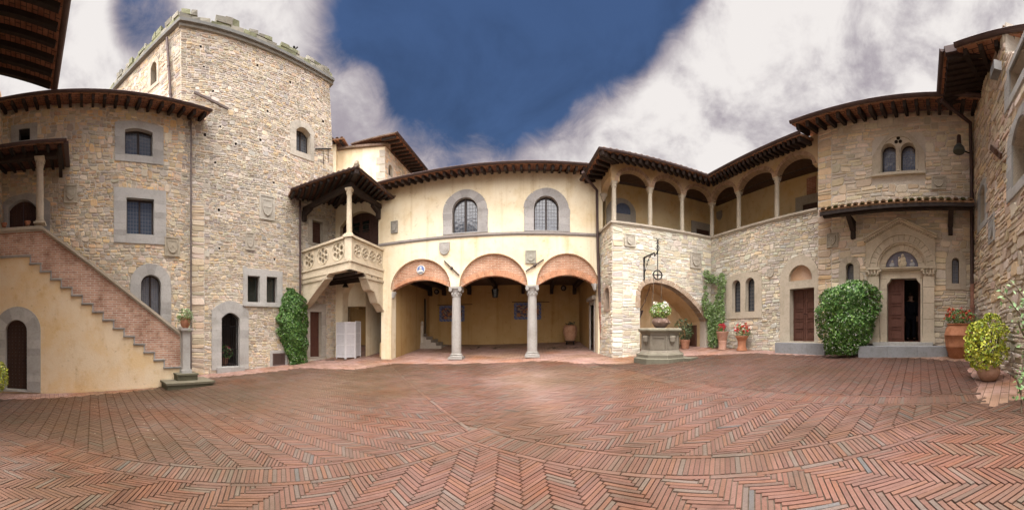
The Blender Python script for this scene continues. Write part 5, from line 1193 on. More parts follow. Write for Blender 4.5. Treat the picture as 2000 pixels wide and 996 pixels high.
for x0, x1 in ((1696, 1720), (1801.5, 1827)):
    s0, s1 = WC.s(x0), WC.s(x1); zc_ = WC.q((x0+x1)/2, 540)[1]; zt_ = zsp-.0; m_ = MB(); z = zf_+.22
    while z < zc_-.02: h = min(.5, zc_-z); m_.wbox(WC, s0+.03, s1-.03, z, z+h-.008, -.02, .14, vc(PO, .06)); z += h
    m_.wbox(WC, s0, s1, zf_-.05, zf_+.13, -.02, .2, PO); m_.wbox(WC, s0+.015, s1-.015, zf_+.13, zf_+.22, -.02, .17, vc(PO)); p = m_.build('pilaster', M['ashlar'], po)
    m_ = MB(); m_.wbox(WC, s0+.03, s1-.03, zc_, zt_-.06, -.02, .15, PO); m_.wbox(WC, s0-.03, s1+.03, zt_-.06, zt_+.0, -.02, .22, PO)
    for i in range(4):
        for j in range(3): m_.ball(WC.p(s0+(s1-s0)*(i+.5)/4, zc_+.03+(zt_-zc_-.1)*(j+.5)/3, .16), .045, 7, vc(PO, .15), sz=1.2)
    for sx in (s0, s1): m_.ball(WC.p(sx, zt_-.11, .16), .06, 8, PO)
    m_.build('capital', M['ashlar'], p, auto=50)
m_ = MB(); ap = gab[2]
for e_ in (gab[1], gab[3]):
    d = Vector((e_[0]-ap[0], e_[1]-ap[1])); d.normalize(); e2 = (e_[0]+d.x*.06, e_[1]+d.y*.06)
    m_.bar(WC.p(ap[0], ap[1]+.03, .11), WC.p(e2[0], e2[1]+.03, .11), .26, .05, WC.n.cross(Vector((0, 0, 1))), PO); m_.bar(WC.p(ap[0], ap[1]-.03, .1), WC.p(e2[0], e2[1]-.03, .1), .16, .06, WC.n.cross(Vector((0, 0, 1))), vc(PO))
    L = math.dist(ap, e_); n = int(L/.075)
    for k in range(n): t = (k+.5)/n; p = (ap[0]+(e_[0]-ap[0])*t, ap[1]+(e_[1]-ap[1])*t-.085); m_.wbox(WC, p[0]-.018, p[0]+.018, p[1]-.025, p[1]+.025, .05, .155, PO)
m_.build('gable_cornice', M['ashlar'], po)
# door leaf (left leaf closed, right one open inside)
dl = [(cd[0][0], cd[0][1]), ((cd[0][0]+cd[1][0])/2, cd[0][1]), ((cd[0][0]+cd[1][0])/2, cd[2][1]), (cd[0][0], cd[2][1])]
door(CH, WC, dl, .16, 1, 5, col=(.12, .05, .035), handle=False)
SRd = SideWall(WC, cd[1][0], -1); door(CH, SRd, [(.32, zf_), (.32+.55, zf_), (.32+.55, zlt), (.32, zlt)], -.09, 1, 5, col=(.09, .04, .03), handle=False)
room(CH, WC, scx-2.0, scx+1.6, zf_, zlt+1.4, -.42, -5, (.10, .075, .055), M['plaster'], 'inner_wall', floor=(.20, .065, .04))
m_ = MB(); m_.wbox(WC, cd[0][0]-.4, cd[1][0]+.4, zf_-.12, zf_-.001, -.44, .34, (.36, .35, .33)); m_.build('threshold', M['ashlar'], CH)
# steps in front
def stepslab(parent, W, px0, px1, ztop, o, name='stone_step', col=(.265, .275, .285)):
    m_ = MB(); s0, s1 = W.s(px0, o), W.s(px1, o); n = 3
    for k in range(n): m_.wbox(W, s0+(s1-s0)*k/n+.003, s0+(s1-s0)*(k+1)/n-.003, ztop-.6, ztop, -.0, o, vc(col, .06))
    return m_.build(name, M['ashlar'], parent)
stepslab(CH, WC, 1676, 1851, WC.q(1765, 677, .75)[1], .75); stepslab(GH, W2, 1513.5, 1610, W2.q(1562, 670.5, .45)[1], .45)
# roof and awning
roof(CH, WC.p(WC.s(1546, .9), zgc, .9), WC.p(sc1+.1, zgc, .9), WC.p(WC.s(1546, .9), zgc+1.3, -3.2), WC.p(sc1+.1, zgc+1.3, -3.2), nraft=17, tl=2.2, rlen=.23, rw=.1, rh=.16)
za = WC.q(1755, 397, .85)[1]
aw = thing('tiled_awning', 'mossy tiled awning on dark timber brackets over the chapel portal', 'awning', WC.P(1757, 420))
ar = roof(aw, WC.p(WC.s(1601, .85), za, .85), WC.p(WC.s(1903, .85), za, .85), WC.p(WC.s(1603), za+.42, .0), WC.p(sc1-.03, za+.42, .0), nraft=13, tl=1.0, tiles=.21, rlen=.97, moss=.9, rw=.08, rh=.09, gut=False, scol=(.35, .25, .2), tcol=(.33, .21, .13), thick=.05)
fb = MB(); fb.wbox(WC, WC.s(1601, .85), WC.s(1903, .85), za-.11, za-.005, .80, .855, (.03, .02, .016)); fb.build('fascia', M['wood'], ar)
bt = MB(); bt.wbox(WC, WC.s(1607, .7), WC.s(1899, .7), za-.12, za+.01, .55, .7, DARKW); bt.build('beam', M['wood'], aw)
for px in (1660.5, 1857):
    s = WC.s(px, .4); m_ = MB(); m_.hexa([WC.p(s-.08, za-.45, .16), WC.p(s+.08, za-.45, .16), WC.p(s+.08, za-.45, .0), WC.p(s-.08, za-.45, .0), WC.p(s-.08, za-.12, .66), WC.p(s+.08, za-.12, .66), WC.p(s+.08, za-.12, 0), WC.p(s-.08, za-.12, 0)], DARKW); m_.wbox(WC, s-.07, s+.07, za-.7, za-.452, 0, .14, DARKW); m_.build('bracket', M['wood'], aw)
pipe(CH, [WC.P(1838, 196, .95), WC.P(1850, 205, .8), WC.P(1895, 240, .12), WC.P(1897.5, 330, .1), WC.P(1898.5, 560, .1), WC.P(1899, 600, .1)], .06)
pp = MB(); a, b = WC.P(1899, 555, .11), WC.P(1900, 690, .11); pp.tube([a, b], .07, 10, (.36, .2, .15))
for k in range(4): p = a+(b-a)*(k+.3)/4; pp.tube([p-Vector((0, 0, .04)), p+Vector((0, 0, .04))], .09, 10, (.34, .18, .13))
pp.build('clay_downpipe', M['terra'], CH, auto=40)
plaque(WC, 1616, 1637.5, 456, 484, 'square carved shield under the left end of the chapel awning', (.42, .385, .31), emblem=3)
plaque(WC, 1819.5, 1848, 345.5, 371, 'square carved shield above the awning right of the twin light window', (.46, .42, .34), emblem=2)
# wall lamp by the pipe
v = WC.P(1873, 288, .45); t = thing('wall_lantern', 'dark metal spotlight lantern on a bar beside the chapel drainpipe', 'lantern', WC.P(1894, 295, .1)); m_ = MB(); m_.tube([WC.P(1896, 300, .08), v+Vector((0, 0, -.05))], .02, 6, IRON); m_.build('arm', M['iron'], t)
m_ = MB(); m_.tube([v+Vector((0, 0, .36)), v+Vector((.0, 0, .08))], [.06, .08], 10, (.06, .03, .025)); m_.build('housing', M['iron'], t); m_ = MB(); m_.lathe(v-Vector((0, 0, .14)), [(.17, 0), (.19, .03), (.15, .15), (.07, .24)], 14, (.09, .10, .09)); m_.build('shade', M['iron'], t, auto=50)

# ================================================================== RIGHT WING
RW = thing('rubble_house', 'coarse brown rubble stone house wing closing the right side of the court', 'house', WR.P(1960, 745))
zt1 = Z0+6.5*SC; zt2 = WR.q(1962, 107)[1]; zt3 = WR.q(2000, 96.5)[1]; r0 = WR.t.dot(crn); rS = sorted([r0, WR.s(2085)]); sgn = 1 if WR.s(2085) > r0 else -1
ra = opoly(*sorted((WR.s(1979), WR.s(2012))), WR.q(1990, 352)[1]-.05, WR.q(1990, 238)[1], 'seg', .3); rau = opoly(*sorted((WR.s(1969), WR.s(2030))), ra[0][1]-.2, ra[2][1]+.48, 'seg', .4)
rb = opoly(*sorted((WR.s(1974), WR.s(2016))), WR.q(1984, 158)[1]-.15, WR.q(1980, 122)[1]-.05); rbu = opoly(*sorted((WR.s(1965), WR.s(2030))), rb[0][1]-.18, rb[2][1]+.12)
rc = opoly(*sorted((WR.s(1915), WR.s(1926))), WR.q(1921, 434)[1], WR.q(1921, 362)[1], 'seg', .15); rcu = opoly(*sorted((WR.s(1911.5), WR.s(1931))), rc[0][1]-.17, rc[2][1]+.28, 'seg', .2)
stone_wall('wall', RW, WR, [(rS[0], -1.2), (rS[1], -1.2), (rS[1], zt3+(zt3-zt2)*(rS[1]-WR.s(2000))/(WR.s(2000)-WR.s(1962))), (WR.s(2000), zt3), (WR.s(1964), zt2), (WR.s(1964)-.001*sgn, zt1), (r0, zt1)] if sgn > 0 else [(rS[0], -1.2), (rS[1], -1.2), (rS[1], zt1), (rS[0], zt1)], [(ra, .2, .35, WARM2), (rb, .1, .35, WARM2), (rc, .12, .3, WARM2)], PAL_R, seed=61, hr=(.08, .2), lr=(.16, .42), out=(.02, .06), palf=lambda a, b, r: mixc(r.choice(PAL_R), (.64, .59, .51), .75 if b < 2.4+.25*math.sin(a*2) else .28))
window(RW, WR, ra, .25, 2, sur=rau, scol=(.40, .40, .38)); window(RW, WR, rb, .25, 2, sur=rbu, scol=(.42, .42, .40)); window(RW, WR, rc, .2, 1, glass='darkglass', sur=rcu, scol=(.40, .40, .38))
zR = Z0+6.23*SC; A_ = at(1837.5, 8.2*SC); B_ = at(1845, 6.88*SC); nR = WR.n
dR = (B_-A_).normalized(); pR = Vector((-dR.y, dR.x, 0)); pR = pR if pR.dot(nR) > 0 else -pR
roof(RW, V3(A_-dR*.2, zR), V3(B_, zR), V3(A_-dR*.2+pR*2.6, zR+.75), V3(B_+pR*2.6, zR+.75), nraft=9, rlen=.8, tl=2.0, rw=.11, rh=.15)
vb = MB(); vb.bar(V3(B_, zR+.03), V3(B_+pR*2.6, zR+.78), .12, .16, col=GUT); vb.build('verge_board', M['copper'], RW)
tR = WR.t*sgn; st_ = WR.s(1935, .45)
G0 = at(1868, (zR-Z0)*F/550.0); G1 = at(2000, (zR-Z0)*F/583.0); gd_ = (G1-G0).normalized(); G2 = G1+gd_*2.2; gn = Vector((-gd_.y, gd_.x, 0)); gn = gn if gn.x > 0 else -gn
roof(RW, V3(G0, zR+.02), V3(G2, zR+.02), V3(G0+gn*2.6, zR+.62), V3(G2+gn*2.6, zR+.62), nraft=10, rlen=.6, tl=1.6)
plaque(WR, 1935, 1946, 421, 474, 'tall narrow grey carved slab on the right stone wall under the iron bracket', (.42, .42, .40), emblem=2)
v = WR.P(1945, 296, .1); t = thing('iron_bracket', 'rusty flat iron bracket fixed to the right stone wall', 'bracket', v); m_ = MB(); m_.bar(WR.P(1935.5, 288, .12), WR.P(1955, 305, .12), .05, .12, col=(.12, .07, .05)); m_.build('strap', M['iron'], t); m_ = MB(); m_.tube([WR.P(1945, 296, -.01), WR.P(1945, 296, .2)], .05, 8, (.13, .08, .06)); m_.build('bolt', M['iron'], t)
v = WR.P(1945, 137, .22); t = thing('floodlight', 'grey floodlight under the right eaves beside the top window', 'floodlight', v); m_ = MB(); m_.box(v-Vector((0, 0, .1)), .3, .18, .2, -WR.phi, (.22, .22, .21)); m_.build('lamp_housing', M['copper'], t); m_ = MB(); m_.tube([v, WR.P(1945, 137, 0)], .03, 6, (.3, .3, .3)); m_.build('arm', M['iron'], t)
# ================================================================== GROUND
def cliphp(poly, a, b):   # keep what lies left of a->b
    out = []; n = len(poly); f = lambda p: (b[0]-a[0])*(p[1]-a[1])-(b[1]-a[1])*(p[0]-a[0])
    for i in range(n):
        p, q = poly[i], poly[(i+1) % n]; fp, fq = f(p), f(q)
        if fp >= 0: out.append(p)
        if (fp >= 0) != (fq >= 0): t = fp/(fp-fq); out.append((p[0]+(q[0]-p[0])*t, p[1]+(q[1]-p[1])*t))
    return out
GR = random.Random(77)
PAVC = [(c[0]*.26, c[1]*.232, c[2]*.213) for c in [(.44, .235, .185), (.46, .25, .195), (.40, .21, .165), (.43, .255, .21), (.45, .235, .16), (.39, .225, .185), (.36, .245, .205)]]
def lowland(x, y): return .025*mnoise.noise(Vector((x*.35, y*.35, 3)))
def brick(mb, poly, col, dz=0.0, inset=.005, h=.03):
    n = len(poly)
    if n < 3: return
    ar = 0
    for i in range(n): ar += poly[i][0]*poly[(i+1) % n][1]-poly[(i+1) % n][0]*poly[i][1]
    if abs(ar) < .0006: return
    cx = sum(p[0] for p in poly)/n; cy = sum(p[1] for p in poly)/n; i0 = len(mb.v)
    tz = GR.uniform(-.003, .003)+dz; tx, ty = GR.uniform(-.012, .012), GR.uniform(-.012, .012)
    for p in poly:
        z = ground(*p)+lowland(*p); mb.v.append((p[0], p[1], z-h)); mb.u.append((0, 0))
    for p in poly:
        d = math.hypot(p[0]-cx, p[1]-cy) or 1; k = 1-inset/d; q = (cx+(p[0]-cx)*k, cy+(p[1]-cy)*k); mb.v.append((q[0], q[1], ground(*q)+lowland(*q)+tz+(q[0]-cx)*tx+(q[1]-cy)*ty)); mb.u.append((0, 0))
    mb.face([i0+n+k for k in range(n)], col)
    for k in range(n): k2 = (k+1) % n; mb.face((i0+k, i0+k2, i0+n+k2, i0+n+k), cat_mul(col, .85))
def pcol(xy=None):
    u = GR.random()
    if u < .006: c = vc((.07, .066, .064), .2, GR)
    elif u < .09: c = vc((.098, .072, .06), .12, GR)
    else: c = vc(GR.choice(PAVC), .11, GR)
    if xy:   # moss and old stains lie where the court stays damp: along the left walls and in the middle
        x, y = xy; n = mnoise.noise(Vector((x*.33, y*.33, 9)))+.5*mnoise.noise(Vector((x*.9, y*.9, 4)))
        m = max(0, min(1, (n+.15)*1.3))*max(0, min(1, (y-3.5)/4)); m = max(m, 1.0*max(0, min(1, (-x-1.6)/3.5))*(.75+.5*n))
        c = mixc(c, (.12, .075, .042) if n > -.1 else (.115, .088, .056), min(.6, m*.58)*GR.uniform(.75, 1.15))
    if xy:   # bricks turn paler and pinker in a patch before the loggia
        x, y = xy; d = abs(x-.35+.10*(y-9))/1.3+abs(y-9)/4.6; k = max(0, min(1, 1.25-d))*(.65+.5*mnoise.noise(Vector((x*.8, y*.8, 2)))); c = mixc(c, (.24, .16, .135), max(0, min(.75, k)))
    return c
gp = lambda px, py: (lambda v: (v.x, v.y))(gpoint(px, py))
P0 = (-.5, 4.45); dA = Vector((-.727, -.686)); dB = Vector((.775, -.632)); dD = Vector(gp(789, 718))-Vector(gp(880, 781)); dD.normalize()
ptA = tuple(Vector(P0)+dA*14); ptB = tuple(Vector(P0)+dB*14); ptD = tuple(Vector(P0)+dD*14)
Ca, Cb = (3.54, 6.49), (5.09, .28); dC = (Vector(Ca)-Vector(Cb)).normalized()
court = [(-9.35, -5), (-9.5, 4.0), (-10.4, 6.3), (-8.4, 10.3), (-5.9, 10.6), (-4.9, 12.2), (1.3, 11.9), (3.6, 9.7), (6.3, 9.75), (8.0, 8.0), (8.45, 5.0), (8.55, 2.2), gp(1889, 706), gp(1912, 790), (5.0, -1.2), (5.3, -5)]
BL_, GAPP = .36, .010; bandh = .25
pav = MB()
def herring(org, ang, hps, BL_, n=7):
    a = rad(ang-45); ux = Vector((math.cos(a), math.sin(a))); uy = Vector((-math.sin(a), math.cos(a))); cell = BL_/n; g = GAPP/2
    for i in range(-460, 461):
        for j in range(-62, 63):
            bx, by = i+j*n, i-j*n
            for (x0, x1, y0, y1) in ((bx, bx+n, by, by+1), (bx, bx+1, by+1, by+n+1)):
                c = Vector(org)+ux*((x0+x1)/2*cell)+uy*((y0+y1)/2*cell)
                if c.x < -11.5 or c.x > 11 or c.y < -4.5 or c.y > 12.6: continue
                bad = False
                for (p, q) in hps:
                    dd = ((q[0]-p[0])*(c.y-p[1])-(q[1]-p[1])*(c.x-p[0]))/math.dist(p, q)
                    if dd < -.24: bad = True; break
                if bad or not inpoly((c.x, c.y), court): continue
                q = []
                for (x, y) in ((x0*cell+g, y0*cell+g), (x1*cell-g, y0*cell+g), (x1*cell-g, y1*cell-g), (x0*cell+g, y1*cell-g)):
                    v = Vector(org)+ux*x+uy*y; q.append((v.x, v.y))
                for (p, r_) in hps:
                    q = cliphp(q, p, r_)
                    if len(q) < 3: break
                if len(q) >= 3: brick(pav, q, pcol((c.x, c.y)))
def off(p, d, k):   # shift the line p + d sideways (to its left) by k; returns two points
    n = Vector((-d[1], d[0])); a = Vector(p)+n*k; b = a+Vector(d)*14; return (tuple(a-Vector(d)*14), tuple(b))
rev = lambda t: (t[1], t[0])
# sectors: bottom (between A and B), left (A..D), middle (D..B, left of C), right (beyond C)
LA = lambda k: off(P0, dA, k); LB = lambda k: off(P0, dB, k); LD = lambda k: off(P0, dD, k); LC_ = lambda k: off(Cb, dC, k)
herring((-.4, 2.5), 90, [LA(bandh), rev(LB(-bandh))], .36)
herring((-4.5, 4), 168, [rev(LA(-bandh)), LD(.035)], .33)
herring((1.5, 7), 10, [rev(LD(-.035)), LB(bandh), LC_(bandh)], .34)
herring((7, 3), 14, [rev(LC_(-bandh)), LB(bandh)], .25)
def band(p, d, L, hw=.175, sld=True):
    d = Vector(d); n = Vector((-d.y, d.x)); t = 0; p = Vector(p)
    while t < L:
        w = .052
        q = [p+d*(t+.004)-n*hw, p+d*(t+w-.004)-n*hw, p+d*(t+w-.004)+n*hw, p+d*(t+.004)+n*hw]; c = q[0]
        if inpoly(tuple(p+d*t), court): brick(pav, [tuple(v) for v in q], pcol((q[0][0], q[0][1])))
        t += w
    for s in (-1, 1):
        t = 0
        while t < L:
            w = .44; q = [p+d*(t+.004)+n*s*(hw+.012), p+d*(t+w-.004)+n*s*(hw+.012), p+d*(t+w-.004)+n*s*(hw+.068), p+d*(t+.004)+n*s*(hw+.068)]
            if inpoly(tuple(p+d*t), court): brick(pav, [tuple(v) for v in q], pcol((q[0][0], q[0][1])))
            t += w
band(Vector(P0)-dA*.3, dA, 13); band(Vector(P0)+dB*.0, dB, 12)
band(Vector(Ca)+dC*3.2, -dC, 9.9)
t = 0.3
while t < 12:   # thin joint line D: one row of stretchers
    q0 = Vector(P0)+dD*t; n = Vector((-dD.y, dD.x)); q = [q0+dD*.004-n*.03, q0+dD*.436-n*.03, q0+dD*.436+n*.03, q0+dD*.004+n*.03]
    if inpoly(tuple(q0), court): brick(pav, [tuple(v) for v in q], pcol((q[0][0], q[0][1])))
    t += .44
kind(pav.build('courtyard_paving', M['paver']), 'structure')
# plain laid border along the walls and into the loggia
bor = MB(); a = rad(-4); bx, by = Vector((math.cos(a), math.sin(a))), Vector((-math.sin(a), math.cos(a))); BC = [(.31, .19, .155), (.34, .215, .175), (.29, .175, .14), (.33, .21, .18)]
for j in range(-45, 140):
    for i in range(-45, 45):
        x0 = (i+.5*(j % 2))*.29; c = bx*(x0+.145)+by*(j*.145+.07)
        if c.x < -11.6 or c.x > 10.5 or c.y < -4 or c.y > 18.8: continue
        if all(inpoly((c.x+e, c.y+f), court) for e, f in ((.3, 0), (-.3, 0), (0, .3), (0, -.3))) and math.dist(c, P0) > .5 and abs((c-Vector(Cb)).dot(Vector((-dC.y, dC.x)))) > .25: continue
        q = [bx*(x0+.003)+by*(j*.145+.003), bx*(x0+.287)+by*(j*.145+.003), bx*(x0+.287)+by*(j*.145+.142), bx*(x0+.003)+by*(j*.145+.142)]
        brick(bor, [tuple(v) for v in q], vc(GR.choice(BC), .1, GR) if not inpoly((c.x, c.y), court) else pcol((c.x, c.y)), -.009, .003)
kind(bor.build('border_paving', M['paver']), 'structure')
gs = MB(); N_ = 60
for i in range(N_):
    for j in range(N_):
        P = []
        for a, b in ((i, j), (i+1, j), (i+1, j+1), (i, j+1)): x, y = -45+90*a/N_, -45+90*b/N_; P.append((x, y, ground(x, y)+lowland(x, y)-.017))
        gs.quad(*P, (.07, .052, .036))
kind(gs.build('ground', M['soil']), 'structure')

# ================================================================== WELL
wc = at(1290, 10.75); wz = ground(wc.x, wc.y)+lowland(wc.x, wc.y); rimz = zat(641, 10.3)
WELL = thing('stone_well', 'octagonal carved stone well on a stepped base in front of the arched niche', 'well', (wc.x, wc.y, wz))
SW_ = (.205, .18, .14); a0 = PI/8+.2; H = rimz-wz
m_ = MB(); m_.lathe((wc.x, wc.y, wz-.1), [(.95, 0), (.95, .2), (.91, .23)], 8, (.135, .125, .09), rz=a0); m_.lathe((wc.x, wc.y, wz+.13), [(.86, 0), (.86, .10), (.82, .13), (.76, .16)], 8, (.15, .135, .10), rz=a0)
v = wc+Vector((.72, -.62, 0)); m_.box((v.x, v.y, wz-.1), .7, .5, .2, .5, (.135, .125, .09)); m_.build('well_base', M['ashlar'], WELL)
m_ = MB(); m_.lathe((wc.x, wc.y, wz+.29), [(.74, 0), (.70, .06), (.66, .1), (.64, H-.55), (.68, H-.5), (.70, H-.44)], 8, SW_, rz=a0); dm = m_.build('drum', M['ashlar'], WELL)
m_ = MB()
for k in range(8):
    t = a0+PI/4*(k+.5); n = Vector((math.cos(t), math.sin(t), 0)); tt = Vector((-n.y, n.x, 0)); ap = .65*math.cos(PI/8); c = wc+n*ap
    for s in (-1, 1): m_.bar(V3(c+tt*s*.2+n*.01, wz+.42), V3(c+tt*s*.2+n*.01, wz+H-.3), .035, .03, n, vc(SW_))
    for z in (wz+.42, wz+H-.3): m_.bar(V3(c-tt*.2+n*.012, z), V3(c+tt*.2+n*.012, z), .035, .03, n, vc(SW_))
    if k % 2: m_.lathe(V3(c+n*.0, wz+.55), [(.03, 0), (.12, .12), (.13, .26), (.1, .32)], 10, vc(SW_))
    e = wc+Vector((math.cos(t-PI/8), math.sin(t-PI/8), 0))*.655; m_.tube([V3(e, wz+.38), V3(e, wz+H-.24)], .035, 8, vc(SW_))
m_.build('relief_panels', M['ashlar'], dm)
m_ = MB(); m_.lathe((wc.x, wc.y, wz+H-.16), [(.70, 0), (.76, .04), (.80, .08), (.80, .13), (.77, .16), (.5, .16), (.5, -.2)], 8, (.225, .21, .155), rz=a0, cap=False); m_.lathe((wc.x, wc.y, wz+H-.04), [(.52, 0), (.52, .02)], 8, (.05, .05, .04), rz=a0); m_.build('rim', M['ashlar'], WELL)
# wrought iron bracket with pulley
b0 = W1.P(1258, 547, .03); b1 = W1.P(1258, 503, .03); tip = at(1284.5, 11.3); BR = thing('iron_well_bracket', 'black wrought iron bracket with pulley wheel and star finial above the well', 'bracket', b0)
tz = zat(498, 11.3); m_ = MB(); m_.bar(b0, b1, .05, .05, col=IRON); e = V3(tip, tz); m_.bar(b1, V3(lerp(b1, tip, .78), b1.z-.02), .045, .045, col=IRON)
pa = V3(lerp(b1, tip, .78), b1.z-.02); m_.tube([pa, pa+Vector((0, 0, .0))+(tip-b1).normalized()*.03+Vector((0, 0, -.08)), V3(lerp(b1, tip, .9), b1.z-.1), V3(lerp(b1, tip, .98), b1.z-.02), e, e+Vector((0, 0, .5))], .02, 8, IRON)
for k in range(5):   # scalloped brace
    t0, t1 = k/5, (k+1)/5; q = lambda t: lerp(b0+Vector((0, 0, .12)), V3(lerp(b1, tip, .6), b1.z-.04), t)+Vector((0, 0, -.0))+Vector((0, 0, .28*math.sin(PI*t)*.6))
    p0, p1 = q(t0), q(t1); mid = (p0+p1)/2+Vector((0, 0, .07)); m_.tube([p0, mid, p1], .014, 6, IRON); m_.ball(p1, .03, 6, IRON)
m_.build('arm', M['iron'], BR)
m_ = MB(); m_.tube([e+Vector((0, 0, .1)), e+Vector((0, 0, .55))], .014, 6, IRON)
for k in range(6):
    t = k*PI/3; d = Vector((math.cos(t), 0, math.sin(t))); m_.tube([e+Vector((0, 0, .5)), e+Vector((0, 0, .5))+d*.13], .012, 5, IRON)
for k in range(4): t = k*PI/2; d = Vector((math.cos(t), math.sin(t), 0)); m_.tube([e+Vector((0, 0, .12)), e+Vector((0, 0, .24))+d*.1, e+Vector((0, 0, .4))], .01, 5, IRON)
m_.build('finial', M['iron'], BR)
wzc = zat(537, 11.3); m_ = MB(); m_.tube([e, V3(tip, wzc+.3)], .014, 6, IRON)
for k in range(7): m_.ball(V3(tip, wzc+.3+(tz-wzc-.3)*k/7), .022, 6, IRON)
m_.build('chain', M['iron'], BR)
m_ = MB(); rw = .17; tw = Vector((W1.t.x, W1.t.y, 0)); ringp = [V3(tip, wzc)+tw*rw*math.cos(t*PI/12)+Vector((0, 0, rw*math.sin(t*PI/12))) for t in range(25)]; m_.tube(ringp, .024, 6, IRON, cap=False); m_.tube([V3(tip, wzc)-tw*.22, V3(tip, wzc)+tw*.22], .018, 6, IRON); m_.tube([V3(tip, wzc-rw), V3(tip, wzc+.3)], .016, 6, IRON); m_.ball(V3(tip, wzc), .05, 8, IRON); m_.build('pulley_wheel', M['iron'], BR)
for s in (-1, 1):
    pts = [V3(tip, wzc)+tw*rw*s+Vector((0, 0, -(wzc-rimz-.1)*k/6)) + Vector((math.sin(k*.9)*.02, .03*k, 0)) for k in range(7)]
    if s == -1: m_ = MB()
    m_.tube(pts, .009, 5, (.16, .13, .10))
m_.build('rope', M['cloth'], BR)

# ================================================================== FOLDING SCREEN
d0 = 15.35; sp = at(675, d0); sp.z = ground(sp.x, sp.y); hs = zat(628, d0)-sp.z-.02; SCN = thing('folding_screen', 'white painted three panel folding screen standing under the balcony', 'folding screen', sp)
pts = [at(656.5, d0+.1), at(674.8, d0-.22), at(694.2, d0-.05), at(704.5, d0+.42)]
for k in range(3):
    a, b = pts[k], pts[k+1]; d = (b-a).normalized(); L = (b-a).length; zb_ = ground(a.x, a.y)+lowland(a.x, a.y)+.02; a = a+d*.008; b = b-d*.008
    m_ = MB(); WH = (.60, .595, .60)
    n = Vector((d.y, -d.x, 0))
    for p in (a+d*.02, b-d*.02): m_.bar(V3(p, zb_), V3(p, zb_+hs), .045, .035, n, WH)
    for z in (.1, .16+(hs-.2)*.33, .16+(hs-.2)*.66, hs-.025): m_.bar(V3(a+d*.03, zb_+z), V3(b-d*.03, zb_+z), .03, .05, (0, 0, 1), WH)
    fr = m_.build('panel', M['white'], SCN); m_ = MB(); m_.hexa([V3(a+d*.04-n*.005, zb_+.1), V3(b-d*.04-n*.005, zb_+.1), V3(b-d*.04+n*.005, zb_+.1), V3(a+d*.04+n*.005, zb_+.1), V3(a+d*.04-n*.005, zb_+hs-.03), V3(b-d*.04-n*.005, zb_+hs-.03), V3(b-d*.04+n*.005, zb_+hs-.03), V3(a+d*.04+n*.005, zb_+hs-.03)], (.50, .495, .51)); nz = 40
    for i in range(nz): z = zb_+.12+(hs-.18)*i/nz; m_.bar(V3(a+d*.045+n*.008, z), V3(b-d*.045+n*.008, z), .012, .012, (0, 0, 1), (.58, .575, .58)) if i % 2 == 0 else None
    m_.build('slatted_infill', M['white'], fr)
# ================================================================== PLANTS
LG = [(.065, .16, .03), (.09, .20, .038), (.045, .115, .022), (.15, .27, .055), (.075, .15, .03), (.11, .23, .05)]
LY = [(.42, .46, .035), (.34, .42, .04), (.50, .52, .06), (.22, .33, .04), (.52, .52, .08)]
LP = [(.16, .25, .07), (.20, .30, .10), (.12, .20, .05), (.09, .16, .04)]
def crown(mb, c, prof, n, size, cols, seed, axes=(Vector((1, 0, 0)), Vector((0, 1, 0))), depth=1.0, hole=.0, fl=None, nfl=0, flc=((.75, .74, .66),), fls=.05, lump=.16, inner=.25, asp=.5):
    """prof: (z, left half width, right half width) from bottom to top; axes: across, depth"""
    r = random.Random(seed); ax, ay = axes; H0, H1 = prof[0][0], prof[-1][0]
    def wid(z):
        for a, b in zip(prof, prof[1:]):
            if a[0] <= z <= b[0]: t = (z-a[0])/(b[0]-a[0]) if b[0] > a[0] else 0; return a[1]+(b[1]-a[1])*t, a[2]+(b[2]-a[2])*t
        return .01, .01
    def samp(inn):
        while True:
            z = r.uniform(H0, H1); a = r.uniform(0, 2*PI); wl, wr = wid(z); w = wr if math.cos(a) > 0 else wl; wm = (wl+wr)/2
            if r.random() > (wm+.15)/1.2 and r.random() > .35: continue
            lu = 1+lump*2*mnoise.noise(Vector((math.cos(a)*1.6*wm+seed, math.sin(a)*1.6*wm, z*2.2)))
            k = (r.uniform(.35, .95) if inn else r.uniform(.88, 1.06))*lu
            if not inn and hole and mnoise.noise(Vector((math.cos(a)*4+seed*2, math.sin(a)*4, z*5))) > hole: continue
            d = Vector(ax)*math.cos(a)+Vector(ay)*math.sin(a); nz = (z-(H0+H1)/2)/((H1-H0)/2)
            return Vector(c)+Vector(ax)*(w*k*math.cos(a))+Vector(ay)*(wm*depth*k*math.sin(a))+Vector((0, 0, z)), d*(1-abs(nz)*.4)+Vector((0, 0, nz*.7+.25))
    for i in range(n):
        p, nn = samp(r.random() < inner); leaf(mb, p, size, vc(r.choice(cols), .2, r), r, nn, asp)
    fm = None
    if nfl:
        fm = MB()
        for i in range(nfl):
            p, nn = samp(False); blossom(fm, p+nn.normalized()*size*.3, fls, r.choice(flc), r, 4)
    return fm
def core(mb, c, prof, axes, depth, cols, k=.6):
    k = .62
    ax, ay = axes; rings = []
    for z, l, rr in prof:
        rings.append([mb.vert(Vector(c)+Vector(ax)*((rr if math.cos(t) > 0 else l)*k*math.cos(t))+Vector(ay)*((l+rr)/2*depth*k*math.sin(t))+Vector((0, 0, z*.96))) for t in [2*PI*i/14 for i in range(14)]])
    for a, b in zip(rings, rings[1:]):
        for i in range(14): mb.face((a[i], a[(i+1) % 14], b[(i+1) % 14], b[i]), cols[2])
    mb.face(rings[-1], cols[2])
def pxprof(px0, zbase, d, rows):   # rows: (py, pxl, pxr) bottom to top
    return [(zat(py, d)-zbase, (px0-l)/F*d, (r_-px0)/F*d) for py, l, r_ in rows]
def axes_at(px): a = az(px); return (Vector((math.cos(a), -math.sin(a), 0)), Vector((math.sin(a), math.cos(a), 0)))
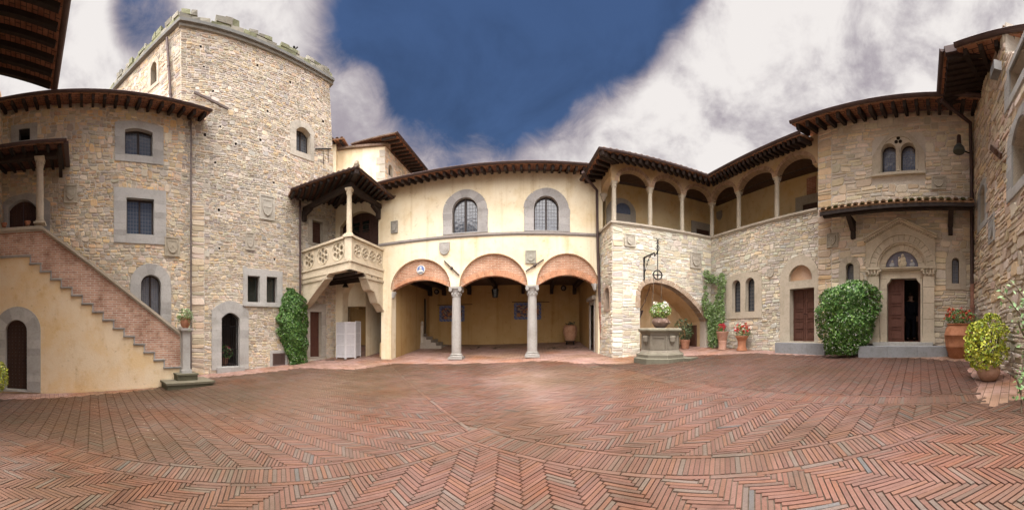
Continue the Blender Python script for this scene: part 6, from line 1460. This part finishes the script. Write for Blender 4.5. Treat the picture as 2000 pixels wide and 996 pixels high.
# jasmine bush by the chapel
dj = 9.55; cj = at(1655, dj); zj = ground(cj.x, cj.y)
t = thing('jasmine_bush', 'dense green jasmine bush covered in small white flowers left of the chapel door', 'bush', (cj.x, cj.y, zj))
pr = pxprof(1655, zj, dj, [(692, 1614, 1672), (680, 1609, 1686), (660, 1605, 1702), (630, 1599, 1711), (600, 1597, 1714), (580, 1599, 1713), (566, 1612, 1712), (556, 1650, 1706), (548, 1680, 1696)])
m_ = MB(); core(m_, (cj.x, cj.y, zj), pr, axes_at(1655), .55, LG, .8); fm = crown(m_, (cj.x, cj.y, zj), pr, 9000, .10, [cat_mul(c, 1.15) for c in LG], 5, axes_at(1655), .55, nfl=1000, fls=.032, lump=.11, inner=.15); m_.build('foliage', M['leaf'], t); kind(fm.build('blossoms', M['flower'], t), 'stuff')
m_ = MB(); [m_.tube([(cj.x+x, cj.y+y, zj-.05), (cj.x+x*1.5, cj.y+y*1.5, zj+.8)], .025, 6, (.12, .08, .05)) for x, y in ((0, 0), (.15, .1), (-.15, -.1))]; m_.build('stem', M['wood'], t)
# ivy on the tower
si, zi = WT.q(574, 711, .25); ci = WT.p(si, 0, .25); zi = ground(ci.x, ci.y); di = ci.length
t = thing('climbing_jasmine', 'dark green climber with tiny white flowers against the tower beside the drainpipe', 'climbing plant', (ci.x, ci.y, zi))
pr = pxprof(574, zi, di, [(712, 566, 598), (700, 563, 600), (680, 556, 603), (655, 543, 604), (640, 538, 604), (620, 540, 604), (600, 546, 603), (585, 550, 600), (572, 552, 580), (564, 555, 562)])
m_ = MB(); core(m_, (ci.x, ci.y, zi), pr, (WT.t, WT.n), .35, LG, .8); fm = crown(m_, (ci.x, ci.y, zi), pr, 7000, .115, [cat_mul(c, .95) for c in LG], 9, (WT.t, WT.n), .42, nfl=260, fls=.035, lump=.24, inner=.15, flc=((.6, .6, .52),)); m_.build('foliage', M['leaf'], t); kind(fm.build('blossoms', M['flower'], t), 'stuff')
# climber in the well corner
q = at(1397, 11.6); zq_ = ground(q.x, q.y); t = thing('wall_climber', 'loose pale green climbing jasmine in the corner right of the niche', 'climbing plant', (q.x, q.y, zq_))
strand = [(1380, 535, 7), (1390, 545, 8), (1400, 548, 8), (1410, 540, 6), (1412, 552, 7), (1409, 565, 8), (1406, 580, 9), (1404, 595, 11), (1401, 610, 15), (1398, 622, 17), (1397, 635, 16), (1396, 648, 14), (1394, 660, 12), (1392, 671, 9), (1379, 550, 4), (1378, 562, 4), (1379, 575, 5), (1377, 588, 7), (1381, 598, 10), (1386, 612, 12)]
r = random.Random(6); m_ = MB(); fm = MB()
def cpos(px, py, o=.16):
    if px < 1391: D = W1; 
    else: D = W2
    dd = (D.D-o)/math.cos(az(px)-D.phi); dm = min(dd, (W1.D-o)/max(.05, math.cos(az(px)-W1.phi))); dd = min(dd, dm) if px < 1391 else dd
    v = at(px, dd); v.z = zat(py, dd); return v
for px, py, rr in strand:
    for i in range(int(rr*rr*2.3)):
        a = r.uniform(0, 2*PI); k = math.sqrt(r.random())*rr; p = cpos(px+k*math.cos(a), py+k*math.sin(a)*1.1, r.uniform(.05, .32)); leaf(m_, p, .10, vc(r.choice(LP), .25, r), r, -at(px, 1)+Vector((0, 0, .5)), .5)
    for i in range(int(rr*1.6)): p = cpos(px+r.gauss(0, rr*.6), py+r.gauss(0, rr*.6), .3); blossom(fm, p, .04, (.72, .72, .60), r, 3)
m_.build('foliage', M['leaf'], t); kind(fm.build('blossoms', M['flower'], t), 'stuff')
m_ = MB(); sp_ = [cpos(*p) for p in ((1393, 674), (1397, 640), (1402, 605), (1409, 565), (1411, 540))]; m_.tube(sp_, .022, 6, (.16, .11, .07)); sp_ = [cpos(*p) for p in ((1393, 674), (1388, 625), (1378, 590), (1379, 540))]; m_.tube(sp_, .018, 6, (.16, .11, .07)); m_.build('stem', M['wood'], t)
def potted(name, label, c, z, prof, pcolr, group=None, n=20, cat='potted plant', soilr=None, rim=None):
    t = thing(name, label, cat, (c.x, c.y, z), group); m_ = MB(); m_.lathe((c.x, c.y, z), prof, n, pcolr); m_.build('pot', M['terra'], t, auto=40); return t
def flowers(t, c, zb, rx, h, nfl, cols, seed, size=.05, parent_part=None, leafc=LG, nleaf=350, ls=.07, heads=True, spread=1.0, name='flower'):
    r = random.Random(seed); m_ = MB(); prof = [(0, rx*.6, rx*.6), (h*.35, rx, rx), (h*.7, rx*.9, rx*.9), (h, rx*.35, rx*.35)]
    crown(m_, (c.x, c.y, zb), prof, nleaf, ls, leafc, seed, inner=.4); m_.build('foliage', M['leaf'], t)
    for i in range(nfl):
        a = r.uniform(0, 2*PI); zz = h*(.35+.7*r.random()); k = rx*(1.05-.55*max(0, zz/h-.4))*math.sqrt(r.uniform(.35, 1)); f = MB(); p = Vector((c.x+k*math.cos(a), c.y+k*math.sin(a), zb+zz)); blossom(f, p, size, r.choice(cols), r, 9); f.build(name, M['flower'], t)
# yellow green bush in a round bowl
cy = gpoint(1931, 742); zy = ground(cy.x, cy.y)+lowland(cy.x, cy.y); dy = math.hypot(cy.x, cy.y); pr_ = .24/ .24*((1955-1908)/2/F*dy)
t = potted('potted_euonymus', 'bright yellow green bush in a round clay bowl against the right stone wall', cy, zy-.01, [(pr_*.55, 0), (pr_*.8, pr_*.25), (pr_*1.0, pr_*.65), (pr_*.98, pr_*.95), (pr_*.8, pr_*1.25), (pr_*.78, pr_*1.38), (pr_*.7, pr_*1.36), (pr_*.68, pr_*1.2)], (.45, .29, .21), cat='potted bush')
pr = pxprof(1924, zy, dy, [(724, 1912, 1936), (715, 1896, 1952), (700, 1884, 1962), (680, 1879, 1970), (660, 1880, 1969), (645, 1887, 1967), (632, 1897, 1958), (622, 1925, 1950), (613, 1938, 1946)])
cyb = at(1924, dy); m_ = MB(); crown(m_, (cyb.x, cyb.y, zy), pr, 2600, .075, LY, 15, axes_at(1924), .95, lump=.30, hole=.25, inner=.45, asp=.55); m_.build('foliage', M['leaf'], t)
m_ = MB(); r = random.Random(3)
for k in range(7): a = k*.9; m_.tube([(cy.x+.06*math.cos(a), cy.y+.06*math.sin(a), zy+pr_*1.1), (cy.x+.14*math.cos(a), cy.y+.14*math.sin(a), zy+pr_*2.2), (cyb.x+.3*math.cos(a), cyb.y+.3*math.sin(a), zy+pr_*4)], .014, 5, (.16, .12, .08))
m_.build('stem', M['wood'], t); m_ = MB(); m_.lathe((cy.x, cy.y, zy+pr_*1.2), [(pr_*.72, 0), (pr_*.7, .03)], 14, (.07, .05, .035)); m_.build('soil', M['soil'], t)
# big jar with red flowers
cjj = at(1873.5, 8.85); zjj = ground(cjj.x, cjj.y)-.12; dq = 8.85; zjj = zat(696, dq); Hj = zat(634, dq)-zjj; wj = (1903-1845)/2/F*dq
t = potted('planted_terracotta_jar', 'huge ribbed terracotta jar with red flowers beside the chapel steps', cjj, zjj-.06, [(wj*.62, 0), (wj*.72, .08), (wj*.9, Hj*.35), (wj*.915, Hj*.36), (wj*.93, Hj*.4), (wj*.925, Hj*.41), (wj*1.0, Hj*.72), (wj*1.015, Hj*.73), (wj*1.0, Hj*.77), (wj*.99, Hj*.78), (wj*.9, Hj*.95), (wj*.78, Hj*1.03), (wj*.84, Hj*1.06), (wj*.84, Hj*1.1), (wj*.72, Hj*1.09), (wj*.7, Hj*.98)], (.42, .185, .095), cat='planted jar', n=28)
flowers(t, cjj, zjj+Hj*.98, wj*1.08, .44, 70, [(.62, .06, .03), (.68, .10, .05), (.55, .04, .04), (.70, .16, .10)], 31, .055, nleaf=650, leafc=LP+LG, ls=.08)
# geranium urns
ca = gpoint(1411, 682.5); za_ = ground(ca.x, ca.y)+lowland(ca.x, ca.y); da = math.hypot(ca.x, ca.y); u = da/F
t = potted('geranium_urn', 'pale two part clay urn with red geraniums beside the wall climber', ca, za_-.01, [(8.5*u, 0), (8.8*u, 2*u), (7.6*u, 6*u), (8.2*u, 15*u), (8.6*u, 17*u), (8.0*u, 18*u), (9*u, 20*u), (11.2*u, 32*u), (12*u, 33*u), (12*u, 36*u), (10.6*u, 36*u), (10*u, 31*u)], (.50, .30, .22)); flowers(t, ca, za_+33*u, 8*u, 16*u, 22, [(.60, .03, .06), (.66, .05, .08), (.5, .02, .05)], 41, .07, nleaf=160)
cb2 = gpoint(1449, 684.5); zb2 = ground(cb2.x, cb2.y)+lowland(cb2.x, cb2.y); u = math.hypot(cb2.x, cb2.y)/F
t = potted('geranium_urn', 'orange flared clay urn with red and white geraniums below the twin lancets', cb2, zb2-.01, [(10.5*u, 0), (10.8*u, 2*u), (8.2*u, 8*u), (7.6*u, 13*u), (8.6*u, 18*u), (8.2*u, 19*u), (12*u, 26*u), (13*u, 27*u), (13*u, 29*u), (11*u, 29*u), (10*u, 26*u)], (.44, .20, .11)); flowers(t, cb2, zb2+25*u, 16*u, 26*u, 46, [(.60, .03, .05), (.66, .07, .05), (.68, .12, .06), (.75, .70, .66), (.5, .02, .06)], 43, .075, nleaf=380, leafc=LG+LP)
# urn on the well
u = 10.6/F; zu = wz+H+.005
t = potted('flower_urn', 'round clay urn of white flowers standing on the stone well', wc, zu, [(8*u, 0), (12*u, 3*u), (17*u, 10*u), (17.5*u, 14*u), (15.5*u, 18*u), (13*u, 20*u), (14.5*u, 22*u), (12*u, 22*u), (11*u, 17*u)], (.24, .165, .135))
for a in (-2.2, -1.3, -.4): m_ = MB(); q = wc+Vector((math.cos(a), math.sin(a), 0))*16.5*u; m_.ball((q.x, q.y, zu+11*u), 3.4*u, 8, (.22, .15, .12)); m_.ball((q.x+math.cos(a)*.04, q.y+math.sin(a)*.04, zu+11*u), 1.6*u, 8, (.28, .2, .17)); m_.build('boss', M['terra'], t, auto=50)
flowers(t, wc, zu+20*u, 21*u, 30*u, 34, [(.78, .77, .68), (.74, .72, .62), (.78, .76, .7)], 51, .075, nleaf=900, leafc=[(.10, .19, .03), (.14, .24, .04), (.22, .28, .04), (.08, .14, .03)], ls=.075)
# shrub in the niche
cn_ = gpoint(1338, 681); zn = ground(cn_.x, cn_.y)+lowland(cn_.x, cn_.y); u = math.hypot(cn_.x, cn_.y)/F
t = potted('potted_shrub', 'dark leafy shrub in a small clay pot behind the stone well', cn_, zn-.01, [(7*u, 0), (9.4*u, 15*u), (10.2*u, 15*u), (10.2*u, 18*u), (8.6*u, 18*u), (8*u, 15*u)], (.38, .19, .12))
pr = [(14*u, 6*u, 6*u), (24*u, 18*u, 14*u), (36*u, 22*u, 15*u), (50*u, 20*u, 12*u), (58*u, 12*u, 3*u)]; m_ = MB(); crown(m_, (cn_.x, cn_.y, zn), pr, 520, .10, [(.05, .09, .035), (.08, .12, .05), (.10, .14, .06)], 61, axes_at(1338), .8, hole=.15, inner=.5); m_.build('foliage', M['leaf'], t)
m_ = MB(); [m_.tube([(cn_.x, cn_.y, zn+14*u), (cn_.x+x, cn_.y+y, zn+45*u)], .014, 5, (.14, .1, .06)) for x, y in ((.15, 0), (-.2, .05), (0, -.1), (-.3, -.1))]; m_.build('stem', M['wood'], t)
# trailing ivy pot on the newel post
u = Vector((nb.x, nb.y, 0)).length/F; t = potted('trailing_ivy_pot', 'clay pot of pale variegated trailing ivy on the stair newel post', Vector((nb.x, nb.y, 0)), n_t+.002, [(5*u, 0), (8.5*u, 5*u), (10*u, 12*u), (9.6*u, 17*u), (10.6*u, 18*u), (10.6*u, 20*u), (9*u, 20*u), (8.6*u, 16*u)], (.40, .19, .11))
m_ = MB(); r = random.Random(8); VG = [(.30, .38, .20), (.42, .48, .30), (.20, .30, .10), (.14, .22, .06)]
crown(m_, (nb.x, nb.y, n_t+14*u), [(0, 9*u, 9*u), (8*u, 16*u, 15*u), (18*u, 15*u, 13*u), (24*u, 6*u, 5*u)], 500, .07, VG, 71, axes_at(360), .9, inner=.4)
for k in range(16):
    a = r.uniform(0, 2*PI); L = r.uniform(10, 26)*u; rr = r.uniform(12, 20)*u
    for i in range(14): f = i/13; p = Vector((nb.x+math.cos(a)*rr*(.5+.6*f), nb.y+math.sin(a)*rr*(.5+.6*f), n_t+20*u+4*u*math.sin(f*PI)-L*f*f)); leaf(m_, p, .065, vc(r.choice(VG), .2, r), r)
m_.build('foliage', M['leaf'], t)
# potted pink flowers behind the grille
cg = WT.p((t4[0][0]+t4[1][0])/2-.05, 0, -.75); zg_ = t4[0][1]; t = potted('potted_pink_flowers', 'pink flowers in a clay pot behind the tower grille gate', cg, zg_-.01, [(.14, 0), (.19, .28), (.21, .28), (.21, .34), (.17, .34), (.16, .28)], (.36, .18, .11)); flowers(t, cg, zg_+.3, .36, .6, 14, [(.70, .20, .24), (.65, .25, .25), (.6, .12, .16)], 81, .08, nleaf=320, ls=.11)
# bush at the left edge
cl_ = at(-12, 9.0); zl_ = ground(cl_.x, cl_.y); t = thing('yellow_bush', 'yellow green bush cut off by the left edge beside the studded door', 'bush', (cl_.x, cl_.y, zl_)); m_ = MB(); pr = pxprof(-12, zl_, 9.0, [(762, -40, 6), (750, -50, 13), (735, -50, 16), (720, -44, 14), (708, -34, 4)]); crown(m_, (cl_.x, cl_.y, zl_), pr, 1300, .085, LY, 91, axes_at(-12), .9, inner=.4); m_.build('foliage', M['leaf'], t)
m_ = MB(); m_.tube([(cl_.x, cl_.y, zl_-.05), (cl_.x, cl_.y, zl_+.5)], .03, 6, (.14, .1, .06)); m_.build('stem', M['wood'], t)
# rose shrub at the right edge
cr_ = gpoint(1995, 806); drr = math.hypot(cr_.x, cr_.y); cr_.z = ground(cr_.x, cr_.y); t = thing('rose_shrub', 'thin arching rose shrub with pale leaves at the right edge of the photo', 'shrub', cr_); m_ = MB(); lm = MB(); r = random.Random(14)
def rp(px, py, dd=0): v = at(px, drr+dd); v.z = zat(py, drr+dd); return v
stems = [[(1995, 806, 0), (1994, 760, 0), (1998, 710, .05), (2003, 660, .05)], [(2010, 640, 0), (1990, 610, -.05), (1972, 586, -.1), (1955, 570, -.1), (1944, 556, -.12)], [(1996, 760, 0), (2010, 700, .1), (2018, 640, .1), (2006, 590, .0), (1985, 560, -.05), (1968, 550, -.1)], [(1994, 770, 0), (1988, 745, -.1), (1984, 735, -.1)], [(2003, 660, .05), (1992, 640, 0), (1988, 625, -.1)]]
for s in stems:
    P = [rp(*p) for p in s]; m_.tube(P, [.016-.010*k/len(P) for k in range(len(P))], 6, (.15, .12, .08))
    for a, b in zip(P, P[1:]):
        n = int((b-a).length/.05)
        for k in range(n):
            q = a+(b-a)*(k/n)
            if q.z < cr_.z+.25: continue
            for _ in range(2 if s is not stems[0] else 1): leaf(lm, q+Vector((r.gauss(0, .055), r.gauss(0, .055), r.gauss(0, .06))), .075, vc(r.choice([(.22, .34, .14), (.28, .40, .20), (.16, .27, .09), (.12, .22, .07)]), .2, r), r, (-.8, -.3, .5), .6)
m_.build('stem', M['wood'], t); lm.build('foliage', M['leaf'], t)
# a few fallen petals and pale specks on the mossy left paving
pm_ = MB(); r = random.Random(19)
for k in range(70):
    px, py = r.uniform(20, 480), r.uniform(768, 860); v = gpoint(px, py); v.z += lowland(v.x, v.y)+.006
    leaf(pm_, v, r.uniform(.018, .034), vc((.50, .47, .40), .2, r), r, (0, 0, 4), .7)
pmo = pm_.build('fallen_petals', M['flower']); kind(pmo, 'stuff'); pmo['label'] = 'pale fallen petals scattered over the mossy paving at left'; pmo['category'] = 'petals'

# ================================================================== PERSON
pc = at(1779, 11.0); pz = zf_+.001; PT = thing('person', 'person in a dark suit with white collar standing with back turned inside the chapel doorway', 'person', (pc.x, pc.y, pz))
fwd = Vector((math.sin(az(1779)+.12), math.cos(az(1779)+.12), 0)); rt = Vector((fwd.y, -fwd.x, 0)); PH = (92/F*11.0)/1.75
def L3(x, y, z): return Vector((pc.x, pc.y, pz))+rt*(x*PH)+fwd*(y*PH)+Vector((0, 0, z*PH))
def skin(name, verts, edges, radii, m, col, parent, root=0, sub=2):
    me = bpy.data.meshes.new(name); me.from_pydata([tuple(L3(*v)-Vector(LOC[PT.name])) for v in verts], edges, []); o = bpy.data.objects.new(name, me); C.objects.link(o)
    sk = o.modifiers.new('s', 'SKIN'); sk.use_smooth_shade = True
    for i, d in enumerate(me.skin_vertices[0].data): rr = radii[i]; d.radius = (rr[0]*PH, rr[1]*PH) if isinstance(rr, tuple) else (rr*PH, rr*PH); d.use_root = i == root
    sb = o.modifiers.new('d', 'SUBSURF'); sb.levels = sb.render_levels = sub
    dg = bpy.context.evaluated_depsgraph_get(); nm = bpy.data.meshes.new_from_object(o.evaluated_get(dg)); o.modifiers.clear(); o.data = nm
    nm.materials.clear(); nm.materials.append(m); at_ = nm.color_attributes.new('col', 'FLOAT_COLOR', 'CORNER'); at_.data.foreach_set('color', [*col, 1]*len(nm.loops))
    nm.polygons.foreach_set('use_smooth', [True]*len(nm.polygons)); o.parent = parent; LOC[o.name] = LOC[PT.name]; return o
SK = (.42, .25, .18)
# one body, jointed: pelvis, spine, neck, head, arms with hands, legs with feet
bv = [(0, 0, .95), (0, .01, 1.15), (0, .0, 1.38), (0, .0, 1.50), (0, .02, 1.60), (0, .02, 1.70), (-.10, 0, .90), (-.11, .01, .50), (-.12, -.01, .09), (-.13, .12, .04), (.10, 0, .90), (.11, .02, .50), (.12, 0, .09), (.13, .13, .04), (-.19, 0, 1.40), (-.24, -.01, 1.12), (-.23, .04, .87), (-.225, .06, .78), (.19, 0, 1.40), (.25, -.01, 1.12), (.23, .05, .87), (.22, .07, .78)]
be = [(0, 1), (1, 2), (2, 3), (3, 4), (4, 5), (0, 6), (6, 7), (7, 8), (8, 9), (0, 10), (10, 11), (11, 12), (12, 13), (2, 14), (14, 15), (15, 16), (16, 17), (2, 18), (18, 19), (19, 20), (20, 21)]
br = [.13, .13, .15, .055, .085, .075, .085, .055, .04, .035, .085, .055, .04, .035, .055, .042, .03, .026, .055, .042, .03, .026]
body = skin('body', bv, be, br, M['skin'], SK, PT)
for sx in (-1, 1):
    for k, (dx, l) in enumerate(((-.02, .07), (-.007, .085), (.007, .08), (.02, .065))): skin('finger', [(sx*.222+dx, .06, .79), (sx*.222+dx, .065, .755), (sx*.22+dx, .055, .755-l*.6)], [(0, 1), (1, 2)], [.009, .0085, .007], M['skin'], SK, body, sub=1)
    skin('thumb', [(sx*.215, .07, .82), (sx*.2, .09, .79), (sx*.2, .095, .76)], [(0, 1), (1, 2)], [.011, .01, .008], M['skin'], SK, body, sub=1)
SUIT = (.012, .014, .024)
skin('jacket', [(0, 0, .84), (0, .005, 1.02), (0, .01, 1.2), (0, 0, 1.38), (0, 0, 1.47), (-.19, 0, 1.40), (-.245, -.01, 1.12), (-.235, .035, .90), (.19, 0, 1.40), (.255, -.01, 1.12), (.235, .045, .90)], [(0, 1), (1, 2), (2, 3), (3, 4), (3, 5), (5, 6), (6, 7), (3, 8), (8, 9), (9, 10)], [(.19, .14), (.17, .135), (.185, .14), (.18, .13), .08, .08, .065, .052, .08, .065, .052], M['cloth'], SUIT, PT, root=2)
skin('trousers', [(0, 0, .92), (-.10, 0, .88), (-.11, .01, .5), (-.12, -.01, .10), (.10, 0, .88), (.11, .02, .5), (.12, 0, .10)], [(0, 1), (1, 2), (2, 3), (0, 4), (4, 5), (5, 6)], [.15, .11, .08, .07, .11, .08, .07], M['cloth'], (.010, .011, .018), PT)
for sx in (-1, 1): skin('shoe', [(sx*.12, -.03, .045), (sx*.125, .06, .045), (sx*.13, .16, .035)], [(0, 1), (1, 2)], [.05, .052, .04], M['door'], (.03, .012, .01), PT, sub=1)
skin('hair', [(0, -.035, 1.64), (0, -.02, 1.71), (0, .03, 1.745)], [(0, 1), (1, 2)], [.062, .082, .072], M['cloth'], (.055, .03, .018), PT, sub=1)
skin('collar', [(0, -.005, 1.475), (0, .0, 1.515)], [(0, 1)], [.075, .066], M['cloth'], (.7, .7, .7), PT, sub=1)
for sx in (-1, 1): skin('ear', [(sx*.083, .01, 1.61), (sx*.088, .0, 1.645)], [(0, 1)], [.016, .018], M['skin'], SK, body, sub=1)
skin('nose', [(0, .11, 1.62), (0, .125, 1.605)], [(0, 1)], [.014, .016], M['skin'], SK, body, sub=1)
for sx in (-1, 1): skin('eye', [(sx*.03, .097, 1.645), (sx*.03, .101, 1.647)], [(0, 1)], [.012, .01], M['cloth'], (.1, .08, .07), body, sub=1)
skin('mouth', [(-.02, .1, 1.565), (.02, .1, 1.565)], [(0, 1)], [.007, .007], M['skin'], (.3, .12, .1), body, sub=1)

# ================================================================== SKY AND LIGHT
sun_az, sun_el = 186.0, 66.0     # compass bearing (0 = view direction, clockwise) behind and left of the tripod
w = bpy.data.worlds.new('World'); bpy.context.scene.world = w; w.use_nodes = True; nt = w.node_tree; N = nt.nodes; Lk = nt.links; bg = N['Background']
sky = N.new('ShaderNodeTexSky'); sky.sky_type = 'NISHITA'; sky.sun_disc = False; sky.sun_elevation = rad(sun_el); sky.sun_rotation = rad(sun_az); sky.altitude = 300; sky.air_density = 1.0; sky.dust_density = .3; sky.ozone_density = 3
tc = N.new('ShaderNodeTexCoord'); D = tc.outputs['Generated']
def dirn(px, py): a = az(px); e = math.atan((YH-py)/F); return (math.sin(a)*math.cos(e), math.cos(a)*math.cos(e), math.sin(e))
def math_(op, a, b=None, c=None):
    n = N.new('ShaderNodeMath'); n.operation = op
    for i, x in enumerate((a, b, c)):
        if x is None: continue
        if isinstance(x, (int, float)): n.inputs[i].default_value = x
        else: Lk.new(x, n.inputs[i])
    return n.outputs[0]
def ss(x, lo, hi, a=0.0, b=1.0):
    n = N.new('ShaderNodeMapRange'); n.interpolation_type = 'SMOOTHSTEP'; n.inputs[1].default_value = lo; n.inputs[2].default_value = hi; n.inputs[3].default_value = a; n.inputs[4].default_value = b; Lk.new(x, n.inputs[0]); return n.outputs[0]
def dot(v):
    n = N.new('ShaderNodeVectorMath'); n.operation = 'DOT_PRODUCT'; Lk.new(D, n.inputs[0]); n.inputs[1].default_value = v; return n.outputs['Value']
def noise(scale, det=8, rough=.6, offs=(0, 0, 0), stretch=(1, 1, 1.5), dist=0.0):
    mp = N.new('ShaderNodeMapping'); mp.inputs['Scale'].default_value = stretch; mp.inputs['Location'].default_value = offs; Lk.new(D, mp.inputs[0])
    n = N.new('ShaderNodeTexNoise'); n.inputs['Scale'].default_value = scale; n.inputs['Detail'].default_value = det; n.inputs['Roughness'].default_value = rough; n.inputs['Distortion'].default_value = dist; Lk.new(mp.outputs[0], n.inputs['Vector']); return n.outputs['Fac']
blobs = BLOBS
cov = None
for px, py, rdeg, wgt in blobs:
    m = ss(dot(dirn(px, py)), math.cos(rad(rdeg*1.25)), math.cos(rad(rdeg*.25)), 0, wgt); cov = m if cov is None else math_('ADD', cov, m)
over = ss(dot((0, -.12, .993)), .70, .86, 0, 1.5); cov = math_('ADD', cov, over); behind = ss(dot((0, -1, 0)), .15, .5, 0, 1.5); cov = math_('ADD', cov, behind)
cov = math_('ADD', cov, math_('MULTIPLY', math_('SUBTRACT', noise(3.2, 10, .62, dist=.3), .5), NAMP)); cov = math_('ADD', cov, math_('MULTIPLY', math_('SUBTRACT', noise(10, 8, .65, (3, 1, 2), dist=.5), .5), .95))
mask = ss(cov, -.12, .6)
thick = ss(cov, .25, 1.15)
shade = math_('MULTIPLY', ss(noise(4.5, 8, .6, (7, 2, 5), dist=.2), .28, .56), thick)
cc = N.new('ShaderNodeMix'); cc.data_type = 'RGBA'; Lk.new(shade, cc.inputs[0]); cc.inputs[6].default_value = CDARK; cc.inputs[7].default_value = CLITE
bright = ss(dot((0, -.12, .993)), .745, .91, 1.0, FILL_TOP); br2 = ss(dot((.12, -.84, .53)), .58, .93, 1.0, FILL_BACK); bright = math_('MAXIMUM', bright, br2)  # unseen sky overhead and behind boosted as fill light for the walls
cs = N.new('ShaderNodeVectorMath'); cs.operation = 'SCALE'; Lk.new(cc.outputs[2], cs.inputs[0]); Lk.new(bright, cs.inputs['Scale'])
bl = N.new('ShaderNodeVectorMath'); bl.operation = 'MULTIPLY'; Lk.new(sky.outputs[0], bl.inputs[0]); bl.inputs[1].default_value = SKYMUL; mot = ss(noise(2.6, 7, .6, (5, 9, 1), dist=.5), .3, .7, .80, 1.22); bl2 = N.new('ShaderNodeVectorMath'); bl2.operation = 'SCALE'; Lk.new(bl.outputs[0], bl2.inputs[0]); Lk.new(mot, bl2.inputs['Scale']); bl = bl2
mx = N.new('ShaderNodeMix'); mx.data_type = 'RGBA'; Lk.new(mask, mx.inputs[0]); Lk.new(bl.outputs[0], mx.inputs[6])
csv = N.new('ShaderNodeVectorMath'); csv.operation = 'SCALE'; Lk.new(cs.outputs[0], csv.inputs[0]); csv.inputs['Scale'].default_value = 1/.1; Lk.new(csv.outputs[0], mx.inputs[7])
Lk.new(mx.outputs[2], bg.inputs['Color']); bg.inputs['Strength'].default_value = .1
sl_ = bpy.data.lights.new('sun', 'SUN'); sl_.energy = SUN_E; sl_.angle = rad(30); sl_.color = (1, .95, .87); so = bpy.data.objects.new('sun', sl_); C.objects.link(so)
sd = Vector((math.sin(rad(sun_az))*math.cos(rad(sun_el)), math.cos(rad(sun_az))*math.cos(rad(sun_el)), math.sin(rad(sun_el)))); so.rotation_euler = (-sd).to_track_quat('-Z', 'Y').to_euler(); so.location = sd*60
cam = bpy.data.cameras.new('camera'); co = bpy.data.objects.new('camera', cam); C.objects.link(co); co.location = (0, 0, Z0); co.rotation_euler = (PI/2, 0, 0)
cam.type = 'PANO'; cam.panorama_type = 'CENTRAL_CYLINDRICAL'; cam.central_cylindrical_range_u_min = -rad(1000/K); cam.central_cylindrical_range_u_max = rad(1000/K); cam.central_cylindrical_range_v_min = -(996-YH)/F; cam.central_cylindrical_range_v_max = YH/F; cam.central_cylindrical_radius = 1
cam.clip_end = 500; cam.clip_start = .05
sc = bpy.context.scene; sc.camera = co; sc.view_settings.view_transform = 'Standard'; sc.view_settings.look = 'None'; sc.view_settings.exposure = EXPO; sc.view_settings.gamma = 1
sc.render.engine = 'CYCLES'; sc.cycles.max_bounces = 6; sc.cycles.diffuse_bounces = 4; sc.cycles.use_denoising = True
bpy.context.view_layer.update()
